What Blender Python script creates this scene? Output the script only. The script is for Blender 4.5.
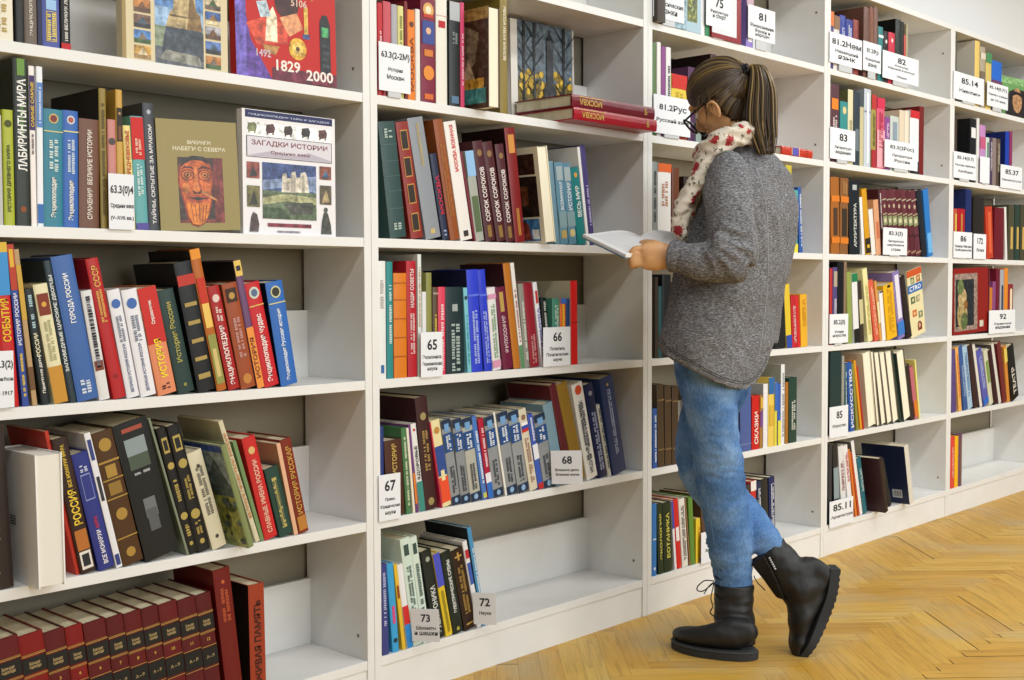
import bpy, bmesh, math, random
from mathutils import Vector, Matrix

for o in list(bpy.data.objects): bpy.data.objects.remove(o, do_unlink=True)
SC = bpy.context.scene
COL = SC.collection

# ---------------------------------------------------------------- camera, light, exposure
cam_d = bpy.data.cameras.new('camera'); cam = bpy.data.objects.new('camera', cam_d); COL.objects.link(cam)
cam_d.sensor_width = 36.0; cam_d.lens = 1213.0/1024*36; cam_d.clip_start = .05
YAW, PITCH, ROLL = .8165, .0443, -.0034
fw = Vector((math.sin(YAW)*math.cos(PITCH), math.cos(YAW)*math.cos(PITCH), -math.sin(PITCH)))
rt = Vector((math.cos(YAW), -math.sin(YAW), 0)); up = rt.cross(fw)
rt, up = rt*math.cos(ROLL)+up*math.sin(ROLL), -rt*math.sin(ROLL)+up*math.cos(ROLL)
cam.matrix_world = Matrix(((rt.x, up.x, -fw.x, -1.8765), (rt.y, up.y, -fw.y, -2.2205), (rt.z, up.z, -fw.z, 1.0108), (0, 0, 0, 1)))
SC.camera = cam
SC.view_settings.view_transform = 'Standard'; SC.view_settings.look = 'None'
SC.view_settings.gamma = 1; SC.view_settings.use_curve_mapping = False
SC.view_settings.exposure = -0.1
wd = bpy.data.worlds.new('room_light'); SC.world = wd; wd.use_nodes = True
wd.node_tree.nodes['Background'].inputs[0].default_value = (1.0, 1.0, .97, 1)
wd.node_tree.nodes['Background'].inputs[1].default_value = .13
def area(name, loc, rot, sx, sy, power, color):
    l = bpy.data.lights.new(name, 'AREA'); l.shape = 'RECTANGLE'; l.size = sx; l.size_y = sy; l.energy = power; l.color = color
    o = bpy.data.objects.new(name, l); COL.objects.link(o); o.location = loc; o.rotation_euler = rot; return o
for i, (lx, ly) in enumerate(((-1.6, -1.6), (.6, -1.6), (2.8, -1.6), (5.0, -1.6), (-1.6, -3.4), (.6, -3.4), (2.8, -3.4), (5.0, -3.4))):
    area('ceiling_lamp', (lx, ly, 2.95), (0, 0, 0), 1.5, .35, 25 if lx < 2 else 37, (1.0, .995, .95))
area('front_fill_light', (1.2, -6.0, 1.9), (math.radians(90), 0, 0), 6.5, 1.7, 190, (.97, 1.0, .99))  # added unseen fill behind the camera, brightens the back panels from the front

# ---------------------------------------------------------------- helpers
def lin(h):
    v = [int(h[i:i+2], 16)/255 for i in (0, 2, 4)]
    return tuple((x/12.92 if x <= .04045 else ((x+.055)/1.055)**2.4) for x in v)+(1,)
MATS = {}
PMATS = {}
def MP(h):
    """printed picture colour: the hue mottled like a photograph"""
    if h not in PMATS:
        m, nt, b, N = new_nodes('printed_'+h)
        tc = N('ShaderNodeTexCoord'); no = N('ShaderNodeTexNoise'); no.inputs['Scale'].default_value = 55; no.inputs['Detail'].default_value = 5; no.inputs['Roughness'].default_value = .65
        c = [int(h[i:i+2], 16) for i in (0, 2, 4)]; k = lambda f, a: ''.join('%02x' % max(0, min(255, int(v*f+a))) for v in c)
        r = ramp(N, [(.3, k(.5, 0)), (.5, h), (.68, k(1.1, 26))]); nt.links.new(tc.outputs['Object'], no.inputs['Vector']); nt.links.new(no.outputs[0], r.inputs[0]); nt.links.new(r.outputs[0], b.inputs['Base Color'])
        b.inputs['Roughness'].default_value = .35; PMATS[h] = m
    return PMATS[h]
def M(h, rough=.45, spec=.35):
    k = (h, rough, spec)
    if k not in MATS:
        m = bpy.data.materials.new('colour_'+h); m.use_nodes = True
        b = m.node_tree.nodes['Principled BSDF']
        b.inputs['Base Color'].default_value = lin(h); b.inputs['Roughness'].default_value = rough
        b.inputs['Specular IOR Level'].default_value = spec
        MATS[k] = m
    return MATS[k]
def new_nodes(name):
    m = bpy.data.materials.new(name); m.use_nodes = True
    nt = m.node_tree; b = nt.nodes['Principled BSDF']
    def N(t, **kw):
        n = nt.nodes.new(t)
        for a, v in kw.items(): setattr(n, a, v)
        return n
    return m, nt, b, N
def ramp(N, stops, interp='LINEAR'):
    r = N('ShaderNodeValToRGB'); e = r.color_ramp.elements; r.color_ramp.interpolation = interp
    e[0].position, e[0].color = stops[0][0], lin(stops[0][1]); e[1].position, e[1].color = stops[-1][0], lin(stops[-1][1])
    for p, c in stops[1:-1]:
        x = e.new(p); x.color = lin(c)
    return r
def mesh_obj(name, verts, faces, mats, parent=None, midx=None, smooth=False):
    me = bpy.data.meshes.new(name); me.from_pydata([tuple(v) for v in verts], [], faces); me.update()
    for m in mats: me.materials.append(m)
    if midx: me.polygons.foreach_set('material_index', midx)
    if smooth: me.polygons.foreach_set('use_smooth', [True]*len(me.polygons))
    o = bpy.data.objects.new(name, me); COL.objects.link(o)
    if parent: o.parent = parent
    return o
def thing(name, label, cat, loc=(0, 0, 0), rot=(0, 0, 0), group=None):
    o = bpy.data.objects.new(name, None); COL.objects.link(o); o.empty_display_size = .05
    o.location = loc; o.rotation_euler = rot; o['label'] = label; o['category'] = cat
    if group: o['group'] = group
    return o
class MB:
    def __init__(s): s.v = []; s.f = []; s.m = []
    def box(s, x0, y0, z0, x1, y1, z1, m=0):
        n = len(s.v); s.v += [(x0,y0,z0),(x1,y0,z0),(x1,y1,z0),(x0,y1,z0),(x0,y0,z1),(x1,y0,z1),(x1,y1,z1),(x0,y1,z1)]
        s.f += [(n,n+3,n+2,n+1),(n+4,n+5,n+6,n+7),(n,n+1,n+5,n+4),(n+1,n+2,n+6,n+5),(n+2,n+3,n+7,n+6),(n+3,n,n+4,n+7)]; s.m += [m]*6; return s
    def poly(s, pts, m=0):
        n = len(s.v); s.v += list(pts); s.f.append(tuple(range(n, n+len(pts)))); s.m.append(m); return s
    def build(s, name, mats, parent=None, smooth=False, bevel=0):
        o = mesh_obj(name, s.v, s.f, mats if isinstance(mats, (list, tuple)) else [mats], parent, s.m, smooth)
        if bevel:
            b = o.modifiers.new('bevel', 'BEVEL'); b.width = bevel; b.segments = 2; b.limit_method = 'ANGLE'
        return o
TEXT = {}
def text_mesh(s):
    """outline of a string as (verts, faces), scaled to a unit box, cap height 1"""
    if s not in TEXT:
        cu = bpy.data.curves.new('t', 'FONT'); cu.body = s; cu.resolution_u = 2; cu.offset = .024
        o = bpy.data.objects.new('t', cu); COL.objects.link(o)
        bpy.context.view_layer.update()
        me = bpy.data.meshes.new_from_object(o.evaluated_get(bpy.context.evaluated_depsgraph_get()))
        vs = [v.co.copy() for v in me.vertices]; fs = [tuple(p.vertices) for p in me.polygons]
        bpy.data.objects.remove(o); bpy.data.curves.remove(cu); bpy.data.meshes.remove(me)
        x0 = min(v.x for v in vs); x1 = max(v.x for v in vs); y0 = min(v.y for v in vs); y1 = max(v.y for v in vs)
        asp = (x1-x0)/(y1-y0)
        TEXT[s] = ([((v.x-x0)/(x1-x0), (v.y-y0)/(y1-y0)) for v in vs], fs, asp)
    return TEXT[s]
def text_flat(mb, s, cx, cz, w, h, y, m=0, fit=True):
    """text facing -y, centred"""
    vs, fs, asp = text_mesh(s)
    if fit: w = min(w, h*asp*1.05)
    n = len(mb.v); mb.v += [(cx+(a-.5)*w, y, cz+(b-.5)*h) for a, b in vs]
    mb.f += [tuple(i+n for i in f) for f in fs]; mb.m += [m]*len(fs)
def disc(mb, cx, cz, rx, rz, y, m=0, n=18):
    mb.poly([(cx+rx*math.cos(2*math.pi*i/n), y, cz+rz*math.sin(2*math.pi*i/n)) for i in range(n)], m)

# ---------------------------------------------------------------- room
W, T, DEP, TOP = 1.088, .022, .235, 2.126
ROWZ = dict(A=1.4662, B=1.1266, C=.7877, D=.4488, E=.1137, Z=1.806)
m, nt, b, N = new_nodes('white_painted_wall')
no = N('ShaderNodeTexNoise'); no.inputs['Scale'].default_value = 60; bu = N('ShaderNodeBump'); bu.inputs['Strength'].default_value = .05
tc = N('ShaderNodeTexCoord'); nt.links.new(tc.outputs['Object'], no.inputs['Vector']); nt.links.new(no.outputs[0], bu.inputs['Height']); nt.links.new(bu.outputs[0], b.inputs['Normal'])
b.inputs['Base Color'].default_value = lin('f2f2f2'); b.inputs['Roughness'].default_value = .8
WALL = m
o = MB().box(-4.5, DEP+.032, 0, 9, DEP+.2, 3.2).build('wall_back', WALL); o['kind'] = 'structure'

# floor: herringbone parquet, one mesh, a tint per plank
m, nt, b, N = new_nodes('oak_parquet')
at = N('ShaderNodeAttribute'); at.attribute_name = 'tint'
at2 = N('ShaderNodeAttribute'); at2.attribute_name = 'grain'
ma = N('ShaderNodeMapping'); ma.inputs['Scale'].default_value = (3, 42, 1)
n1 = N('ShaderNodeTexNoise'); n1.inputs['Scale'].default_value = 1.6; n1.inputs['Detail'].default_value = 6; n1.inputs['Distortion'].default_value = 1.2
n2 = N('ShaderNodeTexNoise'); n2.inputs['Scale'].default_value = 3.2; n2.inputs['Detail'].default_value = 4
tc = N('ShaderNodeTexCoord')
nt.links.new(at2.outputs['Vector'], ma.inputs['Vector']); nt.links.new(ma.outputs[0], n1.inputs['Vector']); nt.links.new(tc.outputs['Object'], n2.inputs['Vector'])
r1 = ramp(N, [(.0, 'b98a2e'), (.3, 'c8983a'), (.6, 'd0a344'), (.85, 'd6ae54'), (1, 'ccad6a')])
nt.links.new(at.outputs['Fac'], r1.inputs[0])
r2 = ramp(N, [(.3, 'c4c0b8'), (.5, 'efeeec'), (.7, 'ffffff')])
nt.links.new(n1.outputs[0], r2.inputs[0])
mx = N('ShaderNodeMix', data_type='RGBA', blend_type='MULTIPLY'); mx.inputs[0].default_value = .75
nt.links.new(r1.outputs[0], mx.inputs[6]); nt.links.new(r2.outputs[0], mx.inputs[7])
r3 = ramp(N, [(.5, '000000'), (.72, 'ffffff')]); nt.links.new(n2.outputs[0], r3.inputs[0])
mg = N('ShaderNodeMath', operation='MULTIPLY'); mg.inputs[1].default_value = .6; nt.links.new(r3.outputs[0], mg.inputs[0])
mx2 = N('ShaderNodeMix', data_type='RGBA'); nt.links.new(mg.outputs[0], mx2.inputs[0]); nt.links.new(mx.outputs[2], mx2.inputs[6]); mx2.inputs[7].default_value = lin('b3a27c')
nt.links.new(mx2.outputs[2], b.inputs['Base Color'])
b.inputs['Roughness'].default_value = .42; b.inputs['Specular IOR Level'].default_value = .35
OAK = m
def build_floor():
    random.seed(5)
    L, w = .402, .0585; r2 = math.sqrt(2); gaps = []; v = []; f = []; tint = []; grain = []
    x0s, per, yb = 1.215, w*r2, -.725
    for k in range(-14, 4):
        a = 45 if k % 2 == 0 else -45
        cy = yb+k*L/r2; off = x0s+(k % 2)*w/r2*(1 if True else 0)
        d = Vector((math.cos(math.radians(a)), math.sin(math.radians(a)), 0)); e = Vector((-d.y, d.x, 0))
        for i in range(-70, 90):
            c = Vector((off+i*per, cy, 0))
            if c.x < -4 or c.x > 6.4 or c.y > .5 or c.y < -5: continue
            g = .00025; n = len(v)
            for s, t in ((-1, -1), (1, -1), (1, 1), (-1, 1)): v.append(c+d*s*(L/2-g)+e*t*(w/2-g))
            tt = min(1, max(0, random.gauss(.5, .17))); q = random.random()*50
            tint += [tt]*4; grain += [(-L/2+q, -w/2+q*3, q), (L/2+q, -w/2+q*3, q), (L/2+q, w/2+q*3, q), (-L/2+q, w/2+q*3, q)]
            f.append((n, n+1, n+2, n+3))
            if (k == 0 and 1.0 < c.x < 2.9) or random.random() < .05:
                q0, q1 = (-L/2-.004, -L/2+.03) if k == 0 and random.random() < .9 else (-L/2, L/2)
                m_ = len(gaps); gaps.extend([c+d*q0-e*(w/2+.0014), c+d*q1-e*(w/2+.0014), c+d*q1-e*(w/2-.0014), c+d*q0-e*(w/2-.0014)])
    nf = len(f)
    for q in range(0, len(gaps), 4):
        n = len(v); v += [p+Vector((0, 0, .0004)) for p in gaps[q:q+4]]; f.append((n, n+1, n+2, n+3)); tint += [0]*4; grain += [(0, 0, 0)]*4
    n = len(v)
    for z in (-.0012, -.15):
        for x, y in ((-4.5, -5.5), (9, -5.5), (9, DEP+.1), (-4.5, DEP+.1)): v.append(Vector((x, y, z))); tint.append(0); grain.append((0, 0, 0))
    f += [(n, n+1, n+2, n+3), (n+4, n+7, n+6, n+5)]+[(n+i, n+4+i, n+4+(i+1) % 4, n+(i+1) % 4) for i in range(4)]
    o = mesh_obj('floor', v, f, [OAK, M('2e2010', .9)], None, [0]*nf+[1]*(len(f)-nf))
    A = o.data.attributes.new('tint', 'FLOAT', 'POINT'); A.data.foreach_set('value', tint)
    A = o.data.attributes.new('grain', 'FLOAT_VECTOR', 'POINT'); A.data.foreach_set('vector', [c for g in grain for c in g])
    o['kind'] = 'structure'
build_floor()

# ---------------------------------------------------------------- bookcases
m, nt, b, N = new_nodes('white_melamine')
tc = N('ShaderNodeTexCoord'); no = N('ShaderNodeTexNoise'); no.inputs['Scale'].default_value = 9; nt.links.new(tc.outputs['Object'], no.inputs['Vector'])
r = ramp(N, [(.3, 'e4e4e2'), (.7, 'e9e9e8')]); nt.links.new(no.outputs[0], r.inputs[0]); nt.links.new(r.outputs[0], b.inputs['Base Color'])
b.inputs['Roughness'].default_value = .38; b.inputs['Specular IOR Level'].default_value = .4
WHITE = m
GAP_SHADE = M('8b8575', .8, .1)  # grey-brown with the shade of the open gaps put into the colour
NAMES = ['leftmost white bookcase, cut by the left edge of the photo', 'second white bookcase from the left, between reader and leftmost case', 'white bookcase directly behind the standing reader',
         'white bookcase right of the reader, fourth from the left', 'rightmost white bookcase at the far end of the row']
for u in range(5):
    x0, x1 = (u-1)*W, u*W
    e = .0006
    t = thing('bookcase', NAMES[u], 'bookcase', (x0, 0, 0), group='white bookcases in a row')
    for a in (e, W-T): MB().box(a, 0, 0, a+T-e, DEP, TOP-T).build('side_panel', WHITE, t, bevel=.0008)
    MB().box(e, 0, TOP-T+.0002, W-e, DEP, TOP).build('top_panel', WHITE, t, bevel=.0008)
    MB().box(T, .004, 0, W-T, .022, ROWZ['E']-T-.0004).build('plinth', WHITE, t)
    for rz in ROWZ.values():
        MB().box(T+.0003, .0008, rz-T, W-T-.0003, DEP, rz).build('shelf', WHITE, t, bevel=.0008)
        MB().box(T+.0003, DEP-.014, rz+.0002, W-T-.0003, DEP+.001, rz+.165).build('back_panel', WHITE, t)
    MB().box(.004, DEP+.012, .1, W-.004, DEP+.016, TOP-.01).build('gap_shade_sheet', GAP_SHADE, t)  # added dark sheet, imitates the shade in the gaps above the back panels
    sc = MB()
    for zz in (ROWZ['E']+.055, ROWZ['A']+.06, ROWZ['Z']+.2):
        for xx, sg in ((W-T, -1), (T, 1)):
            n = 10; sc.poly([(xx+sg*.0006, .035+.0045*math.cos(2*math.pi*i/n), zz+.0045*math.sin(2*math.pi*i/n)) for i in range(n)])
    sc.build('screw_cap', M('77736c', .5), t)

# ---------------------------------------------------------------- books
PAGE = M('d9d0b6', .85, .1); PAGEW = M('e6e2d8', .85, .1)
m, nt, b, N = new_nodes('page_edges')
tc = N('ShaderNodeTexCoord'); ma = N('ShaderNodeMapping'); ma.inputs['Scale'].default_value = (900, 20, 8)
no = N('ShaderNodeTexNoise'); no.inputs['Scale'].default_value = 1; r = ramp(N, [(.35, 'c2b898'), (.65, 'ddd5bf')])
nt.links.new(tc.outputs['Object'], ma.inputs[0]); nt.links.new(ma.outputs[0], no.inputs['Vector']); nt.links.new(no.outputs[0], r.inputs[0]); nt.links.new(r.outputs[0], b.inputs['Base Color'])
b.inputs['Roughness'].default_value = .85; b.inputs['Specular IOR Level'].default_value = .1
PAGES = m
PAGEL = M('efe8d2', .85, .1)
ROWNAME = {0: dict(A='top', B='second', C='third', D='fourth', E='bottom'), 2: dict(Z='top', A='second', B='third', C='fourth', D='fifth', E='bottom')}
CASE = ['left case', 'second case', "reader's case", 'fourth case', 'rightmost case']
def group_name(u, row): return 'books on the %s shelf of the %s' % (ROWNAME[0 if u < 2 else 2][row], CASE[u])

def cover_mesh(w, h, d, fore, hard):
    t = min(.0028 if hard else .0009, w*.16); b = .0022 if hard and w > .012 else .0006
    tl = t*1.1
    out = [(0, d), (0, b), (w*.12, b*.45), (w*.3, b*.1), (w*.5, 0), (w*.7, b*.1), (w*.88, b*.45), (w, b), (w, d), (w-t, d), (w-t, b+tl), (t, b+tl), (t, d)]
    if fore: out = [(x, d-y) for x, y in out][::-1]
    n = len(out); v = [(x, y, 0) for x, y in out]+[(x, y, h) for x, y in out]
    f = [tuple(range(n-1, -1, -1)), tuple(range(n, 2*n))]+[(i, (i+1) % n, n+(i+1) % n, n+i) for i in range(n)]
    return v, f, t, b+tl
def lettering(mb, rnd, w, z0, z1, y, wf=.4, cx=None):
    """worn, unreadable spine printing: rows of short strokes running up the spine"""
    cx = w/2 if cx is None else cx
    rows = 2 if w > .026 else 1; size = w*wf/rows
    for r in range(rows):
        c = cx+(r-(rows-1)/2)*size*1.3; z = z0
        while z < z1-size*.3:
            k = size*rnd.uniform(.28, .5)
            if rnd.random() < .84: mb.poly([(c-size*.5, y, z), (c+size*.5*rnd.choice((1, 1, .6)), y, z), (c+size*.5*rnd.choice((1, 1, .6)), y, z+k), (c-size*.5, y, z+k)])
            z += k*1.45
def spine_text(mb, s, w, z0, z1, y, wf, m=0):
    vs, fs, asp = text_mesh(s); size = min(w*wf, (z1-z0)/asp*1.25); n = len(mb.v)
    mb.v += [(w/2-(b-.5)*size, y, z0+a*(z1-z0)) for a, b in vs]; mb.f += [tuple(i+n for i in f) for f in fs]; mb.m += [m]*len(fs)
SETS = {
 'med': 'b:1d2f4a:.9:1;b:6f9fd0:.86:.95:.5;b:1f4a86:.62:.84;m:e0e6ee:.64:.82;m:30343a:.14:.46;b:1d2f4a:0:.1;o:8ab0d8:.05:.4',
 'mar': 'b:a8a088:.84:.86;b:8a9468:.46:.6:.9;b:d0c8a8:.5:.56:.5;b:a8987a:.62:.64;b:2a1418:.3:.32;b:9a7a60:.04:.07;o:b8a890:.75:.4',
}
def book(x, y, z, w, h, d, lean, col, opts, label, group):
    opts = [s for s in opts.split(';') if s]; fore = False; side = None; ex = []; decal = None
    for s in opts:
        if s == 'fore': fore = True
        elif s.startswith('side='): side = s[5:]
        elif s.startswith('decal'): decal = s[5:]
        elif s in SETS: ex += SETS[s].split(';')
        elif s.startswith('vol:'):
            n = s[4:]; ex += ['b:141414:.68:.81;b:b8944a:.822:.828;b:b8944a:.834:.838;b:b8944a:.66:.666;b:b8944a:.65:.654',
                              'b:141414:.36:.52;b:b8944a:.53:.535;b:b8944a:.34:.345;h:Большая:b8a070:.76:.45;h:энциклопедия:b8a070:.725:.5;h:%s:c8a04a:.595:.2;h:А – Я:b8a070:.44:.5' % n]
            ex = ';'.join(ex).split(';')
        else: ex.append(s)
    bl = x, z
    if lean < 0: loc = (x, y, z+w*math.sin(-lean)+.0002)
    else: loc = (x, y, z+.0002)
    nm = 'encyclopedia_volume' if 'vol' in label.split() and False else 'book'
    t = thing(nm, label, 'book', loc, (0, -lean, 0), group)
    hard = w > .014
    v, f, tt, ty = cover_mesh(w, h, d, fore, hard)
    rough = .35 if hard else .42
    mats = [M(col, rough)]; mi = [0]*len(f)
    if fore: mats = [M(side or '6a6458', .45)]
    elif side:
        mats.append(M(side, .4)); mi = [0, 0]+[1 if (i == 0 or i == 7) else 0 for i in range(len(f)-2)]
    mesh_obj('cover', v, f, mats, t, mi)
    g = .003 if hard else .0008
    y0, y1 = (ty, d-g) if not fore else (g, d-ty)
    MB().box(tt, y0, g, w-tt, y1, h-g).build('page_block', PAGES if not fore else (PAGEL if col != 'e9e6de' else PAGEW), t)
    if fore: y0 = 0
    rnd = random.Random(label)
    bands = MB(); bm = []; titles = MB(); tm = []; em = MB(); emm = []; lt = MB(); lm = []
    def mi_of(L, c):
        if c not in L: L.append(c)
        return L.index(c)
    lev = -.0004
    for s in ex:
        p = s.split(':')
        if p[0] == 'b':
            wf = float(p[4]) if len(p) > 4 else .985; lev -= .00005
            a, c = w*(1-wf)/2, w*(1+wf)/2
            bands.poly([(a, lev, h*float(p[2])), (c, lev, h*float(p[2])), (c, lev, h*float(p[3])), (a, lev, h*float(p[3]))], mi_of(bm, p[1]))
        elif p[0] == 'o':
            r = w*float(p[3])/2; lev -= .00005; disc(em, w/2, h*float(p[2]), r, r, lev, mi_of(emm, p[1]), 14)
        elif p[0] == 't':
            spine_text(titles, p[1], w, h*float(p[3]), h*float(p[4]), -.0013, float(p[5]) if len(p) > 5 else .5, mi_of(tm, p[2]))
        elif p[0] == 'h':
            text_flat(titles, p[1], w/2, h*float(p[3]), w*float(p[4]), h*.028, -.0013, mi_of(tm, p[2]))
        elif p[0] == 'm':
            n0 = len(lt.f); lettering(lt, rnd, w, h*float(p[2]), h*float(p[3]), -.0012, float(p[4]) if len(p) > 4 else .4)
            k = mi_of(lm, p[1]); lt.m[n0:] = [k]*(len(lt.f)-n0)
    for mb, cs, nm in ((bands, bm, 'spine_band'), (em, emm, 'emblem'), (titles, tm, 'spine_title'), (lt, lm, 'spine_lettering')):
        if mb.f: mb.build(nm, [M(c, .5) for c in cs], t)
    if decal:
        # picture printed on the left board
        mb = MB(); X = -.0005; k = [0]
        def q(u0, v0, u1, v1, m, up=0):
            k[0] += 1; xx = X-.00004*k[0]
            mb.poly([(xx, d*(1-u0), h*v0), (xx, d*(1-u1), h*v0), (xx, d*(1-u1), h*v1), (xx, d*(1-u0), h*v1)], m)
        def pg(pts, m):
            k[0] += 1; xx = X-.00004*k[0]; mb.poly([(xx, d*(1-a), h*c) for a, c in pts], m)
        if decal == 'P':
            cs = ['a8b060', '8fa0a8', '4c5e38', '5a6a70', '2c4aa0', 'b8a878', '39452c']
            q(0, 0, 1, 1, 0); q(0, .62, 1, 1, 1); q(0, .93, 1, .99, 4)
            pg([(.3, .62), (.5, .8), (.62, .7), (.8, .86), (1, .6), (1, .5), (.3, .5)], 3)
            rr = random.Random(4)
            for i in range(60):
                a, c, r = rr.random(), rr.uniform(.02, .6), rr.uniform(.02, .07); mm = rr.choice((2, 6, 5, 3))
                pg([(min(1, max(0, a+r*math.cos(j)*1.1)), max(.01, c+r*.6*math.sin(j)*rr.uniform(.6, 1.2))) for j in (0, 1, 2, 3, 4, 5)], mm)
            nm = 'cover_painting'
        elif decal == 'Q':
            cs = ['4a3826', 'a88a4a', '2c2018', 'd8a840', '4a9a98', '8a7a60', 'c8b890']
            q(0, 0, 1, 1, 0); q(0, .88, 1, 1, 1); pg([(.2, .88), (.5, .7), (.3, .5), (.1, .6)], 2); pg([(.45, .85), (.8, .75), (.7, .45), (.45, .35)], 5)
            q(.05, .05, .95, .2, 4); q(.1, .2, .9, .3, 3); pg([(.4, .3), (.55, .5), (.7, .3)], 6); q(.05, .3, .3, .42, 2)
            nm = 'cover_painting'
        elif decal == 'R':
            cs = ['e2d9bf', '3c2018', '6a3a20', '2a1c16', '4a80b8', '8c3420', 'f0f0f0', 'b87a40']
            q(.02, .72, .9, .93, 1); q(.1, .78, .35, .9, 7); q(.05, .5, .4, .7, 2); q(.42, .28, .92, .7, 3); q(.1, .3, .4, .48, 1); q(.5, .4, .7, .6, 2); q(.2, .03, .9, .26, 4); pg([(.4, .04), (.45, .2), (.55, .24), (.65, .2), (.7, .04)], 5); q(.72, .05, .88, .15, 6)
            nm = 'cover_pictures'
        elif decal == 'B':
            cs = ['c8ccd0', '2a3040']; q(.62, .1, .84, .24, 0)
            for i in range(9): q(.645+i*.02, .125, .645+i*.02+(.006, .012, .009)[i % 3], .22, 1)
            nm = 'price_barcode'
        else:
            cs = ['26262a']
            for i in range(12):
                a = i*.5236; q(.18+.05*math.cos(a)-.012, .48+.03*math.sin(a)-.01, .18+.05*math.cos(a)+.012, .48+.03*math.sin(a)+.01, 0)
            for i in range(4): q(.35, .44+i*.02, .5, .448+i*.02, 0)
            nm = 'cover_emblem'
        mb.build(nm, [MP(c) for c in cs] if decal in 'PQR' else [M(c, .5) for c in cs], t)
    return t
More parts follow.
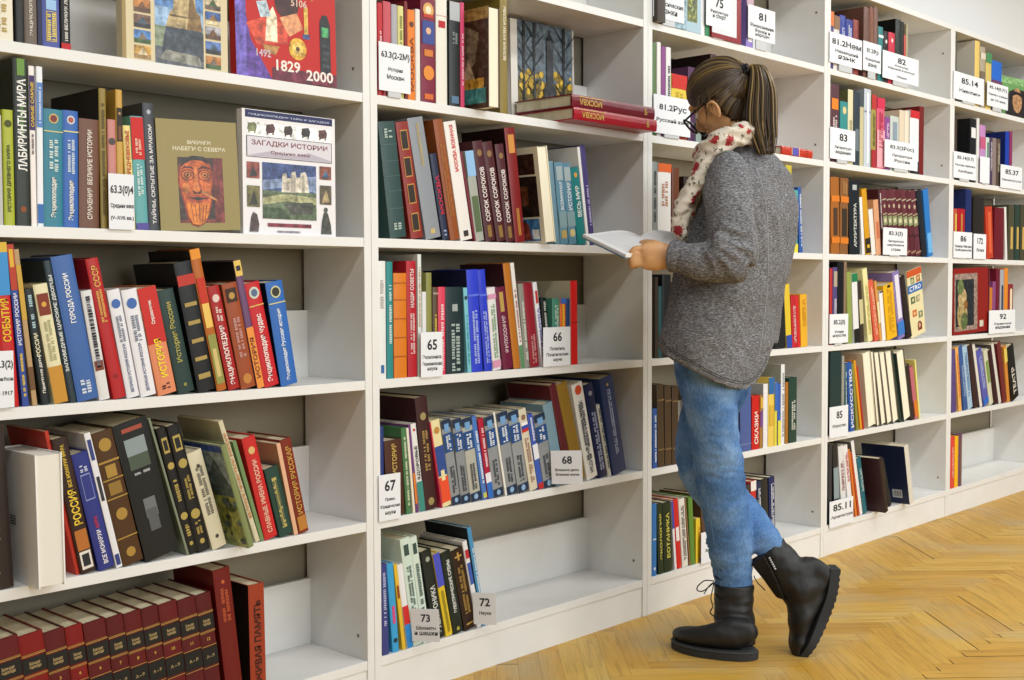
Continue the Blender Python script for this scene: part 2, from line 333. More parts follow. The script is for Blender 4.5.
BOOKS = [
(0, 'A', -0.8995, 0.005, 0.0461, 0.1564, 0.19, 0.0, 'e6e0cc', 'm:b59b52:.1:.9', 'tall cream book with faint gold spine lettering at left end, top shelf, left case'),
(0, 'A', -0.8492, 0.005, 0.0169, 0.1322, 0.165, 0.0, '1d1d1b', '', 'black book with a plain spine right of tall cream book, top shelf, left case'),
(0, 'A', -0.8316, 0.005, 0.0243, 0.132, 0.165, 0.0, '6b5e54', 't:ЭНЦИКЛОПЕДИЯ:ded8cc:.12:.85:.3', 'taupe brown book with pale title right of black book, top shelf, left case'),
(0, 'A', -0.8066, 0.005, 0.009, 0.1297, 0.165, 0.0, '1c2045', '', 'narrow navy book right of taupe brown book, top shelf, left case'),
(0, 'A', -0.7968, 0.005, 0.0337, 0.135, 0.165, 0.0, '4b559f', 'b:d0b84a:.08:.5:.6;b:4b559f:.09:.49:.48;m:e6d060:.1:.48;b:9cc4ea:.52:.66:.6', 'violet blue book with yellow ornament right of narrow navy book, top shelf, left case'),
(0, 'A', -0.7609, 0.005, 0.0194, 0.1345, 0.165, 0.0, '161414', 'b:c01a22:0:.085;t:1000 ВЕЛИКИХ ЛЮДЕЙ:e8e4de:.12:.9:.5', 'black book with red foot right of violet blue book, top shelf, left case'),
(0, 'B', -0.9011, 0.005, 0.0218, 0.2023, 0.165, 0.0, 'bdbdbb', '', 'grey book cut by frame at left end, second shelf, left case'),
(0, 'B', -0.8774, 0.005, 0.0198, 0.2133, 0.165, 0.0, 'a9b330', 't:ИСТОРИЯ ДРЕВНЕГО МИРА:30350f:.12:.7:.42;o:4a5010:.88:.7', 'lime green book with black title right of grey book, second shelf, left case'),
(0, 'B', -0.856, 0.005, 0.0288, 0.3103, 0.165, 0.0, '20281d', 't:ЛАБИРИНТЫ МИРА:f2f2ee:.33:.88:.62;b:6c9440:.9:1:.5;b:50733a:.55:.72:.25;o:8a4a20:.1:.4', 'tall black and green book with huge white title, second shelf, left case'),
(0, 'B', -0.8261, 0.005, 0.01, 0.2996, 0.165, 0.0, 'f0e9e6', 'b:3d2c66:.6:.94;t:САМЫЕ САМЫЕ:e8c83a:.62:.9:.6;m:6a5060:.45:.58', 'narrow white and purple book right of black and green book, second shelf, left case'),
(0, 'B', -0.8145, 0.005, 0.0113, 0.3004, 0.165, -0.0121, 'e9edf2', 'b:5b86c6:.62:.9;b:3a6db5:.02:.14;m:d2e0f2:.64:.88', 'narrow white and pale blue book right of white and purple book, second shelf, left case'),
(0, 'B', -0.802, 0.005, 0.0381, 0.223, 0.165, -0.0176, '2c7c93', 'b:cfc88a:.805:.815;o:c8b06a:.92:.5;o:7a3a3a:.92:.36;t:Энциклопедия:f0eee4:.08:.42:.5;m:c9dcd8:.47:.77', 'teal encyclopedia book with gold line right of and pale blue book, second shelf, left case'),
(0, 'B', -0.7631, 0.005, 0.0305, 0.2239, 0.165, -0.0152, '2d62b4', 'b:e0dc8a:.815:.825;o:c8d0da:.92:.55;o:b05a4a:.92:.36;t:Энциклопедия:f0eee4:.06:.4:.55;m:c9d8e8:.46:.75', 'royal blue encyclopedia book with gold line right of teal encyclopedia book, second shelf, left case'),
(0, 'B', -0.7309, 0.005, 0.0415, 0.2114, 0.165, -0.0163, '6b432e', 't:СРАЖЕНИЯ  ВЕЛИКИЕ ИСТОРИИ:e6ddd0:.08:.9:.28', 'brown book with white title right of royal blue encyclopedia book, second shelf, left case'),
(0, 'B', -0.6857, 0.005, 0.015, 0.2745, 0.2, 0.0, '907b38', 'm:5c4a1c:.1:.9;side=231a12', 'tall olive gold book with dark sides right of brown book, second shelf, left case'),
(0, 'B', -0.6684, 0.005, 0.0177, 0.2154, 0.165, 0.0, 'c6837c', 'o:50484a:.8:.8', 'rose pink short book right of tall olive gold book, second shelf, left case'),
(0, 'B', -0.6499, 0.005, 0.0143, 0.2758, 0.165, 0.0, 'c79d46', 'b:2c2418:.63:.87:.8;o:b88a5a:.83:.4;b:7a4a2a:.64:.74:.4', 'tall golden book with a saint on its spine, second shelf, left case'),
(0, 'B', -0.6272, 0.005, 0.0164, 0.2067, 0.165, 0.0398, 'ecd887', 't:СРЕДНЕВЕКОВЬЕ:b8341e:.5:.95:.6', 'pale yellow book with red title right of tall golden book, second shelf, left case'),
(0, 'B', -0.6094, 0.005, 0.0275, 0.2271, 0.165, 0.0449, '5fa5a8', 'b:c8201c:.62:.99;b:584f9e:0:.06;m:d8e8e4:.3:.58;m:e8c8b0:.66:.8', 'red topped teal book right of pale yellow book, second shelf, left case'),
(0, 'B', -0.581, 0.005, 0.0242, 0.2561, 0.165, 0.0425, '3d414a', 't:ТАЙНЫ, СКРЫТЫЕ ЗА МРАКОМ:e6e6e6:.05:.83:.5;o:aab0bc:.93:.4', 'charcoal book with long white title right of red topped teal book, second shelf, left case'),
(0, 'C', -0.8837, 0.005, 0.0265, 0.307, 0.165, 0.0591, 'c11d1d', 'b:3b8fd0:.68:.94;b:d8b23a:.94:1;t:СОБЫТИЯ:e8c020:.4:.66:.6', 'red book with blue top panel at left end, third shelf, left case'),
(0, 'C', -0.851, 0.005, 0.0126, 0.3045, 0.165, 0.0793, '2c4596', 'b:b43a24:.72:1;b:dcae30:.86:.97:.6;t:ИСТОРИЯ РОССИИ:e8e8f4:.38:.7:.6;m:e0c040:.05:.34', 'blue book with bright patterned top right of red book, third shelf, left case'),
(0, 'C', -0.8317, 0.005, 0.0095, 0.2961, 0.165, 0.102, 'b39468', 'b:6a4a2c:.1:.25;b:c8a03a:.55:.9', 'sandy photo book right of blue book, third shelf, left case'),
(0, 'C', -0.8135, 0.005, 0.0175, 0.2218, 0.165, 0.1392, '1a2427', 't:РОССИИ:e8dfbc:.42:.62:.5;t:Памятные даты:e8e4d8:.1:.42:.42;m:a8c8d0:.65:.95', 'black book with cream title right of sandy photo book, third shelf, left case'),
(0, 'C', -0.7888, 0.005, 0.0281, 0.2312, 0.165, 0.1619, 'e3dcb4', 'b:c48d2e:0:.31;b:7c2e14:.74:.92:.8;o:d8a040:.83:.35;m:a8a478:.36:.7', 'cream and ochre book with icons on top right of black book, third shelf, left case'),
(0, 'C', -0.7575, 0.005, 0.0148, 0.2774, 0.165, 0.1734, '2b3942', 't:ЗАПОВЕДНЫЕ ЦАРСКИЕ ДВОРЦЫ:dfe4e2:.22:.9:.55', 'slate blue book with silver title right of cream and ochre book, third shelf, left case'),
(0, 'C', -0.7407, 0.005, 0.0436, 0.2853, 0.17, 0.1743, '3b63a6', 't:ГОРОДА РОССИИ:f0f2f4:.54:.88:.42;m:cfd8e8:.05:.14', 'large blue book with white title right of slate blue book, third shelf, left case'),
(0, 'C', -0.6953, 0.005, 0.0223, 0.2186, 0.165, 0.1624, 'dcdcdc', 'm:6a6870:.3:.95;b:7a3a2a:.27:.36:.8;m:6a6870:.3:.95', 'white book with grey script right of large blue book, third shelf, left case'),
(0, 'C', -0.6649, 0.005, 0.0268, 0.283, 0.165, 0.1961, 'b11e21', 't:СССР:d8a850:.8:.95:.5;m:d8a850:.55:.78;o:8a1418:.16:.35', 'tall red book with gold title right of white book, third shelf, left case'),
(0, 'C', -0.6357, 0.005, 0.0273, 0.2203, 0.165, 0.1849, 'e4e4ea', 'o:4068b0:.87:.7;t:ВЕЛИКАЯ ИСТОРИЯ РОССИИ:3a4a78:.05:.5:.5;m:707888:.52:.76', 'white book with blue emblem, left twin right of tall red book, third shelf, left case'),
(0, 'C', -0.6047, 0.005, 0.0341, 0.2201, 0.165, 0.1837, 'e6e6ec', 'o:4068b0:.87:.65;t:ВЕЛИКАЯ ИСТОРИЯ РОССИИ:3a4a78:.05:.5:.5;m:707888:.52:.76', 'white book with blue emblem, right twin right of white book, third shelf, left case'),
(0, 'C', -0.5653, 0.005, 0.0422, 0.2237, 0.165, 0.2052, 'dd8a62', 'b:c5261f:.48:1;t:ИСТОРИЯ:f0dc30:.16:.52:.62;t:Справочник:f2e8e0:.66:.88:.4;m:502020:.05:.1', 'red and peach book with yellow title right of white book, third shelf, left case'),
(0, 'C', -0.5189, 0.005, 0.0383, 0.2199, 0.165, 0.2162, '243b38', 't:История России:a8a050:.3:.88:.42;o:8a8840:.08:.2', 'dark green book with gold title right of red and peach book, third shelf, left case'),
(0, 'C', -0.4715, 0.005, 0.0415, 0.2777, 0.165, 0.1988, '15171b', 'b:b83428:.82:.9;b:a89050:.66:.69:.7;b:a89050:.52:.55:.7;b:a89050:.38:.41:.7;b:a89050:.24:.27:.7;b:a89050:.1:.14:.7', 'black book with red band and gold ribs right of green book, third shelf, left case'),
(0, 'C', -0.4258, 0.005, 0.0239, 0.3072, 0.165, 0.2097, 'b2621e', 'b:e09028:.93:1;b:c03018:.62:.8:.8;b:e8c060:.45:.62:.7;b:90924a:.05:.4:.8;b:d0b878:.1:.3:.4;side=191515', 'tall fiery orange book with battle scene right of black book, third shelf, left case'),
(0, 'C', -0.3971, 0.005, 0.0291, 0.2286, 0.165, 0.2219, 'a5201f', 't:ЭНЦИКЛОПЕДИЯ:f0e4e0:.05:.62:.5;o:e0c8c0:.88:.6;m:e8d0c8:.66:.8;side=221818', 'red encyclopedia book with white title right of tall fiery orange book, third shelf, left case'),
(0, 'C', -0.3645, 0.005, 0.0376, 0.2331, 0.165, 0.2036, '9a4a27', 'b:3c2418:.82:.95:.7;o:b89048:.88:.4;o:c0803a:.09:.6;m:c09088:.3:.68', 'rust brown book with portrait panel right of red encyclopedia book, third shelf, left case'),
(0, 'C', -0.3239, 0.005, 0.018, 0.2848, 0.165, 0.2083, '6b4a70', 'b:e6913e:0:.48;b:e0c060:.88:1;b:30283a:.92:.96:.6;t:ИСТОРИЯ:7a3a1a:.08:.4:.6;side=1d1815', 'tall violet and orange book right of rust brown book, third shelf, left case'),
(0, 'C', -0.3033, 0.005, 0.038, 0.2349, 0.165, 0.2164, 'c3222a', 'o:c8d0c0:.9:.7;o:5a6a8a:.9:.45;b:d8c060:.775:.785;t:Энциклопедия чудес:f4e8e4:.05:.7:.5;side=301616', 'red encyclopedia book with round emblem right of violet and orange book, third shelf, left case'),
(0, 'C', -0.2598, 0.005, 0.0454, 0.2352, 0.165, 0.171, '2f68b8', 'o:c8c89a:.9:.6;o:30302a:.9:.45;b:d8d080:.79:.8;t:Энциклопедия Русская история:e6f0fa:.05:.74:.5;side=122038', 'bright blue encyclopedia book with round emblem right of red encyclopedia book, third shelf, left case'),
(0, 'D', -0.9328, 0.005, 0.0586, 0.3101, 0.165, 0.0429, '2d221f', 't:РОМАНОВЫ:a88a50:.3:.7:.3;o:b89a50:.1:.15', 'dark brown book cut by frame at left end, fourth shelf, left case'),
(0, 'D', -0.8504, -0.045, 0.0525, 0.2521, 0.17, 0.0126, 'e9e6de', 'fore;side=f0efee;decalL', 'thick white book with pages turned outward right of dark brown book, fourth shelf, left case'),
(0, 'D', -0.7476, 0.012, 0.0075, 0.2932, 0.165, 0.2022, 'b5301e', '', 'red book top behind white one right of thick white book, fourth shelf, left case'),
(0, 'D', -0.7399, 0.005, 0.0307, 0.2757, 0.165, 0.2022, '31201c', 't:РОССИЯ:e6c23a:.36:.62:.62;t:ВСЕ МОНАРХИ МИРА:e0bc40:.64:.95:.42;b:b06a28:.17:.32:.8;b:e0d8d0:.03:.16:.75;b:20242a:.05:.14:.5', 'dark book with yellow title right of red book, fourth shelf, left case'),
(0, 'D', -0.7027, 0.005, 0.0339, 0.2424, 0.165, 0.2239, '2b3580', 't:ВСЕ МОНАРХИ:eceaf0:.05:.34:.42;t:МИРА:c03040:.36:.46:.42;b:8a98c8:.6:.82:.6;b:2b3580:.61:.81:.54;m:c0c8e0:.84:.9', 'royal blue book with framed panel right of dark book, fourth shelf, left case'),
(0, 'D', -0.6659, 0.005, 0.0131, 0.2837, 0.165, 0.2294, 'e2e2e6', 'b:31407e:.8:.95:.6;b:31407e:.02:.1:.7;b:303038:.5:.68:.5', 'slim white book with blue marks right of royal blue book, fourth shelf, left case'),
(0, 'D', -0.6507, 0.005, 0.0453, 0.2808, 0.165, 0.2325, '4b3018', 'b:a8853a:.77:.785;b:a8853a:.64:.65;b:a8853a:.5:.51;b:a8853a:.2:.21;b:a8853a:.66:.75:.5;b:8f6f30:.53:.62:.6;o:a8853a:.9:.6;o:a8853a:.38:.55;o:a8853a:.09:.45', 'brown leather book with gold tooling right of slim white book, fourth shelf, left case'),
(0, 'D', -0.5997, 0.005, 0.0771, 0.2927, 0.165, 0.2428, '15191b', 'b:8a979a:.76:.88:.6;b:4a5648:.66:.76:.6;b:a04a38:.93:.96:.6;b:6c7072:.3:.44:.35;b:565a5c:.2:.36:.3;m:9a9ea0:.62:.65', 'wide black book with grey photo panel right of brown leather book, fourth shelf, left case'),
(0, 'D', -0.5056, 0.005, 0.0051, 0.3064, 0.165, 0.2826, '7b8570', '', 'slim sage green book right of wide black book, fourth shelf, left case'),
(0, 'D', -0.5003, 0.005, 0.022, 0.2808, 0.165, 0.2622, '17181b', 'b:b09a50:.8:.92:.6;b:17181b:.82:.9:.4;o:b09a50:.7:.7;m:b09a50:.42:.6;o:b09a50:.3:.75;m:b09a50:.14:.24;o:b09a50:.08:.4', 'black book with gold medallions, left one right of green book, fourth shelf, left case'),
(0, 'D', -0.4775, 0.005, 0.0292, 0.2826, 0.165, 0.2523, '18191c', 'b:b09a50:.8:.92:.6;b:18191c:.82:.9:.4;o:b09a50:.7:.7;m:b09a50:.42:.6;o:b09a50:.3:.75;m:b09a50:.14:.24;o:b09a50:.08:.4', 'black book with gold medallions, right one right of black book, fourth shelf, left case'),
(0, 'D', -0.4421, 0.005, 0.0353, 0.2209, 0.165, 0.2754, 'd9d2b6', 'm:6a6458:.35:.85;o:4a443c:.85:.25;o:4a443c:.12:.25', 'cream book with thin black lettering right of black book, fourth shelf, left case'),
(0, 'D', -0.38, -0.035, 0.0151, 0.2378, 0.2, 0.2852, '7f8a5a', 'decalP', 'thin picture book with painted landscape cover right of cream book, fourth shelf, left case'),
(0, 'D', -0.3335, 0.005, 0.0112, 0.2897, 0.165, 0.323, 'cfc7a8', 't:ВЕЛИКИЕ ПРАВИТЕЛИ РОССИИ:c0762a:.2:.9:.6', 'tall cream book with orange title right of thin picture book, fourth shelf, left case'),
(0, 'D', -0.3202, 0.005, 0.0092, 0.2387, 0.165, 0.2986, '6f8b5b', '', 'moss green book right of tall cream book, fourth shelf, left case'),
(0, 'D', -0.3083, 0.005, 0.0342, 0.2379, 0.165, 0.2456, 'c5282a', 'o:d8b070:.87:.5;t:СЛАВНЫЕ ИМЕНА РОССИИ:e8c0a8:.06:.78:.4', 'red book with gold crest right of moss green book, fourth shelf, left case'),
(0, 'D', -0.2677, 0.005, 0.0357, 0.1621, 0.165, 0.2526, '23443c', 'b:b8a860:.12:.85:.35;m:23443c:.14:.82', 'short dark green book right of red book, fourth shelf, left case'),
(0, 'D', -0.2293, 0.005, 0.0106, 0.2172, 0.165, 0.2167, 'dfae8c', 'side=b59a78', 'peach coloured book with tan sides right of short dark green book, fourth shelf, left case'),
(0, 'D', -0.2161, 0.005, 0.0284, 0.2239, 0.165, 0.2184, '7c2a1d', 't:ИСТОРИЯ РУССКАЯ:c89a48:.2:.92:.5;b:b87a30:.03:.18:.8', 'brick red book with gold title right of peach coloured book, fourth shelf, left case'),
(0, 'E', -0.8963, 0.005, 0.054, 0.2414, 0.165, 0.1134, '5e1119', 'vol:1', 'maroon volume cut by frame at left end, bottom shelf, left case'),
(0, 'E', -0.8414, 0.005, 0.0472, 0.2408, 0.165, 0.1134, '7c1016', 'vol:2', 'bright red volume numbered two right of maroon volume, bottom shelf, left case'),
(0, 'E', -0.7934, 0.005, 0.0422, 0.2376, 0.165, 0.1134, '58101a', 'vol:3', 'wine volume numbered three right of bright red volume, bottom shelf, left case'),
(0, 'E', -0.7497, 0.005, 0.0349, 0.2386, 0.165, 0.1134, '7a1017', 'vol:4', 'scarlet volume numbered four right of wine volume, bottom shelf, left case'),
(0, 'E', -0.7124, 0.005, 0.0464, 0.2382, 0.165, 0.1134, '5a1119', 'vol:6', 'dark maroon volume numbered six right of scarlet volume, bottom shelf, left case'),
(0, 'E', -0.664, 0.005, 0.0368, 0.2395, 0.165, 0.1134, '561019', 'vol:7', 'wine coloured volume numbered seven right of dark maroon volume, bottom shelf, left case'),
(0, 'E', -0.6256, 0.005, 0.0377, 0.2404, 0.165, 0.1134, '5c1119', 'vol:8', 'maroon volume numbered eight right of wine coloured volume, bottom shelf, left case'),
(0, 'E', -0.5862, 0.005, 0.0373, 0.2429, 0.165, 0.1134, '540f19', 'vol:9', 'deep maroon volume numbered nine right of maroon volume, bottom shelf, left case'),
(0, 'E', -0.5469, 0.005, 0.0421, 0.2437, 0.165, 0.1134, '60121a', 'vol:10', 'red maroon volume numbered ten right of deep maroon volume, bottom shelf, left case'),
(0, 'E', -0.5029, 0.005, 0.0423, 0.2442, 0.165, 0.1134, '56101a', 'vol:11', 'wine red volume numbered eleven right of red maroon volume, bottom shelf, left case'),
(0, 'E', -0.4592, 0.005, 0.037, 0.2466, 0.165, 0.1134, '541019', 'vol:12', 'plum volume numbered twelve right of wine red volume, bottom shelf, left case'),
(0, 'E', -0.4107, 0.005, 0.0417, 0.292, 0.165, 0.1134, '6a1616', 'm:b05030:.6:.85;o:c06030:.9:.2', 'very tall brick red volume right of plum volume, bottom shelf, left case'),
(0, 'E', -0.3505, 0.005, 0.0408, 0.2424, 0.165, 0.0146, '9b3a22', 't:ЖИВАЯ ПАМЯТЬ:3a1a14:.1:.85:.42;side=1c1512', 'rust orange book with dark title right of tall brick red volume, bottom shelf, left case'),
(1, 'A', 0.0303, 0.005, 0.0156, 0.2186, 0.165, 0.0, 'bd222c', 'm:e8c8c8:.3:.7', 'red book with white lettering at left end, top shelf, second case'),
(1, 'A', 0.0482, 0.005, 0.024, 0.2259, 0.165, 0.0, 'c2505c', '', 'rose red book right of red book, top shelf, second case'),
(1, 'A', 0.074, 0.005, 0.0184, 0.2227, 0.165, 0.0, 'aaa7b0', '', 'light grey book right of rose red book, top shelf, second case'),
(1, 'A', 0.0942, 0.005, 0.0186, 0.2225, 0.165, 0.0, 'd9d488', 'm:8a8a40:.5:.9', 'pale yellow book right of light grey book, top shelf, second case'),
(1, 'A', 0.1151, 0.005, 0.009, 0.2366, 0.165, 0.0, '7b1f1f', '', 'narrow dark red book right of pale yellow book, top shelf, second case'),
(1, 'A', 0.126, 0.005, 0.0237, 0.2188, 0.165, 0.0, 'e57f1c', 't:МОСКВА:8a3c14:.1:.7:.5;o:6a3c20:.84:.6', 'orange book with brown title right of narrow dark red book, top shelf, second case'),
(1, 'A', 0.1516, 0.005, 0.0154, 0.2238, 0.165, 0.0, 'e6e3dd', '', 'white book right of orange book, top shelf, second case'),
(1, 'A', 0.1694, 0.005, 0.0482, 0.2709, 0.165, 0.0, '7a1836', 'o:d8a860:.84:.75;o:f0e0c0:.84:.4;b:3a4a90:.53:.74:.85;o:e0b090:.65:.35;b:d07a30:.42:.48:.6;o:e08a30:.27:.75;b:d0682a:.03:.08:.6;b:c04028:.77:.8:.7', 'tall crimson book with gold medallions right of white book, top shelf, second case'),
(1, 'A', 0.2207, 0.005, 0.0377, 0.2889, 0.165, 0.0, 'e7e3d8', 'b:b8202a:.66:.72:.6;b:c89080:.76:.765', 'tall white book with red square right of tall crimson book, top shelf, second case'),
(1, 'A', 0.2662, 0.005, 0.0359, 0.2623, 0.165, 0.0, '2b3133', 'b:b3b7bc:.82:1;m:8a9496:.6:.72;b:5a7a9a:.03:.1:.7', 'black book with grey top right of tall white book, top shelf, second case'),
(1, 'A', 0.3048, 0.005, 0.0132, 0.2654, 0.165, 0.0, 'c9406a', 'm:f0c0d0:.2:.7', 'magenta book right of black book, top shelf, second case'),
(1, 'A', 0.3491, -0.05, 0.0422, 0.2555, 0.16, 0.0, 'e8e0cc', 'fore;side=5a4630;decalQ', 'worn book with pages turned outward right of magenta book, top shelf, second case'),
(1, 'A', 0.4515, 0.005, 0.0277, 0.311, 0.19, 0.0, '8a7733', 't:ВЕЛИКИЕ МУЗЕИ МОСКВЫ:ece6cc:.45:.9:.5', 'tall olive gold book with white title right of worn book, top shelf, second case'),
(1, 'B', 0.0652, 0.005, 0.0523, 0.2797, 0.165, 0.1291, '2f4a49', 'b:4f6a68:.8:.805;b:4f6a68:.66:.665;b:4f6a68:.53:.535;b:4f6a68:.4:.405;b:4f6a68:.25:.255;m:a8b8b0:.86:.95;m:a8b8b0:.07:.14', 'dark green leather book at left end, second shelf, second case'),
(1, 'B', 0.1328, 0.005, 0.0404, 0.2854, 0.165, 0.1708, '8b2a22', 'b:c08a40:.76:.93:.6;b:2c2018:.77:.92:.5;b:c08a40:.53:.7:.6;b:2c2018:.54:.69:.5;b:c08a40:.3:.47:.6;b:2c2018:.31:.46:.5;b:c08a40:.06:.22:.6;b:2c2018:.07:.21:.5', 'red book with dark gilded panels right of dark green leather book, second shelf, second case'),
(1, 'B', 0.1834, 0.005, 0.0507, 0.3006, 0.165, 0.2028, '8b9099', 't:МОСКОВСКИЙ КРЕМЛЬ:c8b060:.6:.95:.4;b:c8b070:.04:.08:.3', 'tall grey book with gold title right of red book, second shelf, second case'),
(1, 'B', 0.2398, 0.005, 0.0226, 0.2178, 0.165, 0.2015, '232c49', 't:МОСКВА:c02838:.3:.75:.6;m:a0b0d0:.05:.15;side=0f1424', 'navy book with red title right of tall grey book, second shelf, second case'),
(1, 'B', 0.2675, 0.005, 0.0322, 0.3048, 0.165, 0.1942, '8f4b1f', 'm:a86a30:.2:.8', 'brown leather book right of navy book, second shelf, second case'),
(1, 'B', 0.3035, 0.005, 0.0422, 0.3028, 0.165, 0.1957, 'e8e4e0', 't:МОСКВА ВОЕННАЯ:d02a20:.58:.97:.65;b:30302c:.03:.08:.4', 'white book with red title right of brown leather book, second shelf, second case'),
(1, 'B', 0.3517, 0.005, 0.0062, 0.2322, 0.165, 0.2173, '7a2132', '', 'narrow claret book right of white book, second shelf, second case'),
(1, 'B', 0.3587, 0.005, 0.0305, 0.233, 0.165, 0.1762, 'a4a89f', 'b:8fbbe4:.72:1;b:586a48:.1:.5:.7', 'photo book with sky blue top right of narrow claret book, second shelf, second case'),
(1, 'B', 0.3954, 0.005, 0.0359, 0.2616, 0.165, 0.1872, '4a1b23', 't:СОРОК СОРОКОВ:e8e0dc:.2:.74:.45;b:8a6a30:.04:.16:.4;o:8a6a40:.88:.5', 'plum book with white title, first of three right of photo book, second shelf, second case'),
(1, 'B', 0.4378, 0.005, 0.0356, 0.2634, 0.165, 0.209, '4b1c22', 't:СОРОК СОРОКОВ:e8e0dc:.2:.74:.45;b:8a6a30:.04:.16:.4;o:8a6a40:.88:.5', 'plum book with white title, second of three right of plum book, second shelf, second case'),
(1, 'B', 0.4737, 0.005, 0.032, 0.2601, 0.165, 0.1677, '4c1c24', 't:СОРОК СОРОКОВ:e8e0dc:.2:.74:.45;b:8a6a30:.04:.16:.4;o:8a6a40:.88:.5', 'plum book with white title, third of three right of plum book, second shelf, second case'),
(1, 'B', 0.5086, 0.005, 0.0388, 0.3056, 0.165, 0.1393, '7d1b1e', 'b:c88a3c:.78:.94:.6;b:a8702c:.06:.3:.3;side=2a1012', 'tall deep red book right of plum book, second shelf, second case'),
(1, 'B', 0.6018, -0.02, 0.0405, 0.2627, 0.16, 0.137, 'e6dfc4', 'fore;side=efe7d0;decalR', 'cream book with pages turned outward right of tall deep red book, second shelf, second case'),
(1, 'B', 0.6731, 0.005, 0.0182, 0.23, 0.165, 0.1326, '6c8ea0', '', 'narrow grey blue volume right of cream book, second shelf, second case'),
(1, 'B', 0.6941, 0.005, 0.0325, 0.2279, 0.165, 0.1201, '5f8ba2', 'b:a0b0b4:.78:.95:.8;t:ВСЕМИРНАЯ:dfe8ec:.42:.76:.5;b:b09a5a:.07:.17:.7;b:7e9aa2:.2:.4', 'grey blue volume with picture foot right of narrow grey blue volume, second shelf, second case'),
(1, 'B', 0.731, 0.005, 0.0332, 0.2284, 0.165, 0.1376, '5b879e', 'b:a0b0b4:.78:.95:.8;t:ИСТОРИЯ:dfe8ec:.42:.76:.5;o:c8b880:.14:.7;b:7e9aa2:.22:.4', 'blue grey volume with picture foot right of grey blue volume, second shelf, second case'),
(1, 'B', 0.7691, 0.005, 0.036, 0.2188, 0.165, 0.159, '1f7a7c', 't:ВЕСЬ МИР:e8eeea:.36:.76:.6;o:d89a48:.9:.4', 'teal book with white title right of blue grey volume, second shelf, second case'),
(1, 'B', 0.8083, 0.005, 0.0109, 0.2802, 0.165, 0.1588, 'e9e9ea', '', 'slim white book right of teal book, second shelf, second case'),
(1, 'B', 0.8222, 0.005, 0.0221, 0.2859, 0.165, 0.1567, '4a4079', 'm:b8b0d8:.2:.6', 'slim purple book right of slim white book, second shelf, second case'),
(1, 'C', 0.0235, 0.005, 0.0255, 0.2846, 0.165, 0.0, 'e4e7e7', 'm:b8b0b0:.6:.85;b:3a6aa8:.05:.12:.4', 'white book with faint marks at left end, third shelf, second case'),
(1, 'C', 0.0518, 0.005, 0.0198, 0.2834, 0.165, 0.0, '2a8a8b', 'm:c8e0dc:.3:.8', 'teal book with white lettering right of white book, third shelf, second case'),
(1, 'C', 0.0744, 0.005, 0.0416, 0.2559, 0.165, 0.0, 'd87b20', 'b:a8541a:.9:.91;b:a8541a:.74:.75;b:a8541a:.56:.57;b:a8541a:.38:.39;b:a8541a:.2:.21', 'orange book with brown grid right of teal book, third shelf, second case'),
(1, 'C', 0.1197, 0.005, 0.0307, 0.2858, 0.165, 0.0132, 'b41d2c', 't:НАШИ СОВЕТЫ:e8d8d8:.6:.93:.4;m:e0c0c0:.2:.55', 'crimson book with white title right of orange book, third shelf, second case'),
(1, 'C', 0.1526, 0.005, 0.0118, 0.3026, 0.165, 0.0, 'd8e0dc', 'm:c09860:.4:.9', 'slim pale book with colourful edge right of crimson book, third shelf, second case'),
(1, 'C', 0.1675, 0.005, 0.0127, 0.21, 0.165, 0.0, 'dfe1e2', '', 'slim white short book right of slim pale book, third shelf, second case'),
(1, 'C', 0.1816, 0.005, 0.0188, 0.2576, 0.165, 0.0, '8b8b4b', '', 'olive green book right of slim white short book, third shelf, second case'),
(1, 'C', 0.2035, 0.005, 0.0167, 0.2208, 0.165, 0.0, '5b4a3c', 'm:d8b840:.1:.7;b:a89a88:.92:.94', 'brown book with yellow title right of olive green book, third shelf, second case'),
(1, 'C', 0.2225, 0.005, 0.0246, 0.2218, 0.165, 0.0, 'da425c', 'm:f0c8d0:.05:.8', 'coral pink book right of brown book, third shelf, second case'),
(1, 'C', 0.2509, 0.005, 0.0628, 0.2213, 0.165, 0.0164, '1c3035', 'm:9fb0ac:.03:.6;b:a0a8a8:.72:.8:.3', 'wide dark teal book right of coral pink book, third shelf, second case'),
(1, 'C', 0.3254, 0.005, 0.0137, 0.2197, 0.165, 0.0703, '79c0d0', 'o:30404a:.88:.8;m:3a90a8:.1:.7', 'slim cyan book right of wide dark teal book, third shelf, second case'),
(1, 'C', 0.3418, 0.005, 0.0398, 0.2655, 0.165, 0.0735, '2e40d0', 'm:a8b8f0:.08:.6;b:5a70e0:.74:.76;side=0a0f3a', 'cobalt blue volume, left of pair right of slim cyan book, third shelf, second case'),
(1, 'C', 0.3889, 0.005, 0.0283, 0.2665, 0.165, 0.1001, '2c3ecc', 'm:a8b8f0:.08:.6;b:5a70e0:.74:.76', 'cobalt blue volume, right of pair right of cobalt blue volume, third shelf, second case'),
(1, 'C', 0.4199, 0.005, 0.031, 0.2197, 0.165, 0.104, 'e2e0e2', 'b:d898b8:.86:.92;b:d898b8:.03:.12;m:70a070:.15:.8', 'white book with pink bands right of cobalt blue volume, third shelf, second case'),
(1, 'C', 0.4599, 0.005, 0.0375, 0.2205, 0.165, 0.1444, '6b1b3b', 't:ФИЛОСОФИЯ:d8c0c8:.2:.65:.4;b:b89a50:.7:.94:.4', 'wine purple book right of white book, third shelf, second case'),
(1, 'C', 0.5004, 0.005, 0.0259, 0.2855, 0.165, 0.1459, 'b8701f', 'side=3a1a18', 'ochre orange tall book right of wine purple book, third shelf, second case'),
(1, 'C', 0.5284, 0.005, 0.014, 0.2877, 0.165, 0.147, 'e8e6e0', 'b:5a8a60:0:.22;m:a04050:.25:.75', 'slim white and green book right of ochre orange tall book, third shelf, second case'),
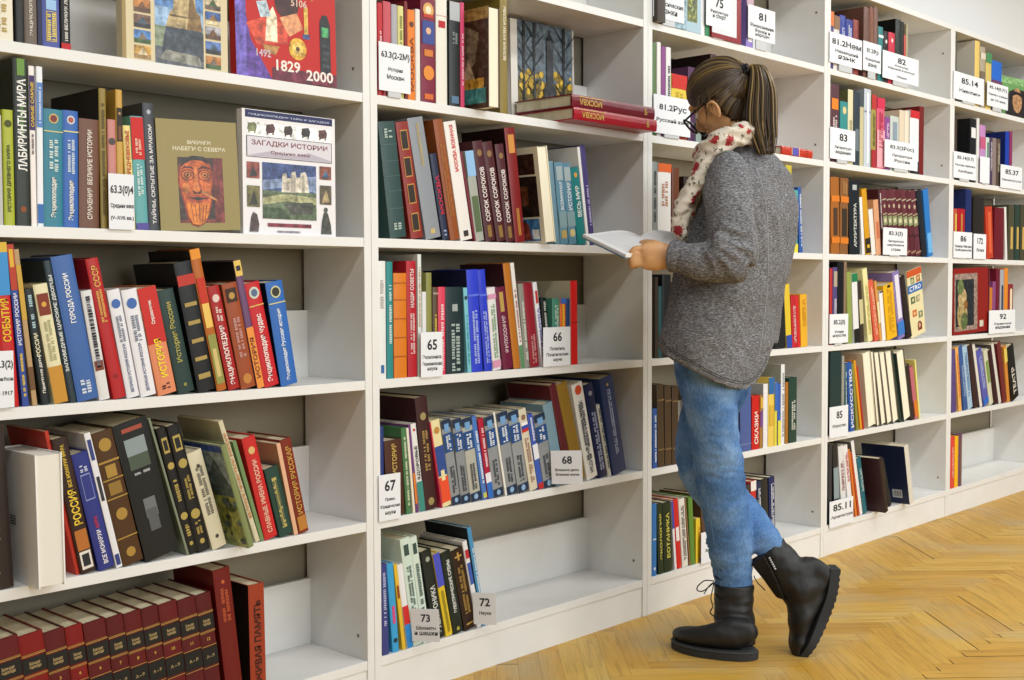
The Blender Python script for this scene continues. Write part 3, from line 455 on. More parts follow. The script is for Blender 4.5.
(1, 'C', 0.5452, 0.005, 0.0195, 0.2302, 0.165, 0.1181, '8e8e86', 'm:d8d8d0:.1:.8', 'slim grey book right of white and green book, third shelf, second case'),
(1, 'C', 0.5675, 0.005, 0.0358, 0.2317, 0.165, 0.1303, '8f1d2d', 'm:c89090:.05:.4', 'crimson book with gold letters right of slim grey book, third shelf, second case'),
(1, 'C', 0.6134, 0.005, 0.0173, 0.2354, 0.165, 0.1608, 'e6e6f0', 't:ЭКОНОМИКА:4a5ab8:.05:.7:.5;b:c03030:.75:.9:.5', 'white book with blue title right of crimson book, third shelf, second case'),
(1, 'C', 0.6329, 0.005, 0.022, 0.1905, 0.165, 0.1219, '141b1a', 'm:c0c8c0:.5:.95', 'black short book behind card right of white book, third shelf, second case'),
(1, 'C', 0.6579, 0.005, 0.0309, 0.1886, 0.165, 0.0, '4a8b78', 'm:c8e0d0:.5:.9', 'sea green short book right of black short book, third shelf, second case'),
(1, 'C', 0.6907, 0.005, 0.0237, 0.1883, 0.165, 0.0, 'e8702a', 'b:3a6ac0:.92:1;m:f0d040:.5:.9', 'orange short book right of sea green short book, third shelf, second case'),
(1, 'C', 0.7173, 0.005, 0.0144, 0.188, 0.165, 0.0, '22407a', '', 'navy short slim book right of orange short book, third shelf, second case'),
(1, 'C', 0.7384, 0.005, 0.0291, 0.2377, 0.165, 0.0143, 'd92222', 'side=b9b7a0;b:8a1010:.5:.51', 'bright red slim book with pale cover right of slim book, third shelf, second case'),
(1, 'D', 0.023, 0.005, 0.0159, 0.2255, 0.165, 0.0, '2a3b7b', '', 'navy book behind card at left end, fourth shelf, second case'),
(1, 'D', 0.0497, 0.005, 0.0558, 0.1876, 0.165, 0.0495, '4b2b22', 't:ИСТОРИЯ:c8a858:.55:.95:.5', 'brown book with gold title right of navy book, fourth shelf, second case'),
(1, 'D', 0.1111, 0.005, 0.0162, 0.2156, 0.165, 0.0775, '4a7b50', 'm:d0d8b8:.1:.9', 'slim green book right of brown book, fourth shelf, second case'),
(1, 'D', 0.1324, 0.005, 0.0073, 0.2146, 0.165, 0.0993, 'e5e0cd', '', 'slim cream book right of slim green book, fourth shelf, second case'),
(1, 'D', 0.1421, 0.005, 0.0073, 0.2223, 0.165, 0.1094, '6b3b7b', 'b:d87a30:.1:.45', 'slim purple and orange book right of slim cream book, fourth shelf, second case'),
(1, 'D', 0.1545, 0.005, 0.0187, 0.2236, 0.165, 0.1325, 'e6e6e4', 't:ЗДОРОВЬЕ:202020:.36:.75:.55;b:3a8a80:0:.34;o:c02850:.93:.4', 'white book with black title right of purple and orange book, fourth shelf, second case'),
(1, 'D', 0.1756, 0.005, 0.0399, 0.2867, 0.2, 0.1208, '3c1d21', 'o:9a8a5a:.83:.5;o:9a8a5a:.07:.5;m:a88a50:.35:.7', 'tall dark maroon book with gold emblems right of white book, fourth shelf, second case'),
(1, 'D', 0.2291, 0.005, 0.0048, 0.2232, 0.165, 0.1797, 'c02a48', '', 'thin crimson book right of tall dark maroon book, fourth shelf, second case'),
(1, 'D', 0.2341, 0.005, 0.0307, 0.227, 0.165, 0.1797, 'e8dca8', 'b:2c4a90:.36:.7;b:e8502a:.05:.34;b:e8dca8:.3:.42:.4;o:c08a40:.88:.6', 'cream book with blue and orange blocks right of thin crimson book, fourth shelf, second case'),
(1, 'D', 0.2677, 0.005, 0.0311, 0.2249, 0.165, 0.1759, '8f9397', 'med', 'grey medical volume, first from left right of cream book, fourth shelf, second case'),
(1, 'D', 0.3017, 0.005, 0.0317, 0.2232, 0.165, 0.1558, '8b8f94', 'med', 'grey medical volume, second from left right of grey medical volume, fourth shelf, second case'),
(1, 'D', 0.3363, 0.005, 0.0371, 0.2224, 0.165, 0.1631, 'b3b3a8', 'med', 'pale grey medical volume, third from left right of grey medical volume, fourth shelf, second case'),
(1, 'D', 0.3798, 0.005, 0.0177, 0.2264, 0.165, 0.1891, '4b79c2', 'm:e8f0f8:.2:.85;b:c8c860:.02:.08:.7', 'sky blue book right of pale grey medical volume, fourth shelf, second case'),
(1, 'D', 0.3995, 0.005, 0.0198, 0.2177, 0.165, 0.1765, 'b0183a', 'b:2c6ac0:0:.2;b:e8e8f0:.2:.32;m:f0d0d8:.4:.9', 'crimson and blue book right of sky blue book, fourth shelf, second case'),
(1, 'D', 0.4222, 0.005, 0.0359, 0.22, 0.165, 0.1768, '8e9296', 'med', 'grey medical volume, fourth from left right of crimson and blue book, fourth shelf, second case'),
(1, 'D', 0.4649, 0.005, 0.0071, 0.2331, 0.165, 0.2038, 'e8e6df', '', 'slim white book right of grey medical volume, fourth shelf, second case'),
(1, 'D', 0.4722, 0.005, 0.0399, 0.2269, 0.165, 0.1797, '909498', 'med', 'grey medical volume, fifth from left right of slim white book, fourth shelf, second case'),
(1, 'D', 0.5172, 0.005, 0.041, 0.2268, 0.165, 0.192, '94989a', 'med', 'grey medical volume, sixth from left right of grey medical volume, fourth shelf, second case'),
(1, 'D', 0.5645, 0.005, 0.0316, 0.231, 0.165, 0.2162, 'd8d0ba', 'b:f0f0f0:.8:.84:.8;b:2a4ab0:.76:.8:.8;b:c82828:.72:.76:.8;o:8a6a50:.9:.5;m:a0705a:.1:.65', 'cream book with flag right of grey medical volume, fourth shelf, second case'),
(1, 'D', 0.5987, 0.005, 0.0206, 0.2152, 0.165, 0.2115, '3a5ab8', 'b:c02a30:0:.08;b:e8e8f0:.4:.6;m:e0e4f0:.65:.95', 'blue book with red foot right of cream book, fourth shelf, second case'),
(1, 'D', 0.6225, 0.005, 0.0445, 0.2102, 0.165, 0.2148, '8b8f93', 'med', 'grey medical volume, last on right right of blue book, fourth shelf, second case'),
(1, 'D', 0.6735, 0.005, 0.039, 0.2399, 0.165, 0.2391, '7a99a9', '', 'steel blue tall book right of grey medical volume, fourth shelf, second case'),
(1, 'D', 0.7225, 0.005, 0.0294, 0.2953, 0.165, 0.2718, '5d2025', '', 'maroon tall book right of steel blue tall book, fourth shelf, second case'),
(1, 'D', 0.7577, 0.005, 0.0449, 0.2952, 0.165, 0.2871, '8b6b26', '', 'dark ochre tall book right of maroon tall book, fourth shelf, second case'),
(1, 'D', 0.8095, 0.005, 0.0478, 0.2881, 0.165, 0.2497, 'dedcd6', 'o:c84a28:.93:.6;t:МЕДИЦИНСКИЙ СПРАВОЧНИК:5a5a60:.06:.82:.42;m:404048:.2:.8', 'white book with red circle right of dark ochre tall book, fourth shelf, second case'),
(1, 'D', 0.8639, 0.005, 0.0379, 0.2841, 0.165, 0.2455, '1f2549', 'm:a8b0d0:.08:.7;o:8a8a9a:.9:.4', 'navy narrow book right of white book, fourth shelf, second case'),
(1, 'D', 0.9061, 0.005, 0.0151, 0.2216, 0.165, 0.257, 'c8cac0', 'm:202420:.1:.95', 'slim black and white book right of navy narrow book, fourth shelf, second case'),
(1, 'D', 0.9312, 0.005, 0.062, 0.2969, 0.2, 0.2301, '2c3b65', 'm:a8b4d0:.2:.88:.2;o:c0a050:.92:.15', 'large navy book right of black and white book, fourth shelf, second case'),
(1, 'E', 0.0295, 0.005, 0.0216, 0.2247, 0.165, 0.0268, '3b4180', 'm:b0b4d8:.3:.9', 'indigo slim book at left end, bottom shelf, second case'),
(1, 'E', 0.0629, 0.005, 0.0206, 0.2222, 0.165, 0.0805, '3aa0d8', 'b:d84a80:.32:.52:.4;o:203040:.13:.6', 'sky blue book with pink mark right of indigo slim book, bottom shelf, second case'),
(1, 'E', 0.0938, 0.005, 0.011, 0.2189, 0.165, 0.1258, 'e0b831', 'b:8a3a20:.6:.75:.6', 'yellow slim book right of sky blue book, bottom shelf, second case'),
(1, 'E', 0.1101, 0.005, 0.0189, 0.216, 0.165, 0.1495, 'e8e8ea', 'b:d02a28:.28:.5;b:2c8ad8:0:.28', 'white red and blue book right of yellow slim book, bottom shelf, second case'),
(1, 'E', 0.132, 0.005, 0.0309, 0.278, 0.165, 0.1582, 'cfe0d4', 'b:3a504a:.84:.94:.5;m:405850:.3:.75', 'mint white book, left of pair right of red and blue book, bottom shelf, second case'),
(1, 'E', 0.166, 0.005, 0.0242, 0.2781, 0.165, 0.1677, 'd2e2d6', 'b:3a504a:.84:.94:.5;m:405850:.3:.75', 'mint white book, right of pair right of mint white book, bottom shelf, second case'),
(1, 'E', 0.2052, 0.005, 0.0345, 0.2366, 0.165, 0.2037, '1c2422', 't:ЭЛЕКТРОНИКА:d8dcd4:.06:.6:.5;o:a0a898:.9:.4', 'black book with white title right of mint white book, bottom shelf, second case'),
(1, 'E', 0.2441, 0.005, 0.023, 0.2251, 0.165, 0.2152, 'e0c130', 'b:4a52c0:.6:1;m:8a7a20:.05:.55', 'blue and yellow book right of black book, bottom shelf, second case'),
(1, 'E', 0.2705, 0.005, 0.0346, 0.2218, 0.165, 0.2048, '18241f', 't:ЭЛЕКТРИЧЕСКИЕ СХЕМЫ:eef0ec:.25:.9:.55;o:a8a040:.05:.3', 'black book with bold white title right of blue and yellow book, bottom shelf, second case'),
(1, 'E', 0.3108, 0.005, 0.0417, 0.222, 0.165, 0.2262, '2d1b15', 'b:b89448:.9:.92:.6;b:b89448:.86:.96:.15;b:b89448:.06:.08:.6;m:a08040:.2:.8', 'dark brown book with gold crosses right of black book, bottom shelf, second case'),
(1, 'E', 0.3566, 0.005, 0.0164, 0.2415, 0.165, 0.2246, 'e6e6ea', 'b:c02838:.8:.9:.7;b:3a5ab0:.5:.75:.7', 'white book with blue and red marks right of dark brown book, bottom shelf, second case'),
(1, 'E', 0.3754, 0.005, 0.0147, 0.2743, 0.165, 0.2021, '4a91c1', 'm:d8e8f0:.1:.8;side=141e24', 'tall light blue book right of white book, bottom shelf, second case'),
(2, 'A', 1.1171, 0.005, 0.0209, 0.28, 0.165, 0.0, '5c7a4a', '', "green and brown slim book at left end, second shelf, reader's case"),
(2, 'A', 1.1425, 0.005, 0.0196, 0.2854, 0.165, 0.0, 'e8e4e2', '', "white slim book, left one right of and brown slim book, second shelf, reader's case"),
(2, 'A', 1.1651, 0.005, 0.0213, 0.2761, 0.165, 0.0, '8a4a8a', '', "mauve slim book right of white slim book, second shelf, reader's case"),
(2, 'A', 1.1894, 0.005, 0.0246, 0.2769, 0.165, 0.0, 'e6e6e6', 'm:30303a:.3:.8', "white slim book with black dots right of mauve slim book, second shelf, reader's case"),
(2, 'A', 1.2171, 0.005, 0.0817, 0.1998, 0.165, 0.0, 'e1c94b', 'b:c8281e:.78:1;m:c0a030:.5:.75;b:a04020:0:.1', "yellow book with red top right of white slim book, second shelf, reader's case"),
(2, 'A', 1.3068, 0.005, 0.0371, 0.232, 0.165, 0.0, '4f2a52', '', "dark purple book right of yellow book, second shelf, reader's case"),
(2, 'A', 1.3504, 0.005, 0.0295, 0.2071, 0.165, 0.0, '8a9a98', '', "grey green slim book right of dark purple book, second shelf, reader's case"),
(2, 'A', 1.4296, 0.005, 0.0371, 0.2889, 0.165, 0.0, '451826', 'side=1a0c10', "tall dark maroon book with black side right of slim book, second shelf, reader's case"),
(2, 'B', 1.1195, 0.005, 0.024, 0.2615, 0.165, 0.0, '8f9694', 'm:202428:.3:.9', "grey book with black marks at left end, third shelf, reader's case"),
(2, 'B', 1.1481, 0.005, 0.0674, 0.2591, 0.165, 0.0, 'ecebea', 'b:d8601e:.9:1;b:1c1c20:0:.06;m:c08a70:.5:.8', "white book with orange top right of grey book, third shelf, reader's case"),
(2, 'B', 1.2216, 0.005, 0.0376, 0.2507, 0.165, 0.0, '6b3b25', '', "brown book right of white book, third shelf, reader's case"),
(2, 'B', 1.2846, 0.005, 0.0563, 0.2275, 0.165, 0.0, '30241e', '', "dark brown short book right of brown book, third shelf, reader's case"),
(2, 'B', 1.8994, 0.005, 0.04, 0.3057, 0.165, 0.0, 'c8b83a', '', "yellow slim book half hidden right of dark brown short book, third shelf, reader's case"),
(2, 'B', 1.9495, 0.005, 0.033, 0.2214, 0.165, 0.0, '5ab0a8', 'b:e0d840:0:.14;side=4a9ab0', "turquoise and yellow slim book right of yellow slim book, third shelf, reader's case"),
(2, 'B', 1.9981, 0.005, 0.0218, 0.2338, 0.165, 0.0701, '2b5aa9', 'm:d8e4f0:.1:.9', "blue slim book with white dots right of and yellow slim book, third shelf, reader's case"),
(2, 'C', 1.1343, 0.005, 0.0136, 0.2496, 0.165, 0.0, '3c3024', '', "dark brown slim book at left end, fourth shelf, reader's case"),
(2, 'C', 1.1507, 0.005, 0.0192, 0.2212, 0.165, 0.0, '2a5a60', '', "dark teal slim book right of dark brown slim book, fourth shelf, reader's case"),
(2, 'C', 1.1726, 0.005, 0.0445, 0.2579, 0.165, 0.0, '191d22', '', "black book right of dark teal slim book, fourth shelf, reader's case"),
(2, 'C', 1.2213, 0.005, 0.041, 0.2334, 0.165, 0.0, 'c8442a', '', "orange red book right of black book, fourth shelf, reader's case"),
(2, 'C', 1.8419, 0.005, 0.0665, 0.1977, 0.165, 0.0735, '1f2224', '', "black slanting book right of orange red book, fourth shelf, reader's case"),
(2, 'C', 1.9121, 0.005, 0.0366, 0.2261, 0.165, 0.0899, 'e0c43a', 'b:2c4aa8:0:.2', "yellow book with blue foot right of black slanting book, fourth shelf, reader's case"),
(2, 'C', 1.954, 0.005, 0.0331, 0.1866, 0.165, 0.0811, 'c02630', 'm:e8d0d0:.1:.8', "red book with white lettering right of yellow book, fourth shelf, reader's case"),
(2, 'C', 1.9902, 0.005, 0.02, 0.1866, 0.165, 0.096, 'd02a28', '', "bright red slim book right of red book, fourth shelf, reader's case"),
(2, 'C', 2.0129, 0.005, 0.0469, 0.1897, 0.165, 0.0548, 'e8b030', 'm:c88a20:.4:.9', "amber yellow book right of bright red slim book, fourth shelf, reader's case"),
(2, 'D', 1.1264, 0.005, 0.0208, 0.1845, 0.165, 0.0132, '2d5cab', 'm:e0e8f4:.1:.9', "blue book with white letters at left end, fifth shelf, reader's case"),
(2, 'D', 1.151, 0.005, 0.0345, 0.2569, 0.165, 0.0254, '4a3a2a', 'b:7a6240:.8:.82;b:7a6240:.2:.22', "brown volume, left one right of blue book, fifth shelf, reader's case"),
(2, 'D', 1.1894, 0.005, 0.0331, 0.2509, 0.165, 0.0191, '4c3b2a', 'b:7a6240:.8:.82;b:7a6240:.2:.22', "brown volume, middle one right of brown volume, fifth shelf, reader's case"),
(2, 'D', 1.2264, 0.005, 0.0336, 0.2462, 0.165, 0.0121, '493829', 'b:7a6240:.8:.82;b:7a6240:.2:.22', "brown volume, right one right of brown volume, fifth shelf, reader's case"),
(2, 'D', 1.551, 0.005, 0.0537, 0.2285, 0.165, 0.0, '56422c', '', "brown volume behind the legs right of brown volume, fifth shelf, reader's case"),
(2, 'D', 1.6177, 0.005, 0.0661, 0.2292, 0.165, 0.0185, '4b609b', 'b:8090b8:.1:.11', "wide slate blue book right of brown volume, fifth shelf, reader's case"),
(2, 'D', 1.6883, 0.005, 0.0473, 0.1849, 0.165, 0.0, 'c8201e', 't:СКАЗКИ:f4e8e0:.1:.7:.5', "red book with white title right of wide slate blue book, fifth shelf, reader's case"),
(2, 'D', 1.7389, 0.005, 0.0171, 0.1851, 0.165, 0.0, 'a8783a', 'b:7a4a90:.4:.7;b:d8a840:.75:.95', "multicoloured slim book right of red book, fifth shelf, reader's case"),
(2, 'D', 1.7606, 0.005, 0.0288, 0.2215, 0.165, 0.0, 'e8e8ea', 'side=a8acae', "white book with grey side right of multicoloured slim book, fifth shelf, reader's case"),
(2, 'D', 1.7929, 0.005, 0.0373, 0.2411, 0.165, 0.0, 'e6c860', 'b:2c68a8:.76:1;b:d8b040:.3:.6:.7', "yellow book with blue top right of white book, fifth shelf, reader's case"),
(2, 'D', 1.8337, 0.005, 0.0177, 0.2233, 0.165, 0.0, 'dccf4a', 'b:3a6ac0:.55:1', "lemon slim book right of yellow book, fifth shelf, reader's case"),
(2, 'D', 1.8537, 0.005, 0.0202, 0.2158, 0.165, 0.0, '3460b8', 'b:e0d84a:0:.4', "blue slim book right of lemon slim book, fifth shelf, reader's case"),
(2, 'D', 1.8763, 0.005, 0.0251, 0.283, 0.2, 0.0, 'e8e8ea', 'm:909098:.1:.9;side=a0a4a0', "tall white book with grey letters right of blue slim book, fifth shelf, reader's case"),
(2, 'D', 1.9062, 0.005, 0.0205, 0.2189, 0.165, 0.0, 'a8702a', '', "tan brown book right of tall white book, fifth shelf, reader's case"),
(2, 'D', 1.9316, 0.005, 0.0539, 0.2331, 0.165, 0.0, '24433a', 'm:c8ccc0:.2:.65', "dark green thick book right of tan brown book, fifth shelf, reader's case"),
(2, 'E', 1.1203, 0.005, 0.0243, 0.2238, 0.165, 0.0, '2d78c0', 'o:f0f0f0:.1:.4;b:d8e0e8:.5:.52:.6', "sky blue book with white dot at left end, bottom shelf, reader's case"),
(2, 'E', 1.1553, 0.005, 0.0274, 0.222, 0.165, 0.048, '1c3222', 't:ЭКОЛОГИЯ:d8d060:.2:.85:.4', "dark green book with yellow title, left of pair, bottom shelf, reader's case"),
(2, 'E', 1.1865, 0.005, 0.0425, 0.2204, 0.165, 0.0541, '1b3020', 't:БОТАНИКА:d8d060:.2:.85:.4', "dark green book with yellow title, right of pair, bottom shelf, reader's case"),
(2, 'E', 1.2395, 0.005, 0.0106, 0.2212, 0.165, 0.0978, 'e6e6ea', 'b:3a4aa8:.6:1', "slim white and blue book right of dark green book, bottom shelf, reader's case"),
(2, 'E', 1.251, 0.005, 0.0275, 0.2237, 0.165, 0.1006, 'cf2426', 'b:f0e8e4:.4:.6:.6', "red and white book right of white and blue book, bottom shelf, reader's case"),
(2, 'E', 1.2825, 0.005, 0.0322, 0.2211, 0.165, 0.1033, 'e4e0d8', 'm:5a4a40:.1:.9', "white book with dark script right of red and white book, bottom shelf, reader's case"),
(2, 'E', 1.3205, 0.005, 0.0061, 0.2217, 0.165, 0.1282, '8f6a48', '', "thin tan book right of white book, bottom shelf, reader's case"),
(2, 'E', 1.3293, 0.005, 0.0236, 0.2212, 0.165, 0.0762, '5f8a3a', '', "leaf green book right of thin tan book, bottom shelf, reader's case"),
(2, 'E', 1.3556, 0.005, 0.0106, 0.1464, 0.165, 0.0, 'e8cc3a', '', "thin yellow book right of leaf green book, bottom shelf, reader's case"),
(2, 'E', 1.3763, 0.005, 0.0114, 0.1464, 0.165, 0.0683, 'e6c434', 'b:2a4ab0:0:.12;m:c83a20:.3:.8', "yellow book with blue foot right of thin yellow book, bottom shelf, reader's case"),
(2, 'E', 1.3982, 0.005, 0.0269, 0.22, 0.165, 0.0792, '5c4030', '', "brown book behind card right of yellow book, bottom shelf, reader's case"),
(2, 'E', 1.6367, 0.005, 0.0413, 0.2188, 0.165, 0.0, '3a3a3c', '', "charcoal book behind the leg right of brown book, bottom shelf, reader's case"),
(2, 'E', 1.692, 0.005, 0.0339, 0.2275, 0.165, 0.055, 'c8322c', 'b:e8e4e0:.85:1', "red and white book near boot right of charcoal book, bottom shelf, reader's case"),
(2, 'E', 1.7305, 0.005, 0.0273, 0.2209, 0.165, 0.0514, '1e2c50', 'm:e0e4ea:.3:.9', "navy book with white spine dots right of red and white book, bottom shelf, reader's case"),
(2, 'E', 1.7625, 0.005, 0.0431, 0.2261, 0.165, 0.0715, '22262a', '', "black book near boot right of navy book, bottom shelf, reader's case"),
(2, 'E', 1.8087, 0.005, 0.0375, 0.2278, 0.165, 0.0454, '1c2a5c', 'm:d8dce8:.1:.9', "navy book with white edge marks right of black book, bottom shelf, reader's case"),
(2, 'Z', 1.111, -0.02, 0.04, 0.1485, 0.165, 0.0, '3a3026', '', "dark brown book behind card at left end, top shelf, reader's case"),
(2, 'Z', 1.177, 0.005, 0.0342, 0.1577, 0.165, 0.0, '2a7480', '', "teal book right of dark brown book, top shelf, reader's case"),
(2, 'Z', 1.2133, 0.005, 0.0249, 0.1613, 0.165, 0.0, 'a8683a', '', "orange brown book right of teal book, top shelf, reader's case"),
(2, 'Z', 1.3693, 0.005, 0.027, 0.2154, 0.165, 0.0, 'ebebee', '', "slim white book right of orange brown book, top shelf, reader's case"),
(2, 'Z', 1.4009, 0.005, 0.0349, 0.1954, 0.165, 0.0, '3f8a60', '', "green book behind card right of slim white book, top shelf, reader's case"),
(2, 'Z', 1.4388, 0.005, 0.0236, 0.2088, 0.165, 0.0, '39284e', '', "dark violet book behind card right of green book, top shelf, reader's case"),
(2, 'Z', 1.6395, 0.005, 0.0423, 0.1942, 0.165, 0.0, '8f7cc8', 'b:c8a8b8:.6:.9;b:f0f0f4:.1:.4:.6', "lilac book right of dark violet book, top shelf, reader's case"),
(3, 'A', 2.209, 0.005, 0.0689, 0.2868, 0.19, 0.0, '5c3a42', 'b:e8821e:.68:.82:.7;m:d8c8c8:.3:.6', 'plum brown book with orange square at left end, second shelf, fourth case'),
(3, 'A', 2.2869, 0.005, 0.0569, 0.231, 0.165, 0.0, '3a8f90', 'o:e0c890:.86:.5', 'turquoise short book right of plum brown book, second shelf, fourth case'),
(3, 'A', 2.3461, 0.005, 0.0405, 0.2811, 0.165, 0.0, 'ded8b4', 'm:a8a080:.3:.6;side=6a6a48', 'cream tall book right of turquoise short book, second shelf, fourth case'),
(3, 'A', 2.3924, 0.005, 0.047, 0.2771, 0.165, 0.0, '34404a', 'b:6a7680:.2:.5:.6', 'dark slate book right of cream tall book, second shelf, fourth case'),
(3, 'A', 2.4429, 0.005, 0.0297, 0.2255, 0.165, 0.0, 'c8c09a', '', 'pale tan book right of dark slate book, second shelf, fourth case'),
(3, 'A', 2.475, 0.005, 0.0543, 0.2987, 0.165, 0.0, 'c4ccd8', 'b:7a8aa0:.7:.72;b:eef0f4:.05:.95:.3;side=93a2b4', 'pale blue grey tall book right of pale tan book, second shelf, fourth case'),
(3, 'A', 2.5342, 0.005, 0.038, 0.2829, 0.165, 0.0, 'a89a50', 'b:b83030:.8:1;b:a82a30:0:.25;m:5a5a30:.3:.75', 'olive book with red ends right of blue grey tall book, second shelf, fourth case'),
(3, 'A', 2.5796, 0.005, 0.0649, 0.2766, 0.165, 0.0, 'd8607c', 'b:d02a50:.85:1;b:e8a8b4:.02:.55;m:a82a48:.3:.8', 'pink book with white foot right of olive book, second shelf, fourth case'),
(3, 'A', 2.647, 0.005, 0.0444, 0.2066, 0.165, 0.0, '8a4a90', 'm:e0c8e0:.4:.9', 'purple short book right of pink book, second shelf, fourth case'),
(3, 'A', 2.6953, 0.005, 0.0751, 0.2171, 0.165, 0.0, 'c8d0cc', 'b:8a9aa8:.4:.9:.5', 'pale grey short book right of purple short book, second shelf, fourth case'),
(3, 'A', 2.7756, 0.005, 0.0462, 0.2484, 0.165, 0.0, 'ddcfb8', '', 'cream book, left of two right of pale grey short book, second shelf, fourth case'),
(3, 'A', 2.8244, 0.005, 0.0361, 0.2505, 0.165, 0.0, 'e8dcc8', 'b:c88a70:.05:.1', 'ivory book, right of two right of cream book, second shelf, fourth case'),
(3, 'A', 2.8713, 0.005, 0.0819, 0.2582, 0.165, 0.0, 'ecedf0', 'b:c8202a:.88:1;b:30303a:0:.2', 'white book with red top right of ivory book, second shelf, fourth case'),
(3, 'A', 2.9587, 0.005, 0.0418, 0.2822, 0.165, 0.0, '74201f', '', 'dark red tall book right of white book, second shelf, fourth case'),
(3, 'B', 2.2279, 0.005, 0.0615, 0.2847, 0.165, 0.0323, 'a5652a', 'b:d87a20:.68:.76;b:d87a20:.14:.22;b:4a3428:.24:.6:.5', 'brown banded volume, left one at left end, third shelf, fourth case'),
(3, 'B', 2.2929, 0.005, 0.0617, 0.2862, 0.165, 0.0, '8a5c34', 'b:d87a20:.68:.76;b:d87a20:.14:.22;b:33291f:.24:.6:.6;m:b08850:.8:.95', 'brown banded volume, right one right of brown banded volume, third shelf, fourth case'),
(3, 'B', 2.369, 0.005, 0.0828, 0.2778, 0.165, 0.0417, '1c2228', 't:АРХИТЕКТУРА:d8dcd8:.1:.7:.3;b:b0b8b8:.88:.95:.4', 'black book with white title right of brown banded volume, third shelf, fourth case'),
(3, 'B', 2.4715, 0.005, 0.021, 0.2221, 0.165, 0.1292, 'e8e8ea', '', 'slim white book right of black book, third shelf, fourth case'),
(3, 'B', 2.5019, 0.005, 0.0396, 0.2556, 0.165, 0.1689, 'd29a20', 'b:2a2418:.02:.25;b:d8b028:.1:.15:.5', 'mustard yellow book right of slim white book, third shelf, fourth case'),
(3, 'B', 2.5498, 0.005, 0.0339, 0.1787, 0.165, 0.1852, 'e8e4e0', '', 'white short book right of mustard yellow book, third shelf, fourth case'),
(3, 'B', 2.588, 0.005, 0.0408, 0.2168, 0.165, 0.1467, 'd8a07a', 'b:c87050:.3:.6:.5', 'peach book right of white short book, third shelf, fourth case'),
(3, 'B', 2.6343, 0.005, 0.0175, 0.2621, 0.165, 0.1365, '4a2028', 'm:e8e0e0:.4:.95', 'thin maroon book with white title right of peach book, third shelf, fourth case'),
(3, 'B', 2.6598, 0.005, 0.0387, 0.2614, 0.165, 0.1616, '64303a', 'mar', 'maroon volume, first of the set right of thin maroon book, third shelf, fourth case'),
(3, 'B', 2.7085, 0.005, 0.035, 0.2641, 0.165, 0.1968, '5e2a34', 'mar', 'maroon volume, second of the set right of maroon volume, third shelf, fourth case'),
(3, 'B', 2.747, 0.005, 0.0437, 0.2675, 0.165, 0.2025, '64303a', 'mar', 'maroon volume, third of the set right of maroon volume, third shelf, fourth case'),
(3, 'B', 2.7955, 0.005, 0.0455, 0.2678, 0.165, 0.2154, '5c2830', 'mar', 'maroon volume, fourth of the set right of maroon volume, third shelf, fourth case'),
(3, 'B', 2.8461, 0.005, 0.0408, 0.2701, 0.165, 0.2172, '66323a', 'mar', 'maroon volume, fifth of the set right of maroon volume, third shelf, fourth case'),
(3, 'B', 2.892, 0.005, 0.044, 0.2719, 0.165, 0.2291, '5a262e', 'mar', 'maroon volume, sixth of the set right of maroon volume, third shelf, fourth case'),
(3, 'B', 2.9399, 0.005, 0.0459, 0.2735, 0.165, 0.2314, '62303a', 'mar', 'maroon volume, last of the set right of maroon volume, third shelf, fourth case'),
(3, 'B', 2.9983, 0.005, 0.048, 0.2802, 0.165, 0.2405, '20242c', '', 'black glossy book right of maroon volume, third shelf, fourth case'),
(3, 'B', 3.052, 0.005, 0.0506, 0.2842, 0.165, 0.1964, '2f78c4', 'b:6ab0e8:.05:.35:.8', 'blue tall book right of black glossy book, third shelf, fourth case'),
(3, 'C', 2.2203, 0.005, 0.0178, 0.2852, 0.165, 0.0, 'b8322c', '', 'red slim book at left end, fourth shelf, fourth case'),
(3, 'C', 2.2414, 0.005, 0.0325, 0.2892, 0.165, 0.0, '544a80', 'b:b0a090:.75:.95:.8;m:e8e4f0:.1:.6', 'violet book with photo top right of red slim book, fourth shelf, fourth case'),
(3, 'C', 2.2762, 0.005, 0.0478, 0.311, 0.165, 0.0, '15171b', '', 'tall black book right of violet book, fourth shelf, fourth case'),
(3, 'C', 2.3274, 0.005, 0.0207, 0.311, 0.165, 0.0, '8a7258', '', 'slim brown book right of tall black book, fourth shelf, fourth case'),
(3, 'C', 2.361, 0.005, 0.0347, 0.2727, 0.165, 0.048, '8fa050', '', 'green and yellow book right of slim brown book, fourth shelf, fourth case'),
(3, 'C', 2.4113, 0.005, 0.0432, 0.2663, 0.165, 0.0984, 'e6e6e8', 'b:1a7a4c:.88:1;b:18181a:0:.2', 'white book with green top right of green and yellow book, fourth shelf, fourth case'),
(3, 'C', 2.4637, 0.005, 0.0305, 0.2385, 0.165, 0.1293, '3a3028', 'b:c8c090:.3:.7', 'dark illustrated short book right of white book, fourth shelf, fourth case'),
(3, 'C', 2.525, 0.005, 0.0386, 0.2884, 0.165, 0.1885, 'e8e2a8', 'm:c0a850:.1:.8', 'pale yellow tall book right of dark illustrated short book, fourth shelf, fourth case'),
(3, 'C', 2.5816, 0.005, 0.0387, 0.2441, 0.165, 0.2544, 'd86048', 'm:f0c0a0:.1:.9', 'coral book with orange edge right of pale yellow tall book, fourth shelf, fourth case'),
(3, 'C', 2.6253, 0.005, 0.0185, 0.2423, 0.165, 0.2234, 'd89a50', 'b:e8dcb0:.3:.65', 'orange and cream slim book right of coral book, fourth shelf, fourth case'),
(3, 'C', 2.648, 0.005, 0.0288, 0.1989, 0.165, 0.1806, 'ececec', 'b:201c1c:.97:1', 'white slim short book right of and cream slim book, fourth shelf, fourth case'),
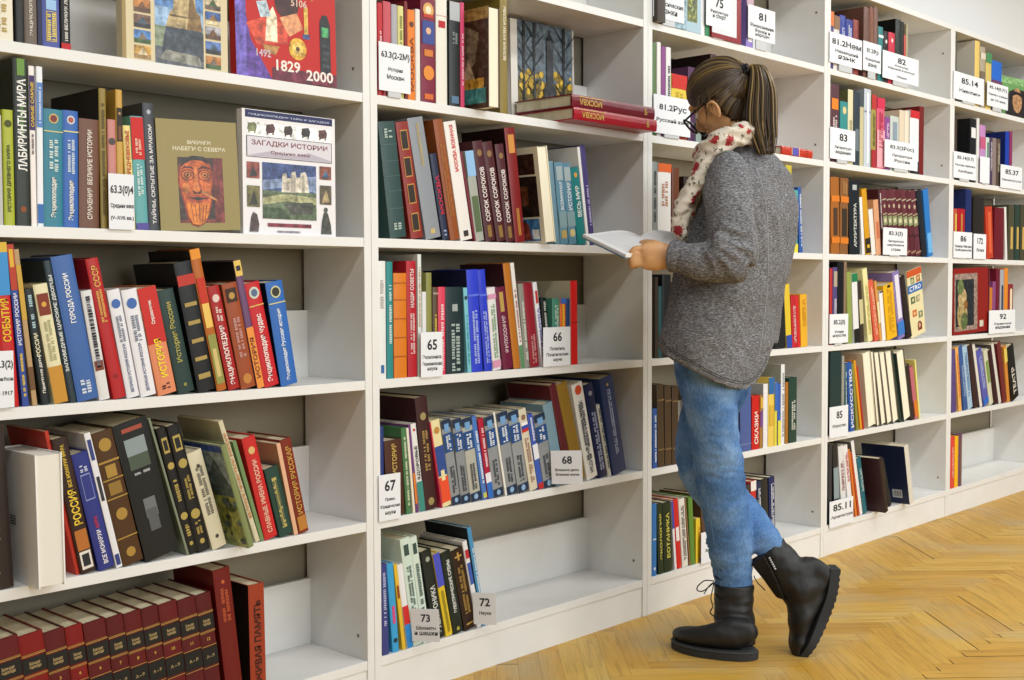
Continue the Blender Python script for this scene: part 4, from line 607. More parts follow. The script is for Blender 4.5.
(3, 'C', 2.6901, 0.005, 0.0867, 0.223, 0.165, 0.1944, 'e8b51e', 'm:c89018:.1:.9;b:2a2018:.93:.98:.3', 'bright yellow book right of white slim short book, fourth shelf, fourth case'),
(3, 'C', 2.7878, 0.005, 0.0581, 0.278, 0.165, 0.2309, '8a7ab8', 'b:e0dce8:.3:.95:.6;b:3a78c8:.05:.25', 'purple and white book right of bright yellow book, fourth shelf, fourth case'),
(3, 'C', 2.8663, 0.005, 0.0469, 0.2631, 0.165, 0.3015, '2c2220', '', 'dark brown slanting book right of purple and white book, fourth shelf, fourth case'),
(3, 'D', 2.2285, 0.005, 0.0844, 0.3133, 0.165, 0.0, '24393a', 'b:8a2020:.02:.3:.4', 'thick dark teal book at left end, fifth shelf, fourth case'),
(3, 'D', 2.3167, 0.005, 0.019, 0.2943, 0.165, 0.0, '9a9a90', '', 'slim grey book right of thick dark teal book, fifth shelf, fourth case'),
(3, 'D', 2.3465, 0.005, 0.0172, 0.2602, 0.165, 0.042, '4a6a78', 'm:c0d0d0:.2:.9', 'steel blue slim book right of slim grey book, fifth shelf, fourth case'),
(3, 'D', 2.3848, 0.005, 0.0358, 0.2671, 0.165, 0.1118, '2c58a8', 't:ИСКУССТВО:e8eef8:.05:.9:.6', 'blue book with white title right of steel blue slim book, fifth shelf, fourth case'),
(3, 'D', 2.4381, 0.005, 0.0181, 0.2633, 0.165, 0.1761, '8a8a40', '', 'olive slim book right of blue book, fifth shelf, fourth case'),
(3, 'D', 2.4692, 0.005, 0.0152, 0.277, 0.165, 0.2205, 'e09a28', '', 'orange yellow book right of olive slim book, fifth shelf, fourth case'),
(3, 'D', 2.4892, 0.005, 0.0101, 0.2547, 0.165, 0.2384, 'b83028', '', 'red slim book right of orange yellow book, fifth shelf, fourth case'),
(3, 'D', 2.5317, 0.005, 0.0642, 0.2991, 0.165, 0.1864, 'e8e2cc', 'fore;side=cfc8b4', 'cream book with pages outward, first right of red slim book, fifth shelf, fourth case'),
(3, 'D', 2.6037, 0.005, 0.0257, 0.3037, 0.165, 0.2002, 'e2dabb', 'fore', 'cream book with pages outward, second right of cream book, fifth shelf, fourth case'),
(3, 'D', 2.6423, 0.005, 0.0421, 0.2982, 0.165, 0.2382, 'ebe6cf', 'fore', 'cream book with pages outward, third right of cream book, fifth shelf, fourth case'),
(3, 'D', 2.6929, 0.005, 0.0454, 0.298, 0.165, 0.2571, 'e4debf', 'fore', 'cream book with pages outward, fourth right of cream book, fifth shelf, fourth case'),
(3, 'D', 2.7431, 0.005, 0.0532, 0.2976, 0.165, 0.2549, 'e9e4cb', 'fore', 'cream book with pages outward, fifth right of cream book, fifth shelf, fourth case'),
(3, 'D', 2.8074, 0.005, 0.016, 0.306, 0.165, 0.2849, '2c3c34', '', 'dark green slim cover book right of cream book, fifth shelf, fourth case'),
(3, 'D', 2.8421, 0.005, 0.0663, 0.2938, 0.165, 0.2616, 'ebe8dc', 'fore;side=3a4a44', 'ivory book with pages outward, last right of green slim cover book, fifth shelf, fourth case'),
(3, 'D', 2.9153, 0.005, 0.028, 0.237, 0.165, 0.2412, '3a2a28', '', 'dark brown slim short book right of ivory book, fifth shelf, fourth case'),
(3, 'D', 2.9487, 0.005, 0.031, 0.2262, 0.165, 0.261, 'c06a78', 'b:d87a2a:.05:.35', 'pink and orange slim book right of brown slim short book, fifth shelf, fourth case'),
(3, 'D', 2.9839, 0.005, 0.0121, 0.255, 0.165, 0.2003, 'e8e080', '', 'thin yellow book right of and orange slim book, fifth shelf, fourth case'),
(3, 'E', 2.2213, 0.005, 0.0251, 0.298, 0.165, 0.0, '30343a', '', 'dark grey book at left end, bottom shelf, fourth case'),
(3, 'E', 2.2656, 0.005, 0.0394, 0.2989, 0.165, 0.0555, '26282c', 'b:8a9aa0:.3:.7', 'black book with grey photo right of dark grey book, bottom shelf, fourth case'),
(3, 'E', 2.33, 0.005, 0.0387, 0.2871, 0.165, 0.1344, 'dedede', 'm:8a3038:.4:.8', 'pale grey magazine right of black book, bottom shelf, fourth case'),
(3, 'E', 2.3857, 0.005, 0.0332, 0.2881, 0.165, 0.1919, 'e8e6e6', 'm:c03030:.5:.9', 'white book with red title right of pale grey magazine, bottom shelf, fourth case'),
(3, 'E', 2.4336, 0.005, 0.0139, 0.2739, 0.165, 0.2413, 'd87a30', '', 'slim orange book right of white book, bottom shelf, fourth case'),
(3, 'E', 2.456, 0.005, 0.0139, 0.2615, 0.165, 0.2682, 'b84a28', '', 'rusty slim book right of slim orange book, bottom shelf, fourth case'),
(3, 'E', 2.4715, 0.005, 0.0229, 0.3045, 0.165, 0.2624, 'e8e8e8', 'side=5a5e60', 'tall slim white book right of rusty slim book, bottom shelf, fourth case'),
(3, 'E', 2.5004, 0.005, 0.0314, 0.2317, 0.165, 0.2624, '2a6a78', 'm:c8d8d8:.4:.8', 'petrol blue slim book right of tall slim white book, bottom shelf, fourth case'),
(3, 'E', 2.5824, -0.045, 0.0274, 0.2268, 0.16, 0.2549, '261d20', 'side=3a2024', 'black book pulled forward right of petrol blue slim book, bottom shelf, fourth case'),
(3, 'E', 2.7171, 0.005, 0.0274, 0.2069, 0.165, 0.359, '20242a', '', 'dark slim book beside black one right of black book, bottom shelf, fourth case'),
(3, 'E', 2.8224, -0.035, 0.037, 0.2502, 0.19, 0.2357, 'd8d4c8', 'side=1c2748;decalB', 'navy book pulled forward with pale spine right of dark slim book, bottom shelf, fourth case'),
(3, 'Z', 2.1999, 0.005, 0.0307, 0.2095, 0.165, 0.0, '4a3a78', 'b:d87840:.75:1;b:e8e8ee:.1:.4', 'violet book with orange top at left end, top shelf, fourth case'),
(3, 'Z', 2.2325, 0.005, 0.0431, 0.1993, 0.165, 0.0, 'e2dcd8', 'b:8a6a50:.75:1', 'white and tan book right of violet book, top shelf, fourth case'),
(3, 'Z', 2.2786, 0.005, 0.0447, 0.2085, 0.165, 0.0, '2a3c98', 'm:c8d0f0:.4:.8', 'blue book with white foot right of white and tan book, top shelf, fourth case'),
(3, 'Z', 2.3254, 0.005, 0.0537, 0.2003, 0.165, 0.0, '26348c', 'm:d8dcf0:.3:.9', 'dark blue book with white bars right of blue book, top shelf, fourth case'),
(3, 'Z', 2.3823, 0.005, 0.042, 0.2082, 0.165, 0.0, '8a3a34', '', 'brick brown book right of dark blue book, top shelf, fourth case'),
(3, 'Z', 2.4647, 0.005, 0.0453, 0.2679, 0.165, 0.0, '6d4a40', '', 'tall brown volume, left one right of brick brown book, top shelf, fourth case'),
(3, 'Z', 2.5122, 0.005, 0.0328, 0.2756, 0.165, 0.0, '7b4a3a', 'm:a87a60:.3:.9', 'tall brown volume, middle one right of tall brown volume, top shelf, fourth case'),
(3, 'Z', 2.5472, 0.005, 0.0331, 0.2813, 0.165, 0.0, '77564a', '', 'tall brown volume, right one right of tall brown volume, top shelf, fourth case'),
(3, 'Z', 2.5836, 0.005, 0.0414, 0.2126, 0.165, 0.0, '2f7d80', 'b:e8f0ee:.8:.85', 'teal short book right of tall brown volume, top shelf, fourth case'),
(3, 'Z', 2.6295, 0.005, 0.0385, 0.2016, 0.165, 0.0, '2c2426', 'o:e8e8e8:.8:.4', 'black short book right of teal short book, top shelf, fourth case'),
(3, 'Z', 2.6726, 0.005, 0.0553, 0.2039, 0.165, 0.0, 'c83048', 'o:f0e0e0:.85:.3', 'cherry red book right of black short book, top shelf, fourth case'),
(3, 'Z', 2.7314, 0.005, 0.0468, 0.2646, 0.165, 0.0, '2c3432', 'side=141614', 'thick black green book right of cherry red book, top shelf, fourth case'),
(3, 'Z', 2.7806, 0.005, 0.0261, 0.2607, 0.165, 0.0, '1c1e1c', '', 'thin black book right of thick black green book, top shelf, fourth case'),
(3, 'Z', 2.809, 0.005, 0.0155, 0.2125, 0.165, 0.0, 'c8504a', '', 'coral short book right of thin black book, top shelf, fourth case'),
(3, 'Z', 2.8269, 0.005, 0.0168, 0.2573, 0.165, 0.0, 'a8a080', '', 'tan tall slim book right of coral short book, top shelf, fourth case'),
(4, 'A', 3.2991, 0.005, 0.0317, 0.2693, 0.165, 0.0, '4a3c34', '', 'brown slim book at left end, second shelf, rightmost case'),
(4, 'A', 3.4673, 0.005, 0.068, 0.2828, 0.19, 0.0, '191b1e', 'side=1b1d20;b:e4e4e4:.7:.86:.7', 'black catalogue with barcodes right of brown slim book, second shelf, rightmost case'),
(4, 'A', 3.5412, 0.005, 0.0294, 0.29, 0.165, 0.0, 'dcdcda', '', 'pale slim book right of black catalogue with barcodes, second shelf, rightmost case'),
(4, 'A', 3.5765, 0.005, 0.0626, 0.264, 0.165, 0.0, 'c08ac0', 'b:c05a80:.6:.8', 'mauve book right of pale slim book, second shelf, rightmost case'),
(4, 'A', 3.6451, 0.005, 0.0393, 0.2139, 0.165, 0.0, 'c8d8d0', 'b:3a6a5a:.1:.9:.4', 'pale slim short book right of mauve book, second shelf, rightmost case'),
(4, 'A', 3.6874, 0.005, 0.0336, 0.2176, 0.165, 0.0, '4a3a58', 'm:d8d0d8:.3:.9', 'dusky purple short book right of pale slim short book, second shelf, rightmost case'),
(4, 'A', 3.7241, 0.005, 0.0417, 0.2178, 0.165, 0.0, '8a7a78', '', 'grey brown short book right of dusky purple short book, second shelf, rightmost case'),
(4, 'A', 3.7689, 0.005, 0.0438, 0.2186, 0.165, 0.0, '5a4a40', 'm:c0b8a0:.3:.9', 'brown short book right of grey brown short book, second shelf, rightmost case'),
(4, 'A', 3.8712, 0.005, 0.0482, 0.261, 0.18, 0.0, '1c3fa8', 'side=16286a', 'large cobalt blue book right of brown short book, second shelf, rightmost case'),
(4, 'A', 3.9259, 0.005, 0.0325, 0.2659, 0.165, 0.0, '8a3460', '', 'thin magenta book right of large cobalt blue book, second shelf, rightmost case'),
(4, 'B', 3.3066, 0.005, 0.0373, 0.2157, 0.165, 0.0, 'b8503a', 'b:d8c050:.2:.9:.4', 'red and yellow slim book at left end, third shelf, rightmost case'),
(4, 'B', 3.3481, 0.005, 0.0773, 0.2175, 0.165, 0.0, 'b01a24', 'b:b88a40:.3:.9:.2', 'red short book right of and yellow slim book, third shelf, rightmost case'),
(4, 'B', 3.4311, 0.005, 0.0631, 0.3084, 0.165, 0.0, '1e2c62', '', 'tall navy book right of red short book, third shelf, rightmost case'),
(4, 'B', 3.5145, 0.005, 0.1212, 0.2778, 0.165, 0.0, '28221e', 'b:5a4a3a:.2:.3:.6', 'thick black brown book right of tall navy book, third shelf, rightmost case'),
(4, 'B', 3.6735, 0.005, 0.0777, 0.2385, 0.165, 0.1109, 'c04028', 'b:d8643a:.1:.9:.4', 'brick orange book right of thick black brown book, third shelf, rightmost case'),
(4, 'B', 3.7563, 0.005, 0.1149, 0.2415, 0.165, 0.0, '6c1624', '', 'thick wine book right of brick orange book, third shelf, rightmost case'),
(4, 'B', 3.894, 0.005, 0.023, 0.248, 0.165, 0.0947, 'e4e2e0', '', 'slim white leaning book right of thick wine book, third shelf, rightmost case'),
(4, 'B', 3.9259, 0.005, 0.0686, 0.2615, 0.165, 0.0, '4c4a38', 'b:c8a858:.2:.6:.4', 'dark green gold volume, first right of slim white leaning book, third shelf, rightmost case'),
(4, 'B', 4.0044, 0.005, 0.0599, 0.2652, 0.165, 0.0, '2c4038', 'b:c8a858:.2:.6:.4', 'dark green gold volume, second right of dark green gold volume, third shelf, rightmost case'),
(4, 'B', 4.0744, 0.005, 0.0627, 0.2684, 0.165, 0.0, '4a4634', 'b:c8a858:.2:.6:.4', 'dark green gold volume, third right of dark green gold volume, third shelf, rightmost case'),
(4, 'B', 4.1456, 0.005, 0.069, 0.2717, 0.165, 0.0, '2a3c34', 'b:c8a858:.2:.6:.4', 'dark green gold volume, fourth right of dark green gold volume, third shelf, rightmost case'),
(4, 'C', 3.6991, 0.005, 0.0092, 0.2921, 0.165, 0.0, '6a2c34', '', 'thin maroon book at left end, fourth shelf, rightmost case'),
(4, 'C', 3.7113, 0.005, 0.0339, 0.2102, 0.165, 0.0, 'c87a30', '', 'orange slim short book right of thin maroon book, fourth shelf, rightmost case'),
(4, 'C', 3.7483, 0.005, 0.0342, 0.2376, 0.165, 0.0, '8a4a80', '', 'violet slim book right of orange slim short book, fourth shelf, rightmost case'),
(4, 'C', 3.7857, 0.005, 0.044, 0.2959, 0.165, 0.0, '6c1c30', '', 'dark claret tall book right of violet slim book, fourth shelf, rightmost case'),
(4, 'C', 3.8329, 0.005, 0.0478, 0.2932, 0.165, 0.0, 'a8a8b0', 'b:303848:.2:.75:.4', 'grey slim book right of dark claret tall book, fourth shelf, rightmost case'),
(4, 'C', 3.8855, 0.005, 0.0436, 0.2998, 0.165, 0.0, 'e08a2a', '', 'orange tall slim book right of grey slim book, fourth shelf, rightmost case'),
(4, 'C', 3.9323, 0.005, 0.0622, 0.2251, 0.165, 0.0, '8a2c34', 'b:e8dcb8:.1:.9:.4', 'claret book with cream stripe right of orange tall slim book, fourth shelf, rightmost case'),
(4, 'D', 3.3092, 0.005, 0.0526, 0.2744, 0.165, 0.0801, '5a4880', '', 'violet and black book at left end, fifth shelf, rightmost case'),
(4, 'D', 3.3874, 0.005, 0.0317, 0.2876, 0.165, 0.1703, 'e8b060', 'm:d86a30:.2:.9', 'orange cream book right of violet and black book, fifth shelf, rightmost case'),
(4, 'D', 3.4411, 0.005, 0.0414, 0.2946, 0.165, 0.242, '3a5a98', 'm:a0b8d8:.2:.7', 'blue magazine volume right of orange cream book, fifth shelf, rightmost case'),
(4, 'D', 3.4888, 0.005, 0.0492, 0.2929, 0.165, 0.2588, 'a8c4dc', 'm:5a80b0:.2:.9', 'pale blue magazine volume right of blue magazine, fifth shelf, rightmost case'),
(4, 'D', 3.5545, 0.005, 0.0539, 0.2972, 0.165, 0.3002, '3a2624', '', 'dark brown book right of pale blue magazine, fifth shelf, rightmost case'),
(4, 'D', 3.6194, 0.005, 0.0273, 0.3008, 0.165, 0.3208, 'dcd8d0', 'side=3c3028', 'tall pale slim book right of dark brown book, fifth shelf, rightmost case'),
(4, 'D', 3.6622, 0.005, 0.0601, 0.2739, 0.165, 0.362, '5a5cb0', 'm:b0b8e0:.3:.9;b:2a6ac8:.02:.12', 'blue violet book right of tall pale slim book, fifth shelf, rightmost case'),
(4, 'D', 3.7295, 0.005, 0.0443, 0.2686, 0.165, 0.3109, 'd0d0b8', 'b:7a9a48:.4:.8:.6', 'white and green book right of blue violet book, fifth shelf, rightmost case'),
(4, 'D', 3.7823, 0.005, 0.0492, 0.2662, 0.165, 0.33, '3a1c20', '', 'dark maroon book right of white and green book, fifth shelf, rightmost case'),
(4, 'D', 3.84, 0.005, 0.029, 0.3008, 0.165, 0.3483, 'd8d4cc', 'side=58544e', 'tall pale book, taller than its neighbours right of dark maroon book, fifth shelf, rightmost case'),
(4, 'D', 3.8901, 0.005, 0.0463, 0.2972, 0.165, 0.3028, '702c2c', '', 'red brown tall book right of tall pale book, fifth shelf, rightmost case'),
(4, 'D', 3.9419, 0.005, 0.0351, 0.2762, 0.165, 0.2258, 'd08a38', 'b:e0c860:.7:.95', 'orange and yellow book right of red brown tall book, fifth shelf, rightmost case'),
(4, 'D', 3.9984, 0.005, 0.0883, 0.2681, 0.165, 0.2994, '1f1c18', 't:ТЕАТР:e0dcd0:.1:.6:.4', 'black book with white letters right of orange and yellow book, fifth shelf, rightmost case'),
(4, 'E', 3.3048, 0.005, 0.0425, 0.2292, 0.165, 0.0, 'd8463a', 'm:f0c0b0:.2:.8', 'coral red book at left end, bottom shelf, rightmost case'),
(4, 'E', 3.3507, 0.005, 0.0361, 0.2271, 0.165, 0.0, 'f0b820', '', 'golden yellow book right of coral red book, bottom shelf, rightmost case'),
(4, 'E', 3.3902, 0.005, 0.0365, 0.2342, 0.165, 0.0, '6a4868', 'b:7a5a48:.05:.9:.4', 'dusky purple book right of golden yellow book, bottom shelf, rightmost case'),
(4, 'Z', 3.2874, 0.005, 0.0301, 0.2924, 0.165, 0.0, '5a5648', '', 'dark slim book at left end, top shelf, rightmost case'),
(4, 'Z', 3.5095, 0.005, 0.0525, 0.2912, 0.2, 0.0, 'e6c870', 'side=d8d4c8', 'thick cream book with yellow edge right of dark slim book, top shelf, rightmost case'),
(4, 'Z', 3.5679, 0.005, 0.0564, 0.2733, 0.165, 0.0, 'b0a48c', 'b:7a6a5a:.3:.6;b:d8d0c0:.8:.9', 'picture book with photo spine right of thick cream book, top shelf, rightmost case'),
(4, 'Z', 3.6318, 0.005, 0.0649, 0.2557, 0.165, 0.0, 'd8c070', 'b:4a8a58:.82:1', 'sand yellow book with green top right of picture book, top shelf, rightmost case'),
(4, 'Z', 3.7028, 0.005, 0.1146, 0.2297, 0.165, 0.0, '2a6ad0', 'b:6a3a5a:.55:.62', 'blue thick book right of sand yellow book, top shelf, rightmost case'),
]
for (u, row, x, y, w, h, d, lean, col, opts, label) in BOOKS:
    book(x, y, ROWZ[row], w, h, min(d, DEP-.016-y), lean, col, opts, label, group_name(u, row))

# ---------------------------------------------------------------- shelf cards
CARDS = [
(0, 'B', -0.6742, -0.0035, 1.1258, 0.055, 0.1096, 0, 0, [('63.3(0)4', 0.7, 0.16), ('Средние века', 0.42, 0.09), ('(V–XVII вв.)', 0.2, 0.08)], 'white shelf card reading 63.3(0)4 on the second shelf of the left case'),
(0, 'C', -0.914, -0.0035, 0.7892, 0.0428, 0.1054, 0, 0, [('63.3(2)', 0.75, 0.14), ('История России', 0.5, 0.08), ('до 1917', 0.25, 0.08)], 'white shelf card ending in (2) at the left frame edge, left case'),
(1, 'A', 0.0242, -0.0035, 1.478, 0.1002, 0.1144, 0, 0, [('63.3(2-2М)', 0.74, 0.15), ('История', 0.45, 0.09), ('Москвы', 0.3, 0.09)], 'white shelf card reading 63.3(2-2М) at left end of top shelf, second case'),
(1, 'C', 0.1526, -0.0035, 0.785, 0.0731, 0.1124, 0, 0, [('65', 0.72, 0.2), ('Экономика.', 0.45, 0.08), ('Экономические', 0.3, 0.08), ('науки', 0.17, 0.08)], 'white shelf card reading 65, economics, left of centre on the third shelf, second case'),
(1, 'C', 0.6073, -0.0035, 0.7886, 0.1141, 0.1086, 0, 0, [('66', 0.75, 0.2), ('Политика.', 0.45, 0.08), ('Политические', 0.3, 0.08), ('науки', 0.15, 0.08)], 'white shelf card reading 66, politics, beside the last red book, second case'),
(1, 'D', 0.0132, -0.0035, 0.4455, 0.0686, 0.1121, 0, 0, [('67', 0.75, 0.2), ('Право.', 0.45, 0.08), ('Юридические', 0.3, 0.08), ('науки', 0.15, 0.08)], 'white shelf card reading 67, law, at the left end of the fourth shelf, second case'),
(1, 'D', 0.6428, -0.004, 0.4607, 0.0879, 0.0932, 0.04, -1.08, [('68', 0.72, 0.2), ('Военное дело.', 0.42, 0.09), ('Военная наука', 0.28, 0.09)], 'tilted white shelf card reading 68, military science, on the fourth shelf, second case'),
(1, 'E', 0.1183, -0.004, 0.1328, 0.0718, 0.0814, 0.04, -1.08, [('73', 0.72, 0.2), ('Шахматы', 0.42, 0.1), ('и шашки', 0.25, 0.1)], 'white shelf card reading 73, chess, before the mint books, bottom shelf, second case'),
(1, 'E', 0.3338, -0.004, 0.1308, 0.0624, 0.0831, 0.04, -1.08, [('72', 0.7, 0.22), ('Наука', 0.35, 0.12)], 'white shelf card reading 72, science, right of the dark brown book, bottom shelf, second case'),
(2, 'Z', 1.1075, -0.0035, 1.8228, 0.1602, 0.1449, 0, 0, [('81.2', 0.8, 0.14), ('Общее', 0.5, 0.1), ('Классические', 0.32, 0.09), ('языки', 0.16, 0.09)], "white shelf card about classical texts at left end of top shelf, reader's case"),
(2, 'Z', 1.3879, -0.0035, 1.8398, 0.1433, 0.1272, 0, 0, [('75', 0.62, 0.2), ('Физкультура', 0.38, 0.1), ('и спорт', 0.26, 0.1)], "white shelf card reading 75 about sport, on the top shelf, reader's case"),
(2, 'Z', 1.6337, -0.0035, 1.8355, 0.17, 0.1101, 0, 0, [('81', 0.72, 0.2), ('Языкознание.', 0.42, 0.1), ('Языки и', 0.28, 0.1), ('народы', 0.14, 0.1)], "white shelf card reading 81, languages, above the ponytail, top shelf, reader's case"),
(2, 'A', 1.1111, -0.0035, 1.4749, 0.1908, 0.1162, 0, 0, [('81.2Рус', 0.68, 0.17), ('Русский язык', 0.35, 0.12)], "white shelf card reading 81.2Рус left of the reader's face"),
(2, 'E', 1.3708, -0.0035, 0.1109, 0.0862, 0.1019, 0, 0, [('81.', 0.7, 0.2), ('Языки', 0.4, 0.1)], 'white shelf card beside the standing leg on the bottom shelf'),
(3, 'Z', 2.1821, -0.0035, 1.8274, 0.2494, 0.1105, 0, 0, [('81.2Нем', 0.72, 0.17), ('Немецкий', 0.42, 0.12), ('язык', 0.24, 0.12)], 'white shelf card reading 81.2Нем, German, on the top shelf, fourth case'),
(3, 'Z', 2.4401, -0.0035, 1.8314, 0.1475, 0.1104, 0, 0, [('81.2Фр', 0.7, 0.17), ('Французский', 0.4, 0.11), ('язык', 0.22, 0.11)], 'white shelf card reading 81.2Фр, French, on the top shelf, fourth case'),
(3, 'Z', 2.6012, -0.0035, 1.8222, 0.3179, 0.1067, 0, 0, [('82', 0.76, 0.18), ('Фольклор.', 0.55, 0.09), ('Мировой фольклор.', 0.42, 0.09), ('Общее', 0.16, 0.09)], 'white shelf card reading 82, folklore, at the right of the top shelf, fourth case'),
(3, 'A', 2.1914, -0.0035, 1.4773, 0.1913, 0.1148, 0, 0, [('83', 0.72, 0.2), ('Литературо-', 0.38, 0.1), ('ведение', 0.22, 0.1)], 'white shelf card reading 83, literary studies, on the second shelf, fourth case'),
(3, 'A', 2.6256, -0.0035, 1.4766, 0.2934, 0.1077, 0, 0, [('83.3(2Рос)', 0.75, 0.15), ('Литература', 0.46, 0.11), ('России', 0.28, 0.11)], 'white shelf card reading 83.3(2Рос), Russian literature, on the second shelf, fourth case'),
(3, 'B', 2.6202, -0.0035, 1.1306, 0.2112, 0.1078, 0, 0, [('83.3(3)', 0.78, 0.16), ('Литература', 0.5, 0.1), ('зарубежных', 0.36, 0.1), ('стран', 0.18, 0.1)], 'white shelf card reading 83.3(3), foreign literature, on the third shelf, fourth case'),
(3, 'C', 2.199, -0.0035, 0.7941, 0.1418, 0.1087, 0, 0, [('85.2(0)', 0.7, 0.17), ('История', 0.38, 0.1), ('искусства', 0.24, 0.1)], 'white shelf card ending in .2(0) on the fourth shelf, fourth case'),
(3, 'D', 2.2046, -0.0035, 0.4396, 0.1425, 0.1172, 0, 0, [('85', 0.72, 0.2), ('Искусство', 0.36, 0.12)], 'white shelf card reading 85, art, on the fifth shelf, fourth case'),
(3, 'E', 2.2104, -0.0035, 0.1021, 0.1832, 0.0995, 0, 0, [('85.11', 0.72, 0.22), ('Архитектура', 0.36, 0.13)], 'white shelf card reading 85.11, architecture, on the bottom shelf, fourth case'),
(4, 'Z', 3.2617, -0.0035, 1.8142, 0.3255, 0.1174, 0, 0, [('85.14', 0.72, 0.18), ('Живопись', 0.36, 0.12)], 'white shelf card reading 85.14, painting, by the panel on the top shelf, rightmost case'),
(4, 'Z', 3.6222, -0.0035, 1.8214, 0.2441, 0.1089, 0, 0, [('85.14(0.71)', 0.78, 0.14), ('Живопись и графика', 0.5, 0.1), ('до XX века', 0.28, 0.1)], 'white shelf card reading 85.14(0.71) before the blue book, top shelf, rightmost case'),
(4, 'A', 3.2718, -0.0035, 1.4749, 0.2387, 0.1134, 0, 0, [('85.14(0.7)', 0.78, 0.14), ('Русская живопись', 0.5, 0.1), ('Альбомы', 0.28, 0.1)], 'white shelf card reading 85.14(0.7) before the black catalogue, rightmost case'),
(4, 'A', 3.5552, -0.0035, 1.4704, 0.1069, 0.1168, 0, 0, [], 'narrow blank white shelf card on the second shelf, rightmost case'),
(4, 'A', 3.7912, -0.0035, 1.4608, 0.2623, 0.1076, 0, 0, [('85.37', 0.72, 0.18), ('Киноискусство', 0.36, 0.11)], 'white shelf card reading 85.37, cinema, on the second shelf, rightmost case'),
(4, 'B', 3.2821, -0.0035, 1.1282, 0.1962, 0.114, 0, 0, [('86', 0.74, 0.2), ('Религия. Мистика', 0.45, 0.1), ('Свободомыслие', 0.3, 0.1)], 'white shelf card reading 86, religion, on the third shelf, rightmost case'),
(4, 'B', 3.495, -0.0035, 1.1264, 0.1394, 0.1124, 0, 0, [('172', 0.72, 0.2), ('Логика', 0.36, 0.12)], 'white shelf card reading 172 beside card 86 on the third shelf, rightmost case'),
(4, 'C', 3.6808, -0.0035, 0.7839, 0.312, 0.1079, 0, 0, [('92', 0.72, 0.2), ('Справочные', 0.4, 0.12), ('издания', 0.24, 0.12)], 'white shelf card reading 92, reference, on the fourth shelf, rightmost case'),
]
def card_text(mb, s, w, h, f, sz):
    wide = min(2.4, max(1, w/h/.95)); hh = h*sz
    text_flat(mb, s, w*.52, h*f, min(w*.9, hh*text_mesh(s)[2]*wide), hh, -.0016, 0, False)
CARDM = M('e9ecf2', .5, .3); INK = M('26262a', .6)
for (u, row, x, y, z, w, h, tilt, yaw, lines, label) in CARDS:
    t = thing('shelf_label', label, 'shelf label', (x, y, z), (0, -tilt, yaw), 'white cards marking the shelf sections')
    MB().box(0, -.0012, 0, w, 0, h).build('card', CARDM, t)
    zs = ROWZ[row]-z
    if not yaw: MB().box(w*.3, 0, max(0, zs-T), w*.7, .0038, min(h*.5, zs-.001)).build('clip', M('c8ccd0', .3), t)
    else: MB().box(.001, 0, max(.002, zs-T+.003), .012, .006, max(.006, zs-.004)).build('clip', M('c8ccd0', .3), t)
    mb = MB()
    for i_, (s, f, sz) in enumerate(lines): card_text(mb, s, w, h, f, sz*(1.2 if i_ == 0 else 1.1))
    if lines: mb.build('printed_text', INK, t)

# ---------------------------------------------------------------- books shown face out
class Art:
    def __init__(s, w, h): s.w, s.h, s.parts, s.k = w, h, {}, 0
    def _p(s, part):
        s.k += 1; return s.parts.setdefault(part, (MB(), []))
    def _m(s, L, c):
        if c not in L: L.append(c)
        return L.index(c)
    def poly(s, pts, c, part='cover_picture'):
        mb, L = s._p(part); y = -.0003-.00003*s.k; mb.poly([(a*s.w, y, b*s.h) for a, b in pts], s._m(L, c))
    def rect(s, u0, v0, u1, v1, c, part='cover_picture'): s.poly([(u0, v0), (u1, v0), (u1, v1), (u0, v1)], c, part)
    def disc(s, u, v, r, c, part='cover_picture', ry=None):
        ry = r if ry is None else ry; s.poly([(u+r*math.cos(i*math.pi/10), v+ry*s.w/s.h*math.sin(i*math.pi/10)) for i in range(20)], c, part)
    def text(s, t, u, v, w, h, c, part='cover_title'):
        mb, L = s._p(part); y = -.0003-.00003*s.k; text_flat(mb, t, u*s.w, v*s.h, w*s.w, h*s.h, y, s._m(L, c), False)
    def build(s, t):
        for part, (mb, L) in s.parts.items(): mb.build(part, [(M(c, .4) if part in ('cover_title', 'title_band', 'title_frame', 'cover_border', 'pale_page') else MP(c)) for c in L], t)
